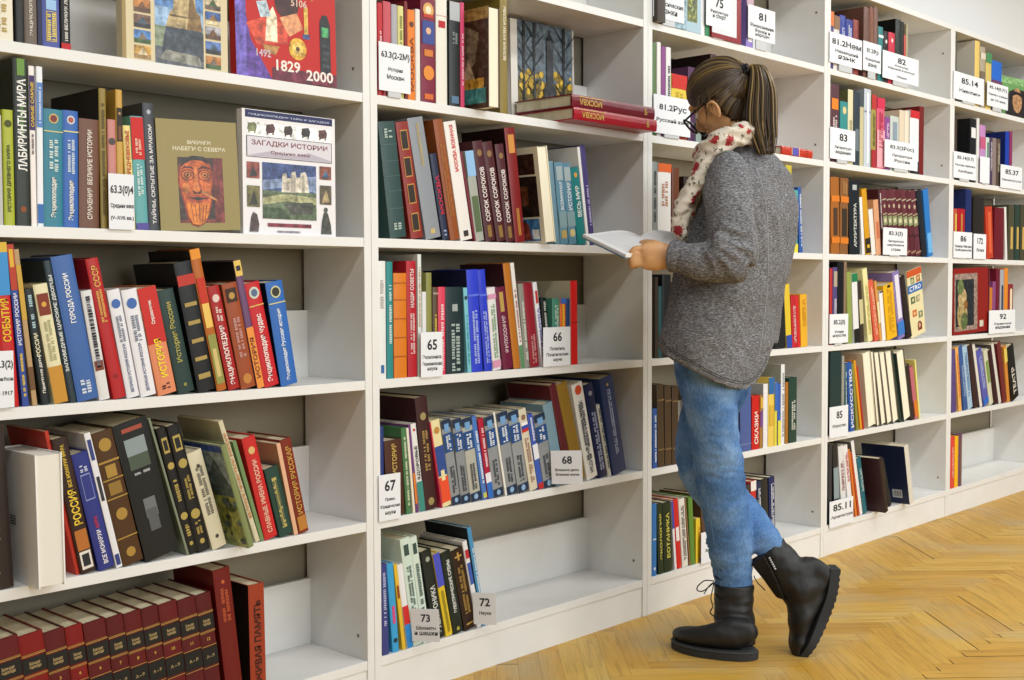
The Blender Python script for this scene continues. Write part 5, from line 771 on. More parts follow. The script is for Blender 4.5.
def art_album(a):
    a.rect(.30, 0, .76, 1, '5c8ac6'); a.rect(.3, .0, .76, .45, '8fb0d4')
    a.rect(.3, 0, .76, .14, '5c6068'); a.rect(.3, .14, .76, .3, '7c8a70')
    a.poly([(.36, .1), (.4, .3), (.42, .34), (.72, .32), (.76, .28), (.76, .06)], '3a4450'); a.poly([(.34, .04), (.4, .12), (.72, .1), (.74, .02)], '8a8a80')
    a.poly([(.4, .3), (.44, .42), (.47, .44), (.48, .54), (.51, .56), (.52, .66), (.54, .8), (.62, .8), (.65, .64), (.68, .56), (.69, .46), (.73, .42), (.75, .3)], 'b8a274'); a.poly([(.6, .3), (.62, .44), (.63, .58), (.66, .56), (.69, .46), (.73, .42), (.75, .3)], '7c6034'); a.poly([(.44, .4), (.7, .4), (.7, .385), (.44, .385)], '6a5a38')
    a.poly([(.5, .6), (.48, .72), (.53, .76), (.6, .78), (.68, .74), (.66, .62)], '7a5a3a'); a.poly([(.52, .74), (.55, .97), (.61, .96), (.63, .76)], '4a4038')
    cs = ['c89a40', '4a80c0', '78584a', 'b8783a', '5878b8', 'a8a8b0', '3a5a9a', 'c0b090']; c2 = ['8a6a3a', '3a5a30', '2a2a30', '5a4030', 'd8c8a0', '6a5a50', '40586a', '704a30']
    for i in range(8):
        v = .02+i*.118
        for k, u in enumerate((.11, .78)):
            c = cs[(i+3*k) % 8]; a.rect(u, v, u+.15, v+.1, c); a.rect(u, v, u+.15, v+.035, c2[(i+k) % 8]); a.poly([(u+.03, v+.03), (u+.075, v+.085), (u+.12, v+.03)], c2[(i+k+4) % 8])
    a.rect(0, 0, .035, 1, 'a08a58', 'cover_border')
def art_history(a):
    a.rect(0, 0, .1, 1, '6a58b8'); a.poly([(.1, 0), (.34, 0), (.14, .3), (.1, .5)], '5a3a98'); a.poly([(0, 1), (.2, 1), (.06, .7), (0, .6)], '1c1a30'); a.rect(.34, 0, 1, .1, '6c1430')
    a.poly([(.1, .42), (.3, .5), (.5, .44), (.5, .3), (.2, .26)], 'd8482a'); a.disc(.5, .62, .12, '3a1414'); a.poly([(.42, .5), (.6, .56), (.66, .44), (.52, .36)], 'e09a6a')
    a.poly([(.28, .3), (.3, .5), (.36, .58), (.4, .5), (.4, .3)], 'efe0c0'); a.poly([(.2, .6), (.3, .62), (.34, .5), (.24, .48)], 'b8ccd8'); a.poly([(.25, .27), (.42, .27), (.38, .2), (.29, .2)], 'a8783a')
    a.disc(.6, .27, .09, 'd8a42a'); a.disc(.6, .27, .055, 'efc860'); a.disc(.6, .27, .02, '5a3a18'); a.rect(.67, .4, .71, .62, 'd8b048'); a.rect(.655, .36, .725, .4, '3a4a80')
    a.poly([(.83, .1), (.83, .52), (.86, .58), (.91, .58), (.94, .5), (.94, .1)], '15171b'); a.rect(.85, .4, .92, .48, '4aa868')
    for i in range(4): a.rect(.855, .15+i*.055, .92, .175+i*.055, '3a3e46')
    for (u, v) in ((.7, .72), (.78, .8), (.62, .76), (.4, .76)): a.poly([(u, v), (u+.06, v+.05), (u+.1, v), (u+.05, v-.05)], 'e0702a')
    a.rect(.22, .83, .83, .89, 'e2cf3c', 'title_band'); a.text('ДЛЯ ДЕТЕЙ', .52, .86, .5, .035, '2a1a10'); a.text('ЧЕЛОВЕЧЕСТВА', .56, .955, .84, .07, 'f2e8e8')
    a.text('1829', .5, .12, .24, .09, 'efe4dc'); a.text('2000', .82, .07, .28, .09, 'efe4dc'); a.text('1492', .26, .2, .14, .06, 'd0b8c8'); a.text('5106', .62, .64, .16, .06, 'e0c0b0')
def art_mask(a):
    a.text('ВИКИНГИ:', .52, .80, .3, .034, 'ded8bc'); a.text('НАБЕГИ С СЕВЕРА', .52, .742, .66, .038, 'ded8bc')
    C_ = 'carved_mask'
    a.rect(.24, .07, .8, .665, '33201c', 'dark_square'); a.rect(.68, .07, .8, .665, '6e2420', 'dark_square'); a.rect(.24, .07, .72, .1, '6e2420', 'dark_square')
    out = [(.24, .5), (.25, .58), (.31, .64), (.42, .665), (.54, .66), (.63, .62), (.67, .54), (.67, .44), (.65, .34), (.64, .24), (.6, .14), (.54, .06), (.46, .03), (.38, .05), (.33, .12), (.3, .22), (.26, .34), (.235, .42)]
    a.poly(out, '8c3016', C_); a.poly([(.46+(u-.46)*.9, .36+(v-.36)*.92) for u, v in out], 'bf5a22', C_)
    a.poly([(.25, .56), (.31, .645), (.42, .68), (.56, .675), (.65, .62), (.62, .61), (.54, .635), (.42, .64), (.32, .605)], '1e1512', C_)
    for u in (.355, .565):
        a.disc(u, .505, .085, '7a2a12', C_, .062); a.disc(u, .505, .068, 'c86a2c', C_, .05); a.disc(u, .505, .047, '5c1c10', C_, .034); a.disc(u, .505, .034, 'd88438', C_, .024); a.disc(u, .505, .014, '1c0c0a', C_)
        a.poly([(u-.09, .55), (u-.03, .585), (u+.05, .58), (u+.09, .55), (u+.04, .565), (u-.03, .565)], '4a1810', C_)
    a.poly([(.435, .58), (.48, .58), (.5, .44), (.53, .37), (.46, .345), (.4, .37), (.43, .44)], 'd07430', C_); a.poly([(.48, .58), (.5, .44), (.53, .37), (.5, .36), (.475, .45)], '8c3818', C_); a.poly([(.4, .37), (.46, .345), (.53, .37), (.5, .335), (.42, .335)], '3c120c', C_)
    a.poly([(.28, .42), (.36, .44), (.38, .36), (.32, .33)], 'd67a34', C_); a.poly([(.56, .44), (.64, .42), (.62, .33), (.55, .36)], 'd06c2c', C_)
    a.poly([(.31, .30), (.4, .325), (.47, .318), (.56, .325), (.62, .30), (.56, .265), (.47, .255), (.38, .265)], '9a3c1c', C_); a.poly([(.34, .298), (.47, .305), (.6, .296), (.47, .272)], '180a08', C_)
    a.poly([(.33, .25), (.47, .245), (.61, .25), (.6, .15), (.54, .07), (.46, .045), (.39, .065), (.34, .14)], 'd87a22', C_)
    for u in (.38, .43, .48, .53, .57): a.poly([(u-.006, .235), (u+.006, .235), (.47+(u-.47)*.7+.004, .07), (.47+(u-.47)*.7-.004, .07)], '8a3a14', C_)
    a.poly([(.52, .37), (.7, .29), (.71, .265), (.52, .34)], 'c8844c', C_)
def art_castle(a):
    a.rect(.03, .935, .97, .995, '232a58', 'title_band'); a.text('ЭНЦИКЛОПЕДИЯ ТАЙН И ЗАГАДОК', .5, .962, .88, .022, 'b8bcd8')
    a.rect(.05, .735, .95, .9, 'ffffff'); 
    for i, c in enumerate(('6a7048', '4a2420', '3a2a24', '2a2428', '5a3a34')):
        u = .1+i*.19; a.poly([(u-.05, .84), (u-.04, .89), (u+.03, .9), (u+.05, .87), (u+.04, .83), (u-.02, .82)], c); a.rect(u-.04, .81, u-.025, .85, c); a.rect(u+.02, .81, u+.035, .85, c)
    a.rect(.04, .62, .96, .79, '4a4458', 'title_frame'); a.rect(.047, .625, .953, .785, 'd9d6de', 'title_frame'); a.poly([(.05, .63), (.3, .68), (.5, .65), (.7, .69), (.95, .64), (.95, .628), (.05, .628)], 'b8b2c0', 'title_frame')
    a.text('ЗАГАДКИ ИСТОРИИ', .5, .735, .82, .05, '7a3c44'); a.text('Средние века', .5, .665, .42, .035, '7a4c5c')
    a.rect(.2, .13, .78, .585, '33467c', 'castle_photo'); a.rect(.2, .13, .78, .36, '58684c', 'castle_photo'); a.poly([(.2, .36), (.5, .4), (.78, .36), (.78, .5), (.2, .44)], '7d8fb4', 'castle_photo')
    a.poly([(.4, .35), (.41, .5), (.45, .51), (.46, .47), (.5, .47), (.51, .52), (.55, .53), (.56, .48), (.6, .48), (.61, .52), (.66, .53), (.68, .49), (.7, .36)], 'd0c8b8', 'castle_photo'); a.rect(.5, .35, .55, .5, '9a9488', 'castle_photo'); a.rect(.62, .36, .65, .5, 'a8a294', 'castle_photo')
    a.poly([(.2, .3), (.45, .34), (.78, .32), (.78, .26), (.45, .28), (.2, .24)], 'a8a87c', 'castle_photo'); a.poly([(.42, .26), (.74, .28), (.74, .18), (.5, .17)], '4a4c44', 'castle_photo'); a.poly([(.2, .22), (.4, .22), (.5, .13), (.2, .13)], '3c5034', 'castle_photo')
    a.rect(.25, .065, .72, .095, '7a2434'); a.rect(.35, .02, .6, .035, '9a96a0')
    for (u0, v0, u1, v1, c, c2) in ((.04, .45, .17, .58, '8a4038', '3a2a30'), (.04, .22, .17, .39, '6a6438', '2c2c20'), (.82, .48, .95, .59, '8a4c38', '3c5878'), (.82, .27, .95, .43, '5a5040', 'a89468')):
        a.rect(u0, v0, u1, v1, c, 'side_picture'); a.poly([(u0+.02, v0+.01), ((u0+u1)/2, v1-.03), (u1-.02, v0+.02)], c2, 'side_picture')
    a.poly([(.83, .02), (.84, .12), (.86, .19), (.88, .22), (.91, .19), (.94, .1), (.95, .02)], '3c4038', 'statue_picture'); a.disc(.885, .225, .022, '4a4e44', 'statue_picture')
    a.poly([(.06, .02), (.08, .14), (.1, .18), (.14, .16), (.16, .08), (.15, .02)], '4a3c38', 'statue_picture')
def art_trees(a):
    a.rect(.1, 0, .97, 1, '5a6a76'); a.rect(.1, .0, .97, .45, '6c5c22')
    rr = random.Random(8)
    for i in range(90):
        u, v = rr.uniform(.14, .93), rr.uniform(.04, .55)
        if .52 < u < .68: continue
        a.disc(u, v, rr.uniform(.015, .05), rr.choice(('b8941c', '8a701e', 'c8a428', '4a4424')))
    for u in (.2, .36, .82):
        a.poly([(u-.02, 0), (u+.02, 0), (u+.01, .5), (u+.03, 1), (u-.01, 1), (u-.015, .5)], '1d2226')
        for j in range(7):
            v = .3+j*.09; s = 1 if j % 2 else -1; L = rr.uniform(.08, .2); a.poly([(u, v), (u+s*L, v+L*1.0), (u+s*L, v+L*1.04), (u, v+.025)], '1d2226')
    a.poly([(.5, 0), (.5, .38), (.55, .44), (.55, .86), (.58, .9), (.6, .96), (.62, .9), (.66, .86), (.65, .44), (.7, .38), (.7, 0)], '23272e')
    a.rect(0, 0, .1, 1, 'dedad2', 'cover_border')
def art_floral(a):
    a.rect(.5, .1, .86, .98, '6a7434', 'flower_panel')
    rr = random.Random(3)
    for i in range(70): a.disc(rr.uniform(.53, .82), rr.uniform(.12, .96), rr.uniform(.02, .045), rr.choice(('d8c860', '8a9a50', '2c3c58', 'b8b870', '3a4420')), 'flower_panel')
    a.rect(.0, .0, .45, .3, '8aa8b8')
def art_redborder(a):
    a.rect(.0, .05, .84, 1, 'dfe3ea', 'pale_page'); a.disc(.55, .4, .03, '70747c', 'pale_page'); a.disc(.58, .37, .02, '90949c', 'pale_page')
def art_retro(a):
    a.rect(0, .9, 1, 1, 'c8582a', 'title_band'); a.rect(.0, .66, 1, .78, '2c68b0', 'title_band'); a.text('CTRO', .5, .72, .8, .07, 'eef0f2')
    for (u, v, c) in ((.2, .84, '8a9a70'), (.6, .84, 'b07040'), (.15, .55, '4a6a48'), (.5, .55, 'a8a888'), (.2, .35, 'd06828'), (.6, .3, '7c8a68'), (.5, .12, '9a3428')): a.rect(u, v-.05, u+.28, v+.05, c); a.disc(u+.14, v, .06, 'd8c090')
    a.disc(.62, .14, .14, '7a2420'); a.disc(.62, .14, .08, 'c89a78')
def art_greenmag(a):
    a.rect(0, .82, 1, 1, '8ab878'); a.poly([(.1, 0), (.12, .4), (.2, .62), (.35, .72), (.6, .7), (.75, .5), (.8, 0)], '241c1e', 'dark_haired_figure'); a.disc(.4, .42, .12, 'b88a60', 'dark_haired_figure'); a.poly([(.24, .5), (.4, .58), (.55, .5), (.56, .62), (.3, .66)], '181214', 'dark_haired_figure')
def art_redframe(a):
    a.rect(.03, .05, .68, .92, '9a8478', 'frame_border'); a.rect(.06, .12, .58, .83, '20262a', 'painting'); a.disc(.25, .3, .14, 'a89460', 'painting', .18); a.disc(.25, .55, .12, 'b8a070', 'painting'); a.disc(.2, .72, .09, '6a7a4a', 'painting'); a.disc(.35, .45, .05, '8a5a28', 'painting'); a.disc(.3, .2, .1, '5c6a40', 'painting')
    a.rect(.74, .08, .86, .18, 'd8d0c0', 'price_tag')
FACES = [
(0, 'A', -0.6312, 0.012, 0.2467, 0.262, 0.02, 0, 'album', 'd9cba6', 'large picture album with stone monument photo facing out, top shelf of the left case'),
(0, 'A', -0.3642, 0.01, 0.2726, 0.2748, 0.022, 0.0171, 'history', 'bf1f18', "red children's history book facing out with year 2000, top shelf of the left case"),
(0, 'B', -0.5459, 0.02, 0.1941, 0.2303, 0.03, 0.0414, 'mask', '94854f', 'olive book facing out with an orange carved mask, second shelf of the left case'),
(0, 'B', -0.3466, 0.018, 0.2542, 0.2721, 0.02, 0, 'castle', 'e9e7ea', 'white book of history riddles facing out with a castle, second shelf of the left case'),
(1, 'A', 0.661, 0.165, 0.2821, 0.3048, 0.012, 0.0222, 'trees', 'c9c4bd', 'dark picture book facing out with a monument among bare trees, second case'),
(2, 'Z', 1.2152, 0.0, 0.1509, 0.312, 0.012, 0, 'floral', 'a9c6d6', "pale blue book facing out with flower panel, top shelf of the reader's case"),
(2, 'Z', 1.4219, -0.004, 0.1696, 0.312, 0.014, 0, 'redborder', '8c1620', "red bordered booklet facing out above the reader's head"),
(3, 'C', 2.9129, 0.01, 0.1352, 0.2809, 0.006, 0.1898, 'retro', 'e6dcae', 'cream magazine facing out with blue letters CTRO, fourth shelf of the fourth case'),
(4, 'Z', 3.8483, 0.02, 0.495, 0.1805, 0.008, 0.0369, 'greenmag', '6ea060', 'green magazine facing out with a dark haired figure, top shelf of the rightmost case'),
(4, 'C', 3.3158, 0.006, 0.3808, 0.2918, 0.022, 0.0303, 'redframe', '8e1c14', 'dark red album facing out with framed painting, fourth shelf of the rightmost case'),
]
for (u, row, x, y, w, h, th, lean, art, col, label) in FACES:
    t = thing('book', label, 'book', (x, y, ROWZ[row]+.0003), (0, -lean, 0), 'books shown face out')
    mb = MB().box(0, 0, 0, w, .0025, h).box(0, th-.0025, 0, w, th, h).box(0, .0025, 0, .003, th-.0025, h); mb.build('cover', M(col, .32), t)
    MB().box(.003, .0026, .002, w-.004, th-.0026, h-.003).build('page_block', PAGES, t)
    a = Art(w, h); globals()['art_'+art](a); a.build(t)
# plain spine of a pale booklet standing left of the framed album etc.

# ---------------------------------------------------------------- books lying flat
def lying(x0, x1, y, z, th, dep, col, title, label, tcol='c8a050', bands=()):
    t = thing('book', label, 'book', (x0, y, z), (0, 0, 0), 'books lying flat')
    L = x1-x0; b = .003
    prof = [(dep, 0), (b, 0), (.001, th*.2), (0, th*.5), (.001, th*.8), (b, th), (dep, th), (dep, th-.003), (b+.004, th-.003), (b+.004, .003), (dep, .003)]
    n = len(prof); v = [(0, p, q) for p, q in prof]+[(L, p, q) for p, q in prof]
    f = [tuple(range(n)), tuple(range(2*n-1, n-1, -1))]+[(i, n+i, n+(i+1) % n, (i+1) % n) for i in range(n)]
    mesh_obj('cover', v, f, [M(col, .3)], t)
    MB().box(.004, b+.005, .0032, L-.004, dep-.004, th-.0032).build('page_block', PAGES, t)
    if title:
        mb = MB(); text_flat(mb, title, 0, 0, L*.26, th*.5, -.0012); mb.v = [(L*.21-a, b, th*.47-c) for a, b, c in mb.v]; mb.build('spine_title', M(tcol, .4), t)
        mb = MB().poly([(L*.07, -.0011, th*.84), (L*.36, -.0011, th*.84), (L*.36, -.0011, th*.9), (L*.07, -.0011, th*.9)]); mb.build('spine_rule', M(tcol, .4), t)
        mb = MB(); text_flat(mb, 'Б', L*.88, th*.5, L*.05, th*.5, -.0012); mb.build('emblem', M(tcol, .4), t)
    if bands:
        mb = MB(); cs = []
        for i, (a, c, h) in enumerate(bands): cs.append(M(h, .4)); mb.poly([(L*a, -.0006, th*.06), (L*c, -.0006, th*.06), (L*c, -.0006, th*.94), (L*a, -.0006, th*.94)], i)
        mb.build('spine_band', cs, t)
zA = ROWZ['A']
lying(.672, 1.050, -.062, zA+.0003, .0335, .215, 'a01a28', 'МОСКВА', 'bright red album lying flat at the bottom of the pair, second case')
lying(.666, 1.042, -.060, zA+.0345, .0345, .215, '701c2a', 'МОСКВА', 'dark red album lying flat on top of the bright red one, second case')
LYX = 0
lying(1.86, 2.07, -.002, zA+.0003, .03, .16, 'c03c28', '', 'orange red book lying flat behind the reader\'s shoulder with blue band', bands=((.33, .52, '5a5ab8'), (.54, .56, 'e8c8a0'), (.3, .32, 'e8c8a0'), (.8, .82, 'a82c20')))

# ---------------------------------------------------------------- person
PERSON = {'torso': [(0.0103, 0.05, 0.6641, 0.1872, 0.1161), (0.0058, 0.05, 0.748, 0.2059, 0.1277), (0.0069, 0.05, 0.8177, 0.2145, 0.133), (0.0136, 0.05, 0.8733, 0.2196, 0.1361), (0.0231, 0.05, 0.9372, 0.211, 0.1308), (0.0367, 0.05, 0.9982, 0.2076, 0.1287), (0.0489, 0.05, 1.0536, 0.2059, 0.1277), (0.0652, 0.05, 1.12, 0.2025, 0.1256), (0.0802, 0.05, 1.1807, 0.1974, 0.1224), (0.0868, 0.05, 1.2331, 0.1889, 0.1171), (0.088, 0.05, 1.2826, 0.1736, 0.1076), (0.0905, 0.05, 1.3239, 0.16, 0.0992), (0.0862, 0.05, 1.3569, 0.1311, 0.0813), (0.0792, 0.05, 1.3816, 0.0987, 0.0612), (0.0791, 0.05, 1.4008, 0.0647, 0.0401), (0.0762, 0.05, 1.4228, 0.0374, 0.0232)], 'larm': [(0.011, -0.07, 1.3368, 0.0412, 0.05), (0.0023, -0.105, 1.2992, 0.0604, 0.06), (-0.0027, -0.135, 1.2445, 0.0659, 0.062), (-0.0008, -0.155, 1.1938, 0.0659, 0.062), (0.0019, -0.17, 1.1413, 0.0673, 0.06), (0.0054, -0.18, 1.0971, 0.0673, 0.058), (0.0021, -0.185, 1.0661, 0.0577, 0.055)], 'lfore': [(0.0253, -0.185, 1.0789, 0.0522, 0.05), (-0.0143, -0.19, 1.0699, 0.059, 0.052), (-0.0598, -0.185, 1.0702, 0.0563, 0.048), (-0.0996, -0.175, 1.077, 0.0494, 0.045), (-0.1293, -0.165, 1.085, 0.0439, 0.042), (-0.154, -0.155, 1.088, 0.0384, 0.036)], 'rarm': [(0.1567, 0.17, 1.3463, 0.0494, 0.05), (0.1635, 0.2, 1.2572, 0.0604, 0.06), (0.1527, 0.23, 1.1722, 0.0604, 0.058), (0.1259, 0.24, 1.0998, 0.0549, 0.05), (0.0656, 0.23, 1.0851, 0.0494, 0.045), (-0.0051, 0.19, 1.0903, 0.0412, 0.04), (-0.0442, 0.16, 1.0954, 0.0357, 0.034)], 'folds': [[(-0.0513, -0.225, 1.1367), (-0.0078, -0.238, 1.1183), (0.0456, -0.225, 1.0957)], [(-0.0542, -0.228, 1.1213), (-0.0134, -0.242, 1.0954), (0.0388, -0.222, 1.0577)], [(-0.0593, -0.228, 1.1061), (-0.0282, -0.24, 1.0703), (0.0071, -0.215, 1.0273)], [(-0.0715, -0.225, 1.1012), (-0.0552, -0.235, 1.0654), (-0.0441, -0.215, 1.0274)], [(-0.0339, -0.212, 1.1626), (0.0041, -0.228, 1.149), (0.0509, -0.21, 1.1395)]], 'seam': [(0.0823, 1.3204), (0.1012, 1.2625), (0.1121, 1.1966), (0.1178, 1.1307), (0.1209, 1.0646), (0.1213, 0.9984), (0.1163, 0.9321), (0.1088, 0.8657), (0.0985, 0.8072)], 'nape': [(-0.0152, -0.032, 1.5119), (-0.0068, -0.03, 1.4934), (0.0078, -0.024, 1.4755), (0.0255, -0.016, 1.4632), (0.0458, -0.009, 1.456), (0.0665, -0.0, 1.4545), (0.0851, 0.012, 1.4587)], 'hem': [(-0.1949, 0.8919), (-0.176, 0.8703), (-0.1504, 0.8271), (-0.1086, 0.8), (-0.0358, 0.7593), (0.0209, 0.7375), (0.064, 0.732), (0.1017, 0.7507), (0.1337, 0.7938), (0.1603, 0.8503)], 'lleg': [(-0.0192, 0.01, 0.8283, 0.1043, 0.1), (-0.0233, -0.0, 0.7657, 0.0961, 0.1), (-0.0247, -0.01, 0.7033, 0.0769, 0.09), (-0.0162, -0.01, 0.6291, 0.0686, 0.082), (-0.004, -0.005, 0.5458, 0.0686, 0.075), (0.011, -0.0, 0.4481, 0.0673, 0.066), (0.026, 0.005, 0.3638, 0.0645, 0.062), (0.0356, 0.01, 0.2791, 0.059, 0.058), (0.0451, 0.015, 0.208, 0.0535, 0.053), (0.0482, 0.015, 0.1519, 0.0508, 0.05), (0.0513, 0.015, 0.0676, 0.0412, 0.045)], 'rleg': [(0.0098, 0.1, 0.8148, 0.1098, 0.1), (0.0118, 0.11, 0.7319, 0.0988, 0.095), (-0.0045, 0.13, 0.656, 0.0769, 0.085), (-0.0284, 0.14, 0.5832, 0.0686, 0.078), (-0.0324, 0.15, 0.5155, 0.0631, 0.07), (-0.0078, 0.14, 0.4476, 0.0631, 0.066), (0.0445, 0.11, 0.3979, 0.0618, 0.064), (0.0901, 0.08, 0.3576, 0.0563, 0.06), (0.1238, 0.05, 0.3153, 0.0494, 0.054), (0.146, 0.022, 0.2873, 0.0447, 0.048), (0.1641, 0.015, 0.2608, 0.0412, 0.045)], 'lshaft': [(0.0475, 0.012, 0.1835, 0.0544, 0.054), (0.0469, 0.008, 0.1397, 0.0549, 0.055), (0.0457, 0.0, 0.0999, 0.0549, 0.054), (0.0491, -0.005, 0.0593, 0.0549, 0.05), (0.0553, -0.01, 0.016, 0.0494, 0.043)], 'heelcap': [(0.2041, -0.005, 0.2262, 0.0384, 0.04), (0.2361, -0.01, 0.2189, 0.0439, 0.04), (0.2691, -0.01, 0.2188, 0.0357, 0.034)], 'lfoot': [(-0.1, 0.15, -0.0197, 0.0082, 0.014), (-0.0898, 0.14, -0.0139, 0.0192, 0.03), (-0.0632, 0.125, -0.0066, 0.0261, 0.042), (-0.0269, 0.1, 0.0035, 0.0329, 0.047), (0.0088, 0.075, 0.0136, 0.0426, 0.046), (0.0411, 0.05, 0.0208, 0.0522, 0.043), (0.072, 0.02, 0.021, 0.0467, 0.039), (0.0959, -0.0, 0.0213, 0.0384, 0.033), (0.1087, -0.005, 0.0199, 0.022, 0.02)], 'rshaft': [(0.147, 0.02, 0.2822, 0.048, 0.05), (0.1742, 0.01, 0.2451, 0.0508, 0.052), (0.2054, 0.0, 0.2027, 0.0563, 0.053), (0.2337, -0.01, 0.1661, 0.0549, 0.05), (0.2532, -0.01, 0.1437, 0.0384, 0.04)], 'rfoot': [(0.2137, -0.03, -0.0091, 0.0082, 0.02), (0.2122, -0.03, 0.0103, 0.0151, 0.034), (0.2146, -0.025, 0.0366, 0.022, 0.042), (0.2237, -0.02, 0.0741, 0.0316, 0.046), (0.2329, -0.015, 0.1172, 0.0439, 0.046), (0.2448, -0.01, 0.1577, 0.0549, 0.043), (0.2611, -0.01, 0.1938, 0.0631, 0.04), (0.2774, -0.01, 0.2243, 0.0549, 0.036), (0.291, -0.01, 0.2465, 0.0302, 0.028)], 'lsole': [(0.0791, -0.058), (0.0456, -0.0621), (-0.0036, -0.0482), (-0.043, -0.0206), (-0.0685, 0.0119), (-0.0854, 0.0497)], 'rsole_in': [(0.3021, -0.01, 0.2354), (0.2916, -0.01, 0.1714), (0.2653, -0.018, 0.1012), (0.2338, -0.025, 0.0338), (0.2109, -0.03, -0.0036)], 'rsole_out': [(0.3296, -0.01, 0.2353), (0.3205, -0.01, 0.1713), (0.2942, -0.018, 0.0984), (0.2559, -0.025, 0.0281), (0.2193, -0.03, -0.0231)], 'neck': [(0.0125, 0.035, 1.4975, 0.0522, 0.052), (0.0329, 0.04, 1.4545, 0.0522, 0.052), (0.0578, 0.04, 1.4107, 0.0549, 0.055), (0.0783, 0.045, 1.3674, 0.0714, 0.075)], 'head': (0.0119, 0.04, 1.5391), 'tie': (0.0696, -0.015, 1.5919), 'scarf': [(0.0751, -0.04, 1.4224), (0.0373, -0.07, 1.4134), (-0.0025, -0.085, 1.3986), (-0.0361, -0.08, 1.3808), (-0.0509, -0.04, 1.3667), (-0.047, 0.02, 1.3651), (-0.0174, 0.085, 1.3886), (0.035, 0.13, 1.4187), (0.0838, 0.12, 1.4398), (0.0982, 0.05, 1.4392), (0.0891, -0.01, 1.4315)], 'scarfdrop': [(-0.0317, -0.07, 1.3661, 0.0247, 0.03), (-0.0563, -0.075, 1.3339, 0.0275, 0.03), (-0.0676, -0.08, 1.299, 0.0275, 0.03), (-0.0895, -0.085, 1.259, 0.0261, 0.03), (-0.1113, -0.09, 1.2218, 0.0261, 0.028), (-0.1218, -0.09, 1.1848, 0.0206, 0.025), (-0.1164, -0.09, 1.153, 0.0124, 0.018), (-0.1138, -0.09, 1.1371, 0.0055, 0.01)], 'scarfunder': [(-0.0304, -0.03, 1.3544, 0.0357, 0.04), (-0.0557, -0.02, 1.3017, 0.0247, 0.05), (-0.0717, -0.02, 1.2424, 0.0192, 0.05), (-0.0824, -0.02, 1.1885, 0.011, 0.03)], 'tail': [(0.0754, -0.02, 1.591, 0.011), (0.0905, -0.025, 1.6007, 0.0165), (0.1004, -0.03, 1.5838, 0.0247), (0.1053, -0.04, 1.5395, 0.0371), (0.1045, -0.045, 1.4935, 0.0426), (0.1038, -0.05, 1.4476, 0.0426), (0.1083, -0.055, 1.4044, 0.0371), (0.1129, -0.06, 1.3614, 0.0233)], 'palm': [(-0.137, -0.145, 1.0882, 0.0329, 0.024), (-0.1605, -0.145, 1.0869, 0.0329, 0.023), (-0.1842, -0.147, 1.0883, 0.0384, 0.02), (-0.2078, -0.148, 1.0883, 0.0384, 0.018), (-0.2235, -0.148, 1.0871, 0.0343, 0.015)], 'fingers': [[(-0.2209, -0.148, 1.1066), (-0.242, -0.15, 1.1079), (-0.2537, -0.147, 1.0976), (-0.251, -0.12, 1.0879), (-0.2342, -0.1, 1.0856)], [(-0.2209, -0.148, 1.0933), (-0.242, -0.15, 1.0926), (-0.256, -0.147, 1.0862), (-0.2534, -0.12, 1.0789), (-0.2342, -0.1, 1.0777)], [(-0.2209, -0.148, 1.08), (-0.242, -0.15, 1.0798), (-0.2536, -0.147, 1.0747), (-0.251, -0.12, 1.07), (-0.2342, -0.1, 1.0698)], [(-0.2209, -0.148, 1.0668), (-0.2419, -0.15, 1.0671), (-0.2513, -0.147, 1.0632), (-0.2486, -0.12, 1.061), (-0.2342, -0.1, 1.0618)]], 'thumb': [(-0.1671, -0.135, 1.1094), (-0.1887, -0.118, 1.1218), (-0.2099, -0.095, 1.1254), (-0.2244, -0.082, 1.1246)], 'rpalm': [(-0.032, 0.165, 1.0955, 0.0329, 0.026), (-0.0586, 0.16, 1.0955, 0.0357, 0.022), (-0.0829, 0.15, 1.101, 0.0329, 0.016)], 'rfingers': [[(-0.0772, 0.15, 1.1152), (-0.1, 0.15, 1.1125), (-0.1213, 0.14, 1.1065), (-0.1351, 0.12, 1.1032)], [(-0.0772, 0.15, 1.1033), (-0.1, 0.15, 1.1005), (-0.1212, 0.14, 1.0952), (-0.1351, 0.12, 1.0933)], [(-0.0771, 0.15, 1.0913), (-0.1, 0.15, 1.0885), (-0.1212, 0.14, 1.0838), (-0.1351, 0.12, 1.0834)], [(-0.0771, 0.15, 1.0793), (-0.0999, 0.15, 1.0766), (-0.1212, 0.14, 1.0725), (-0.1351, 0.12, 1.0736)]], 'rthumb': [(-0.0644, 0.14, 1.1205), (-0.09, 0.12, 1.1313), (-0.1089, 0.105, 1.1364)], 'book': {'Ln': (-0.2694, -0.165, 1.092), 'Lf': (-0.3716, -0.005, 1.1522), 'Gf': (-0.2096, 0.045, 1.1483), 'Gn': (-0.1362, -0.1, 1.0998), 'Rf': (-0.0964, 0.115, 1.1635), 'Rn': (-0.0566, -0.03, 1.1258)}, 'lace1': [(-0.0117, -0.01, 0.1975), (-0.0381, -0.02, 0.2014), (-0.0581, -0.025, 0.1875), (-0.0594, -0.025, 0.175), (-0.0435, -0.02, 0.1723), (-0.023, -0.012, 0.1841), (-0.0117, -0.01, 0.1947)], 'lace2': [(-0.0117, -0.01, 0.1947), (-0.0271, -0.02, 0.1861), (-0.0423, -0.03, 0.1666)], 'lace3': [(-0.0134, -0.02, 0.1944), (-0.0201, -0.028, 0.1715), (-0.0231, -0.03, 0.1526), (-0.0172, -0.028, 0.1327)], 'lace4': [(0.0964, -0.02, 0.2135), (0.1027, -0.03, 0.1993), (0.1247, -0.03, 0.177)], 'flap': [(0.0892, 0.0, 0.2449), (0.1214, -0.03, 0.2738), (0.1547, -0.03, 0.2101), (0.182, -0.02, 0.1466), (0.1616, 0.0, 0.1498), (0.1281, 0.0, 0.1974)], 'P0': [0.93, -0.36, 0.0]}
from mathutils import noise
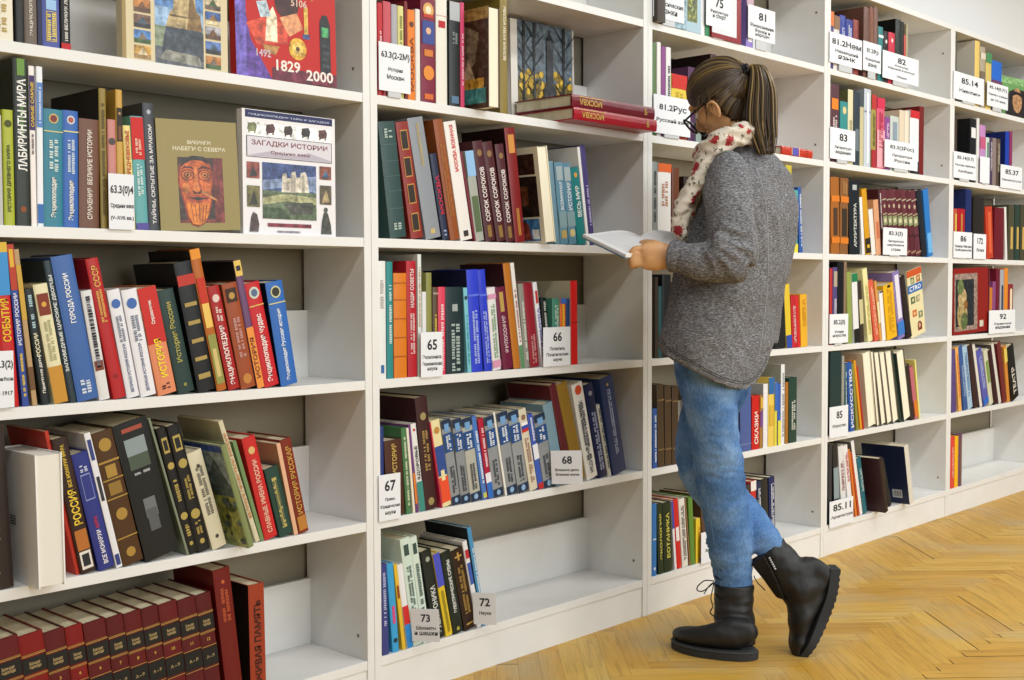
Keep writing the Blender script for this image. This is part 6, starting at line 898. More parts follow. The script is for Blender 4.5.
P = PERSON
V = Vector
def tube_rings(st, n=20, caps=True, axis=V((0, 1, 0))):
    """closed loft through (x, y, z, half width, half depth) stations; the depth axis stays near AXIS"""
    vs, fs = [], []
    C = [V(s[:3]) for s in st]
    for i, s in enumerate(st):
        t = (C[min(i+1, len(C)-1)]-C[max(i-1, 0)]).normalized()
        d = (axis-t*axis.dot(t)).normalized(); u = t.cross(d).normalized()
        for j in range(n):
            a = 2*math.pi*j/n; vs.append(C[i]+u*math.cos(a)*s[3]+d*math.sin(a)*s[4])
    for i in range(len(st)-1):
        for j in range(n): fs.append((i*n+j, i*n+(j+1) % n, (i+1)*n+(j+1) % n, (i+1)*n+j))
    fs.append(tuple(range(n-1, -1, -1))); k = (len(st)-1)*n; fs.append(tuple(range(k, k+n)))
    return vs, fs
def dense(st, k=4):
    """Catmull-Rom refinement of a station list"""
    out = []
    m = len(st)
    for i in range(m-1):
        a, b, c, d = st[max(i-1, 0)], st[i], st[i+1], st[min(i+2, m-1)]
        for q in range(k):
            t = q/k
            out.append(tuple(.5*((2*b[j])+(-a[j]+c[j])*t+(2*a[j]-5*b[j]+4*c[j]-d[j])*t*t+(-a[j]+3*b[j]-3*c[j]+d[j])*t**3) for j in range(len(b))))
    out.append(tuple(st[-1])); return out
class Soup:
    def __init__(s): s.v = []; s.f = []
    def add(s, vf):
        n = len(s.v); s.v += [V(p) for p in vf[0]]; s.f += [tuple(i+n for i in f) for f in vf[1]]; return s
    def loft(s, st, n=20, k=4, axis=V((0, 1, 0))): return s.add(tube_rings(dense(st, k), n, True, axis))
    def tube(s, pts, r0, r1=None, n=10, k=4, flat=1):
        r1 = r0 if r1 is None else r1; m = len(pts)-1
        return s.add(tube_rings(dense([tuple(p)+(r0+(r1-r0)*i/m, (r0+(r1-r0)*i/m)*flat) for i, p in enumerate(pts)], k), n, True, V((.13, .97, .2))))
    def ball(s, c, r, M3=None, nu=18, nv=12):
        c = V(c); r = V(r) if hasattr(r, '__len__') else V((r, r, r)); vs, fs = [], []
        for i in range(1, nv):
            for j in range(nu):
                a, b = math.pi*i/nv, 2*math.pi*j/nu; p = V((math.sin(a)*math.cos(b)*r.x, math.sin(a)*math.sin(b)*r.y, math.cos(a)*r.z)); vs.append(p)
        vs += [V((0, 0, r.z)), V((0, 0, -r.z))]; T_, B_ = len(vs)-2, len(vs)-1
        for i in range(nv-2):
            for j in range(nu): fs.append((i*nu+j, (i+1)*nu+j, (i+1)*nu+(j+1) % nu, i*nu+(j+1) % nu))
        for j in range(nu): fs.append((T_, j, (j+1) % nu)); fs.append((B_, (nv-2)*nu+(j+1) % nu, (nv-2)*nu+j))
        if M3 is not None: vs = [M3 @ (c+p) for p in vs]
        else: vs = [c+p for p in vs]
        return s.add((vs, fs))
    def build(s, name, mat, parent=None, voxel=None, smooth=4, post=None):
        me = bpy.data.meshes.new(name); me.from_pydata([tuple(v) for v in s.v], [], s.f); me.update()
        o = bpy.data.objects.new(name, me); COL.objects.link(o)
        if voxel:
            md = o.modifiers.new('r', 'REMESH'); md.mode = 'VOXEL'; md.voxel_size = voxel
            if smooth: ms = o.modifiers.new('s', 'SMOOTH'); ms.iterations = smooth; ms.factor = .5
            bpy.context.view_layer.update()
            me2 = bpy.data.meshes.new_from_object(o.evaluated_get(bpy.context.evaluated_depsgraph_get()))
            o.modifiers.clear(); o.data = me2; bpy.data.meshes.remove(me); me = me2; me.name = name
        if post:
            ns = [v.normal.copy() for v in me.vertices]
            for v, n_ in zip(me.vertices, ns): v.co = post(v.co.copy(), n_)
            me.update()
        me.materials.clear(); me.materials.append(mat)
        me.polygons.foreach_set('use_smooth', [True]*len(me.polygons))
        if parent: o.parent = parent
        return o
# ---- materials
m, nt, b, N = new_nodes('skin')
tc = N('ShaderNodeTexCoord'); no = N('ShaderNodeTexNoise'); no.inputs['Scale'].default_value = 35; nt.links.new(tc.outputs['Object'], no.inputs['Vector'])
r = ramp(N, [(.3, 'c89462'), (.7, 'd8a878')]); nt.links.new(no.outputs[0], r.inputs[0]); nt.links.new(r.outputs[0], b.inputs['Base Color'])
b.inputs['Roughness'].default_value = .5; b.inputs['Subsurface Weight'].default_value = .15; b.inputs['Subsurface Scale'].default_value = .01; b.inputs['Subsurface Radius'].default_value = (1, .4, .2)
SKIN = m
m, nt, b, N = new_nodes('heather_grey_knit')
tc = N('ShaderNodeTexCoord'); ma = N('ShaderNodeMapping'); ma.inputs['Scale'].default_value = (120, 120, 400)
no = N('ShaderNodeTexNoise'); no.inputs['Scale'].default_value = 1; no.inputs['Detail'].default_value = 3; no.inputs['Roughness'].default_value = .7
nt.links.new(tc.outputs['Object'], ma.inputs[0]); nt.links.new(ma.outputs[0], no.inputs['Vector'])
r = ramp(N, [(.3, '404042'), (.46, '636366'), (.56, '7e7e82'), (.7, 'a8a8ac')]); nt.links.new(no.outputs[0], r.inputs[0]); nt.links.new(r.outputs[0], b.inputs['Base Color'])
bu = N('ShaderNodeBump'); bu.inputs['Strength'].default_value = .25; bu.inputs['Distance'].default_value = .002; nt.links.new(no.outputs[0], bu.inputs['Height']); nt.links.new(bu.outputs[0], b.inputs['Normal'])
b.inputs['Roughness'].default_value = .95; b.inputs['Specular IOR Level'].default_value = .1
KNIT = m
m, nt, b, N = new_nodes('faded_denim')
tc = N('ShaderNodeTexCoord'); no = N('ShaderNodeTexNoise'); no.inputs['Scale'].default_value = 9; no.inputs['Detail'].default_value = 5
n3 = N('ShaderNodeTexNoise'); n3.inputs['Scale'].default_value = 1; ma = N('ShaderNodeMapping'); ma.inputs['Scale'].default_value = (260, 260, 90)
nt.links.new(tc.outputs['Object'], no.inputs['Vector']); nt.links.new(tc.outputs['Object'], ma.inputs[0]); nt.links.new(ma.outputs[0], n3.inputs['Vector'])
r = ramp(N, [(.3, '41659a'), (.5, '5b84ba'), (.68, '84a8d4')]); nt.links.new(no.outputs[0], r.inputs[0])
r2 = ramp(N, [(.35, 'c8c8c8'), (.65, 'ffffff')]); nt.links.new(n3.outputs[0], r2.inputs[0])
mx = N('ShaderNodeMix', data_type='RGBA', blend_type='MULTIPLY'); mx.inputs[0].default_value = .7; nt.links.new(r.outputs[0], mx.inputs[6]); nt.links.new(r2.outputs[0], mx.inputs[7]); nt.links.new(mx.outputs[2], b.inputs['Base Color'])
b.inputs['Roughness'].default_value = .85; b.inputs['Specular IOR Level'].default_value = .15
DENIM = m
m, nt, b, N = new_nodes('black_leather')
tc = N('ShaderNodeTexCoord'); no = N('ShaderNodeTexNoise'); no.inputs['Scale'].default_value = 60; no.inputs['Detail'].default_value = 4; nt.links.new(tc.outputs['Object'], no.inputs['Vector'])
bu = N('ShaderNodeBump'); bu.inputs['Strength'].default_value = .3; bu.inputs['Distance'].default_value = .003; nt.links.new(no.outputs[0], bu.inputs['Height']); nt.links.new(bu.outputs[0], b.inputs['Normal'])
b.inputs['Base Color'].default_value = lin('151517'); b.inputs['Roughness'].default_value = .55
LEATHER = m
m, nt, b, N = new_nodes('floral_scarf_cloth')
tc = N('ShaderNodeTexCoord')
v1 = N('ShaderNodeTexVoronoi'); v1.inputs['Scale'].default_value = 26; v2 = N('ShaderNodeTexVoronoi'); v2.inputs['Scale'].default_value = 60
n4 = N('ShaderNodeTexNoise'); n4.inputs['Scale'].default_value = 60
mv = N('ShaderNodeMix', data_type='VECTOR'); mv.inputs[0].default_value = .02
nt.links.new(tc.outputs['Object'], mv.inputs[4]); nt.links.new(n4.outputs['Color'], mv.inputs[5])
nt.links.new(mv.outputs[1], v1.inputs['Vector']); nt.links.new(mv.outputs[1], v2.inputs['Vector'])
def below(sock, t):
    k = N('ShaderNodeMath', operation='LESS_THAN'); k.inputs[1].default_value = t; nt.links.new(sock, k.inputs[0]); return k.outputs[0]
sep = N('ShaderNodeSeparateColor'); nt.links.new(v1.outputs['Color'], sep.inputs[0]); sel = below(sep.outputs[0], .5)
mu = N('ShaderNodeMath', operation='MULTIPLY'); nt.links.new(below(v1.outputs['Distance'], .36), mu.inputs[0]); nt.links.new(sel, mu.inputs[1])
sep2 = N('ShaderNodeSeparateColor'); nt.links.new(v2.outputs['Color'], sep2.inputs[0]); sel2 = below(sep2.outputs[1], .6)
mu2 = N('ShaderNodeMath', operation='MULTIPLY'); nt.links.new(below(v2.outputs['Distance'], .32), mu2.inputs[0]); nt.links.new(sel2, mu2.inputs[1])
c1 = N('ShaderNodeMix', data_type='RGBA'); c1.inputs[6].default_value = lin('d4cabb'); c1.inputs[7].default_value = lin('5c5c4c'); nt.links.new(mu2.outputs[0], c1.inputs[0])
c2 = N('ShaderNodeMix', data_type='RGBA'); c2.inputs[7].default_value = lin('9c2a2c'); nt.links.new(c1.outputs[2], c2.inputs[6]); nt.links.new(mu.outputs[0], c2.inputs[0])
nt.links.new(c2.outputs[2], b.inputs['Base Color']); b.inputs['Roughness'].default_value = .9
SCARF = m
m, nt, b, N = new_nodes('brown_hair')
at = N('ShaderNodeAttribute'); at.attribute_name = 'tone'
r = ramp(N, [(0, '271e17'), (.4, '423324'), (.75, '63502f'), (1, '8f7444')]); nt.links.new(at.outputs['Fac'], r.inputs[0]); nt.links.new(r.outputs[0], b.inputs['Base Color'])
b.inputs['Roughness'].default_value = .38; b.inputs['Specular IOR Level'].default_value = .5
HAIR = m
PM = Matrix.Translation(V(P['P0'])) @ Matrix.Rotation(-YAW, 4, 'Z')

# ---- head frame
HY, HP = math.radians(36), math.radians(38)
hf = V((-math.cos(HY)*math.cos(HP), math.sin(HY)*math.cos(HP), -math.sin(HP)))
hu = V((-math.cos(HY)*math.sin(HP), math.sin(HY)*math.sin(HP), math.cos(HP)))
hl = hu.cross(hf)
HC = V(P['head'])
HM = Matrix(((hf.x, hl.x, hu.x, HC.x), (hf.y, hl.y, hu.y, HC.y), (hf.z, hl.z, hu.z, HC.z), (0, 0, 0, 1)))
PHI = math.radians(40)
def body_sections(rows, inset=0, n=28):
    f_ = V((-math.cos(PHI), math.sin(PHI), 0)); l_ = V((-math.sin(PHI), -math.cos(PHI), 0)); vs, fs = [], []
    rows = dense(rows, 3)
    for (x, y, z, a, d) in rows:
        for j in range(n):
            t = 2*math.pi*j/n; ca, sa = math.cos(t), math.sin(t); k = lambda q: math.copysign(abs(q)**.86, q)
            vs.append(V((x, y, z))+l_*k(ca)*(a-inset)+f_*k(sa)*(d-inset))
    for i in range(len(rows)-1):
        for j in range(n): fs.append((i*n+j, i*n+(j+1) % n, (i+1)*n+(j+1) % n, (i+1)*n+j))
    fs.append(tuple(range(n-1, -1, -1))); q = (len(rows)-1)*n; fs.append(tuple(range(q, q+n)))
    return vs, fs
def foot_st():
    sl = [V((a, c, 0)) for a, c in P['lsole']]
    def at(t):
        q = t*5; i = min(4, max(0, int(q))); return sl[i]+(sl[i+1]-sl[i])*(q-i)
    return [tuple(at(t)+V((0, 0, z)))+(hh, hw_) for t, z, hh, hw_ in ((-.03, .05, .022, .02), (.03, .06, .036, .031), (.14, .066, .044, .034), (.3, .064, .042, .037), (.47, .054, .034, .04), (.62, .047, .028, .043), (.78, .042, .0245, .045), (.93, .038, .021, .042), (1.06, .035, .017, .032), (1.14, .032, .010, .016))]
def shrink(st, d): return [tuple(s[:3])+(max(.008, s[3]-d), max(.008, s[4]-d)) for s in st]
S = Soup()
S.add(body_sections(P['torso'][4:], .022))
for k in ('larm', 'lfore', 'rarm'): S.loft(shrink(P[k], .016))
S.loft(shrink(P['lleg'], .016)); S.loft(shrink(P['rleg'], .018))
S.loft(shrink(foot_st(), .014)); S.loft(shrink(P['rfoot'], .012)); S.loft(shrink(P['lshaft'], .014)); S.loft(shrink(P['rshaft'], .014))
S.loft(P['neck'])
S.ball((0, 0, .008), (.088, .071, .086), HM, 28, 20); S.ball((.03, 0, -.045), (.062, .054, .068), HM, 24, 16); S.ball((.062, 0, -.098), (.024, .024, .018), HM)
S.ball((.083, 0, .016), (.014, .048, .011), HM); S.ball((.05, .036, -.035), (.038, .026, .03), HM); S.ball((.05, -.036, -.035), (.038, .026, .03), HM)
S.tube([HM @ V(p) for p in ((.088, 0, .0), (.1, 0, -.018), (.110, 0, -.036))], .008, .012); S.ball((.104, .009, -.040), (.009, .007, .007), HM); S.ball((.104, -.009, -.040), (.009, .007, .007), HM)
S.ball((.091, 0, -.06), (.009, .022, .005), HM); S.ball((.089, 0, -.069), (.009, .019, .006), HM)
for s in (1, -1):
    S.ball((.024, s*.066, -.056), (.013, .006, .023), HM)
    S.tube([HM @ V((a, s*c, e)) for a, c, e in ((.036, .066, -.048), (.035, .071, -.034), (.024, .076, -.028), (.011, .077, -.036), (.010, .074, -.054), (.018, .070, -.070), (.030, .065, -.077))], .0046, .0052)
S.loft(P['palm'], 18, 4)
for f_ in P['fingers']: S.tube(f_, .0092, .0068, 12)
S.tube(P['thumb'], .0115, .0078, 12)
S.loft(P['rpalm'])
for f_ in P['rfingers']: S.tube(f_, .009, .0066, 12)
S.tube(P['rthumb'], .011, .0078, 12)
body = S.build('person', SKIN, None, .0042, 3)
body.matrix_world = PM
body['label'] = 'person in grey sweater, jeans and black boots, reading an open book by the shelves'; body['category'] = 'person'

# nails on the visible hand, eyes
for s in (1, -1):
    e = Soup().ball((.077, s*.031, -.018), .0125, HM).build('eye', M('e9e6e2', .2), body)
    Soup().ball((.0865, s*.031, -.020), (.0045, .006, .006), HM).build('iris', M('3a2a1c', .2), e)
    Soup().tube([HM @ V((.092-abs(q)*1.2, s*.031+q, .0+(.004-abs(q+.004*s)*.3))) for q in (-.016, -.006, .006, .016)], .0022, .0016, 8).build('eyebrow', M('3a2c1e', .8), body)

# ---- jeans
def crease(co, n, sc, amp, stretch=(1, 1, 3)):
    q = V((co.x*stretch[0], co.y*stretch[1], co.z*stretch[2]))*sc
    return co+n*amp*(abs(noise.noise(q))*-2+.5)
J = Soup(); J.loft(P['lleg'][:-1], 24); J.loft(P['rleg'], 24)
zk = P['rleg'][4][2]
def jpost(co, n):
    k = math.exp(-((co.z-zk)/.09)**2)+.9*math.exp(-((co.z-.27)/.07)**2)+.35
    return crease(crease(co, n, 9, .0024*k, (1, 1, 2.8)), n, 20, .0026*k, (.8, .8, 3.2))
jeans = J.build('jeans', DENIM, body, .0065, 4, jpost)
st = dense(P['lleg'][:-1], 3)
Soup().tube([(s[0]-s[3]*.78, s[1]-s[4]*.65, s[2]) for s in st][::2], .0012, .0012, 6, 2).build('side_seam', M('5f82ad', .9), jeans)

# ---- sweater
hem = P['hem']
def hem_z(x):
    if x <= hem[0][0]: return hem[0][1]
    for (a, za), (c, zc) in zip(hem, hem[1:]):
        if x <= c: return za+(zc-za)*(x-a)/(c-a)
    return hem[-1][1]
K = Soup(); K.add(body_sections(P['torso']))
for k in ('larm', 'lfore', 'rarm'): K.loft(P[k], 22)
for f_ in P['folds']: K.tube(f_, .014, .009, 8)
el = V(P['lfore'][0][:3])
def kpost(co, n):
    d = (co-el).length
    a = .0065+.004*math.exp(-(d/.13)**2)
    q = V((co.x*7+co.z*4, co.y*5, co.z*9-co.x*6)); w_ = noise.noise(q)+.5*noise.noise(q*2.2)
    q2 = V((co.x*16+co.z*9, co.y*12, co.z*5)); w2 = -abs(noise.noise(q2))
    co = co+n*(a*w_+a*1.3*w2)
    h = hem_z(co.x)
    if co.z < h: co.z = h+(co.z-h)*.02
    return co
sweater = K.build('sweater', KNIT, body, .0055, 3, kpost)
# cuffs and hem line
c0, c1_ = P['lfore'][-1], P['lfore'][-2]
Soup().loft([tuple(c0[i]+(c1_[i]-c0[i])*t for i in range(3))+(c0[3]+g, c0[4]+g) for t, g in ((-.05, -.001), (.1, .0025), (.9, .0035), (1.0, .001))], 24, 3).build('cuff', KNIT, sweater, .003, 1)
from mathutils.bvhtree import BVHTree
bv_ = BVHTree.FromPolygons([v.co.copy() for v in sweater.data.vertices], [tuple(p.vertices) for p in sweater.data.polygons])
def on_sweater(x, z):
    h = bv_.ray_cast(V((x, -1, z)), V((0, 1, 0)))[0]
    return h
def stitch(name, xz, r, mat):
    ps = [on_sweater(x, z) for x, z in xz]; ps = [p for p in ps if p is not None]
    if len(ps) > 2: Soup().tube(ps, r, r, 6, 2).build(name, mat, sweater)
sm_ = dense([tuple(p) for p in P['seam']], 4)
stitch('back_seam', sm_, .0016, M('94949a', .9))
for dz in (.016, .022):
    stitch('hem_stitching', [(x, z+dz) for x, z in dense([tuple(p) for p in hem[1:-1]], 5)], .0009, M('3c3c40', .9))

# ---- scarf
sp = P['scarf']; loop = sp+[sp[0]]
Q = Soup()
cx_, cy_ = sum(p[0] for p in sp)/len(sp), sum(p[1] for p in sp)/len(sp)
for k_ in range(5):
    lp = []
    for i, (x, y, z) in enumerate(sp):
        a = i/len(sp)*2*math.pi+k_*1.257; g = 1+.13*math.cos(a); lp.append((cx_+(x-cx_)*g, cy_+(y-cy_)*g, z+.019*math.sin(a)-.004))
    Q.tube(lp+[lp[0]], .0155, .0155, 12, 4)
Q.loft(P['scarfunder'], 16)
for k_ in range(3):
    Q.loft([(s_[0]+.012*math.sin(i*.8+k_*2.1), s_[1]+.012*math.cos(i*.8+k_*2.1), s_[2]-.004*k_, s_[3]*.62, s_[4]*.6) for i, s_ in enumerate(P['scarfdrop'])], 14)
def spost(co, n):
    q = V((co.x*10, co.y*10, co.z*24)); return co+n*(.005*noise.noise(q)-.012*abs(noise.noise(q*2.1))+.003)
Q.build('scarf', SCARF, body, .0045, 2, spost)

# ---- boots
def lbpost(co, n):
    k = math.exp(-((co.z-.13)/.05)**2)
    return co+n*(.007*k*noise.noise(V((co.x*14, co.y*14, co.z*50)))+.0015*noise.noise(co*45))
B1 = Soup(); B1.loft(P['lshaft'], 22); B1.loft(foot_st(), 22, 4, V((.8, .6, 0)))
boot1 = B1.build('boot', LEATHER, body, .005, 3, lbpost)
def rbpost(co, n): return co+n*(.006*noise.noise(V((co.x*25+co.z*20, co.y*10, co.z*25-co.x*20)))+.0015*noise.noise(co*45))
B2 = Soup(); B2.loft(P['rshaft'], 22); B2.loft(P['rfoot'], 22); B2.loft(P['heelcap'], 18)
boot2 = B2.build('boot', LEATHER, body, .005, 3, rbpost)
SOLE = M('2e2f31', .7)
ls = [V((a, c, 0)) for a, c in P['lsole']]; hw = [.034, .038, .038, .044, .047, .040]
ls = [ls[0]-(ls[1]-ls[0]).normalized()*.018]+ls+[ls[5]+(ls[5]-ls[4]).normalized()*.022]; hw = [.018]+hw+[.018]
ls = [V(p) for p in dense([tuple(p) for p in ls], 5)]; hw = [p[0] for p in dense([(q,) for q in hw], 5)]
for z0, z1, g, nm, mt in ((.0005, .020, .002, 'sole', SOLE), (.020, .024, .0035, 'welt', M('3c3d3f', .6))):
    L_, R_ = [], []
    for i, p in enumerate(ls):
        t = (ls[min(i+1, len(ls)-1)]-ls[max(i-1, 0)]).normalized(); n_ = V((-t.y, t.x, 0)); L_.append(p+n_*(hw[i]+g)); R_.append(p-n_*(hw[i]+g))
    ring = L_+R_[::-1]; m_ = len(ring)
    vv = [V((p.x, p.y, z0)) for p in ring]+[V((p.x, p.y, z1)) for p in ring]
    so = mesh_obj(nm, vv, [tuple(range(m_-1, -1, -1)), tuple(range(m_, 2*m_))]+[(i, (i+1) % m_, m_+(i+1) % m_, m_+i) for i in range(m_)], [mt], boot1 if nm == 'sole' else so)
    bv = so.modifiers.new('b', 'BEVEL'); bv.width = .002; bv.segments = 2
ri, ro = [V(p) for p in P['rsole_in']], [V(p) for p in P['rsole_out']]
wd_ = [.030, .040, .038, .045, .026]; vv = []; ff = []
ri = [V(p) for p in dense([tuple(p) for p in ri], 8)]; ro = [V(p) for p in dense([tuple(p) for p in ro], 8)]; wd_ = [p[0] for p in dense([(q,) for q in wd_], 8)]
for i, (a, c) in enumerate(zip(ri, ro)):
    if i % 2 and 2 < i < len(ri)-3: c = c+(a-c)*.12
    yy = V((0, wd_[i], 0)); vv += [a-yy, a+yy, c+yy, c-yy]
m_ = len(ri)
for i in range(m_-1):
    for j in range(4): ff.append((4*i+j, 4*i+(j+1) % 4, 4*i+4+(j+1) % 4, 4*i+4+j))
ff += [(3, 2, 1, 0), tuple(4*(m_-1)+j for j in range(4))]
mesh_obj('sole', vv, ff, [SOLE], boot2)
BL = M('17171a', .6)
la = Soup()
la.tube(P['lace1'], .0017, .0017, 8); la.tube(P['lace2'], .0015, .0015, 8); la.tube(P['lace3'], .0015, .0015, 8); la.build('lace', BL, boot1)
# lacing up the front of both boots
la = Soup()
fs_ = P['lshaft']
for i in range(6):
    z = .10+i*.026; x = fs_[2][0]-.052-(.012 if i == 0 else 0); la.tube([(x+.012, -.028, z), (x-.002, .0, z+.006), (x+.012, .04, z+.012)], .0018, .0018, 6)
la.build('lace', BL, boot1)
Soup().tube(P['lace4'], .0015, .0015, 8).build('lace', BL, boot2)
la = Soup(); fp = [V(p) for p in P['flap']]
vs_ = [p+V((0, -.012, 0)) for p in fp]+[p+V((0, .03, 0)) for p in fp]; m_ = len(fp)
la.add((vs_, [tuple(range(m_)), tuple(range(2*m_-1, m_-1, -1))]+[(i, m_+i, m_+(i+1) % m_, (i+1) % m_) for i in range(m_)]))
la.build('boot_tongue', LEATHER, boot2, .004, 3)
zp = [V(p) for p in P['flap']]
a_, b_ = zp[1].lerp(zp[2], .1)+V((.006, -.028, .004)), zp[1].lerp(zp[2], .55)+V((.006, -.03, .004))
zz = Soup()
for i in range(6):
    q = a_.lerp(b_, i/5); zz.ball(q, (.003, .002, .003), None, 8, 6)
zz.build('zip_teeth', M('b8b8bc', .3), boot2)

# ---- glasses
BK = M('101012', .25)
G = Soup()
for s in (1, -1):
    cy = s*.036
    rim = []
    for j in range(25):
        a = 2*math.pi*j/24; ca, sa = math.cos(a), math.sin(a); k = lambda q, e=.7: math.copysign(abs(q)**e, q)
        rim.append(HM @ V((.118-abs(k(ca))*.004*0-.006*(s*k(ca)*.5+.5), cy+.029*k(ca), -.024+.022*k(sa))))
    G.tube(rim, .0028, .0028, 8, 1)
G.tube([HM @ V((.115, .008, -.018)), HM @ V((.119, 0, -.015)), HM @ V((.115, -.008, -.018))], .002, .002, 8)
for s in (1, -1): G.tube([HM @ V((.112, s*.066, -.012)), HM @ V((.07, s*.075, -.018)), HM @ V((.026, s*.077, -.024)), HM @ V((.008, s*.077, -.044))], .0028, .0024, 8)
gl = G.build('glasses', BK, body)
gm = bpy.data.materials.new('lens_glass'); gm.use_nodes = True; gb = gm.node_tree.nodes['Principled BSDF']; gb.inputs['Transmission Weight'].default_value = 1; gb.inputs['Roughness'].default_value = .02; gb.inputs['IOR'].default_value = 1.05
for s in (1, -1):
    mb = MB(); ring = []
    for j in range(24):
        a = 2*math.pi*j/24; ca, sa = math.cos(a), math.sin(a); k = lambda q, e=.7: math.copysign(abs(q)**e, q); ring.append((cj := k(ca), sj := k(sa)))
    f0 = [HM @ V((.1155-.003, s*.036+.028*c_, -.024+.021*s_)) for c_, s_ in ring]; f1 = [HM @ V((.1165-.003, s*.036+.028*c_, -.024+.021*s_)) for c_, s_ in ring]
    mb.poly(f0[::-1]); mb.poly(f1)
    for j in range(24): mb.poly([f0[j], f0[(j+1) % 24], f1[(j+1) % 24], f1[j]])
    mb.build('lens', gm, gl)

# ---- hair: an under-cap plus swept locks gathered at the tie, and a ponytail
random.seed(11)
TIE = V(P['tie']); tl_ = HM.inverted() @ TIE
hv, hfc, tone = [], [], []
def lock(pts, r0, r1, tn, n=5, flat=.5, k=3, nrm=None):
    vs, fs = tube_rings(dense([tuple(p)+(r, r*flat) for p, r in zip(pts, [r0+(r1-r0)*i/(len(pts)-1) for i in range(len(pts))])], k), n, True, V((.31, .9, .3)))
    q = len(hv); hv.extend(vs); hfc.extend([tuple(i+q for i in f) for f in fs]); tone.extend([tn]*len(vs))
E_ = V((.088, .0735, .086)); EC = V((0, 0, .008))
def on_skull(d, lift=1.0):
    d = V(d).normalized(); return EC+V((d.x*E_.x, d.y*E_.y, d.z*E_.z))*lift
def slerp(a, b, t):
    a, b = a.normalized(), b.normalized(); w_ = math.acos(max(-1, min(1, a.dot(b)))); 
    return a if w_ < 1e-4 else (a*math.sin((1-t)*w_)+b*math.sin(t*w_))/math.sin(w_)
dt = V((tl_.x/E_.x, tl_.y/E_.y, (tl_.z-.008)/E_.z)).normalized()
# hairline directions round the head, from forehead over the temple and ear to the nape
line = [(.93, 0, .38), (.86, .42, .22), (.72, .68, -.02), (.45, .88, -.16), (.2, .97, -.2), (.04, .95, -.42), (-.16, .85, -.68), (-.32, .62, -.84), (-.42, .3, -.92), (-.45, 0, -.95)]
line = line+[(a, -c, e) for a, c, e in line[-2:0:-1]]
ll = dense([tuple(p) for p in line+[line[0]]], 10)
for rep in range(3):
    for i, p in enumerate(ll):
        d0 = V(p).normalized(); j = random.uniform(-.04, .04); d0 = (d0+V((j, random.uniform(-.04, .04), random.uniform(-.03, .03)))).normalized()
        st0 = random.choice((0, 0, .12, .3)) if rep else 0
        lf = 1.0+random.uniform(0, .025)+rep*.01
        pp = [HM @ on_skull(slerp(d0, dt, st0+(1-st0)*q/6), lf-(.02 if q == 0 else 0)+.012*math.sin(math.pi*q/6)) for q in range(7)]
        pp[-1] = TIE+V((random.uniform(-.006, .006), random.uniform(-.006, .006), random.uniform(-.01, .01)))
        tn = min(1, max(0, random.gauss(.42, .22)+(.18 if d0.z > .2 and random.random() < .4 else 0)))
        lock(pp, random.uniform(.0035, .006), .0025, tn)
HI = HM.inverted()
nl = dense([tuple(p) for p in P['nape']], 8)
for side_ in (1, -1):
    for rep in range(2):
        for p in nl:
            q_ = HI @ V(p)
            if side_ < 0: q_ = V((q_.x, -q_.y, q_.z))
            q_ = q_+V((random.uniform(-.004, .004), side_*.002*rep, random.uniform(-.004, .006)))
            dd = V((q_.x/E_.x, q_.y/E_.y, (q_.z-.008)/E_.z)).normalized()
            a1, a2 = on_skull(slerp(dd, dt, .35), 1.02+.01*rep), on_skull(slerp(dd, dt, .7), 1.025)
            b1 = q_.lerp(a1, .5)+V((0, side_*.004, 0))
            lock([HM @ q_, HM @ b1, HM @ a1, HM @ a2, TIE+V((random.uniform(-.005, .005), random.uniform(-.005, .005), random.uniform(-.01, .004)))], random.uniform(.0035, .005), .0025, min(1, max(0, random.gauss(.35, .2))))
# cap under the locks
cv, cf = [], []; nu, nv = 30, 22
cap = Soup().ball((0, 0, 0), (1, 1, 1), None, 40, 28)
idx = {}
def under(d):
    # keep where the direction is behind the hairline plane set
    if d.x > .3: return d.z > .36-.25*abs(d.y)
    if d.x > .1: return d.z > .0
    return d.z > -.15-1.9*(.1-d.x) and d.z > -.85
for i, v in enumerate(cap.v): cv.append(HM @ on_skull(v, 1.0))
for f in cap.f:
    c = sum((cap.v[i] for i in f), V())/len(f)
    if under(c): cf.append(f)
q = len(hv); hv.extend(cv); hfc.extend([tuple(i+q for i in f) for f in cf]); tone.extend([.2]*len(cv))
# ponytail
tail = dense(P['tail'], 2)
for i in range(230):
    a, rr_ = random.uniform(0, 2*math.pi), math.sqrt(random.random()); lx, ly = math.cos(a)*rr_, math.sin(a)*rr_
    end = len(tail)-random.choice((0, 0, 1, 2, 3, 4)); jx, jy = random.uniform(-.12, .12), random.uniform(-.1, .1)
    pp = []
    for k_, s in enumerate(tail[:end]):
        g = k_/len(tail); pp.append(V((s[0]+s[3]*(lx+jx*g), s[1]+.028*(ly+jy*g)*min(1, .25+g*2.2), s[2])))
    tn = min(1, max(0, random.gauss(.45, .25)+.15*(lx < 0)))
    lock(pp, .0032, .0012, tn, 5, .6, 2)
# loose wisps by the ear and neck
for i in range(26):
    d0 = V((random.uniform(-.35, .5), .95, random.uniform(-.35, .1))).normalized(); s0 = HM @ on_skull(d0, 1.03)
    lock([s0, s0+V((random.uniform(-.006, .006), -.004, -.018)), s0+V((random.uniform(-.012, .012), -.004, random.uniform(-.06, -.035)))], .0014, .0005, random.uniform(.3, .9), 4)
hair = mesh_obj('hair', hv, hfc, [HAIR], body, None, True)
A = hair.data.attributes.new('tone', 'FLOAT', 'POINT'); A.data.foreach_set('value', tone)
tt_ = Soup(); nxt = V(P['tail'][1][:3]); ax_ = (nxt-TIE).normalized(); u_ = ax_.cross(V((0, 0, 1))).normalized(); w_ = ax_.cross(u_)
for o_ in (-.004, .004): tt_.tube([TIE+ax_*o_+(u_*math.cos(j*math.pi/8)+w_*math.sin(j*math.pi/8))*.0125 for j in range(17)], .0055, .0055, 10, 1)
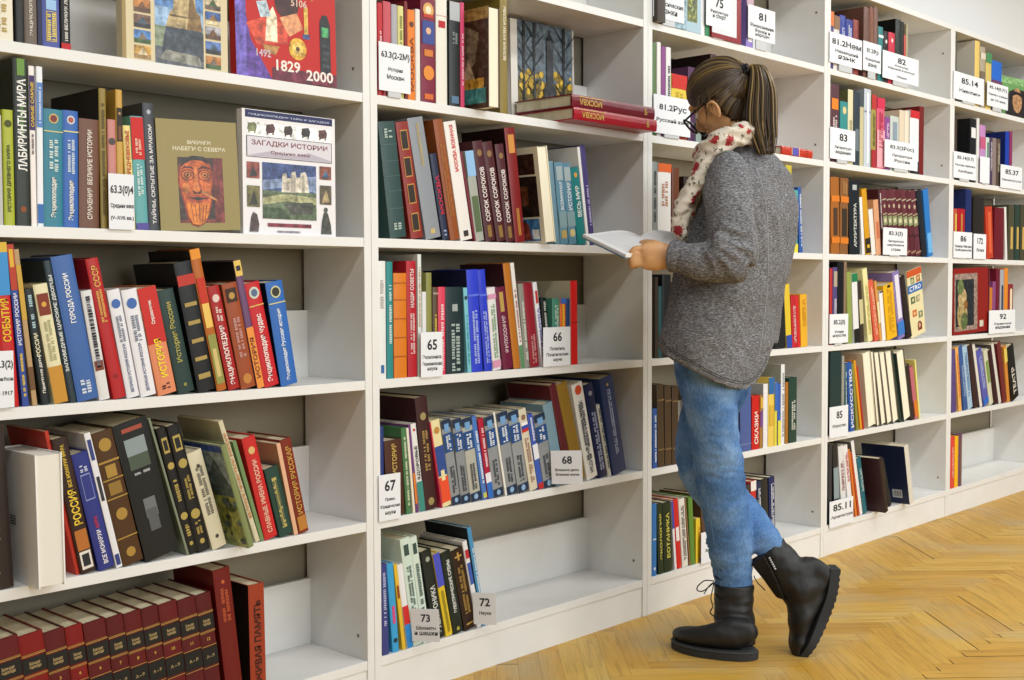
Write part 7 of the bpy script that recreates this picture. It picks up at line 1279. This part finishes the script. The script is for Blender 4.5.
tt_.build('hair_tie', M('14141a', .35), hair)

# ---- the book in her hands
Bk = {k: V(v) for k, v in P['book'].items()}
t = thing('open_book', 'open book with white pages held by the reader', 'book', P['P0'], (0, 0, -YAW))
def page_surface(A0, A1, C0, C1, bulge, n=10):
    """grid from outer edge (A0 near, A1 far) to gutter (C0 near, C1 far)"""
    nrm = ((A1-A0).cross(C0-A0)).normalized()
    if nrm.z < 0: nrm = -nrm
    g = []
    for i in range(n+1):
        q = i/n; h_ = bulge*math.sin(math.pi*q**1.6)
        g.append((A0.lerp(C0, q)+nrm*h_, A1.lerp(C1, q)+nrm*h_))
    return g, nrm
def page_block(A0, A1, C0, C1, bulge, th, nm):
    g, nrm = page_surface(A0, A1, C0, C1, bulge); n = len(g); vv = [p for a in g for p in a]; lo = []
    for i, a in enumerate(g):
        q = i/(n-1); base0, base1 = A0.lerp(C0, q)-nrm*th, A1.lerp(C1, q)-nrm*th; lo += [base0, base1]
    vv += lo; k_ = 2*n; ff = []
    for i in range(n-1):
        a = 2*i; ff += [(a, a+1, a+3, a+2), (k_+a, k_+a+2, k_+a+3, k_+a+1), (a, a+2, k_+a+2, k_+a), (a+1, k_+a+1, k_+a+3, a+3)]
    ff += [(0, k_, k_+1, 1), (2*n-2, 2*n-1, k_+2*n-1, k_+2*n-2)]
    o = mesh_obj(nm, vv, ff, [M('f6f6f8', .75, .2)], t, None, False)
    # faint lines of print
    mb = MB()
    rr = random.Random(nm)
    for r_ in range(16):
        q0 = .1+r_*.052
        for i in range(1, n-2):
            if r_ % 5 == 4 and i > n-5: continue
            (a, c), (d_, e) = g[i], g[i+1]; up_ = nrm*.0004
            mb.poly([a.lerp(c, q0)+up_, d_.lerp(e, q0)+up_, d_.lerp(e, q0+.014)+up_, a.lerp(c, q0+.014)+up_])
    mb.build('printed_lines', M('dcdde2', .8), o)
    return nrm
n1_ = page_block(Bk['Ln'], Bk['Lf'], Bk['Gn'], Bk['Gf'], .014, .008, 'left_pages')
n2_ = page_block(Bk['Rn'], Bk['Rf'], Bk['Gn'], Bk['Gf'], .012, .006, 'right_pages')
cvv = []
for (a0, a1, c0, c1, nn, th) in ((Bk['Ln'], Bk['Lf'], Bk['Gn'], Bk['Gf'], n1_, .008), (Bk['Rn'], Bk['Rf'], Bk['Gn'], Bk['Gf'], n2_, .006)):
    o0, o1 = a0+(a0-c0).normalized()*.004, a1+(a1-c1).normalized()*.004
    q0, q1 = nn*-(th+.0003), nn*-(th+.003)
    P8 = [o0+q0, c0+q0, c1+q0, o1+q0, o0+q1, c0+q1, c1+q1, o1+q1]
    k_ = len(cvv); cvv.append(P8)
vv = [p for a in cvv for p in a]; ff = []
for k_ in (0, 8): ff += [tuple(k_+i for i in f) for f in ((0, 1, 2, 3), (7, 6, 5, 4), (0, 4, 5, 1), (1, 5, 6, 2), (2, 6, 7, 3), (3, 7, 4, 0))]
mesh_obj('cover', vv, ff, [M('5c7688', .4)], t)
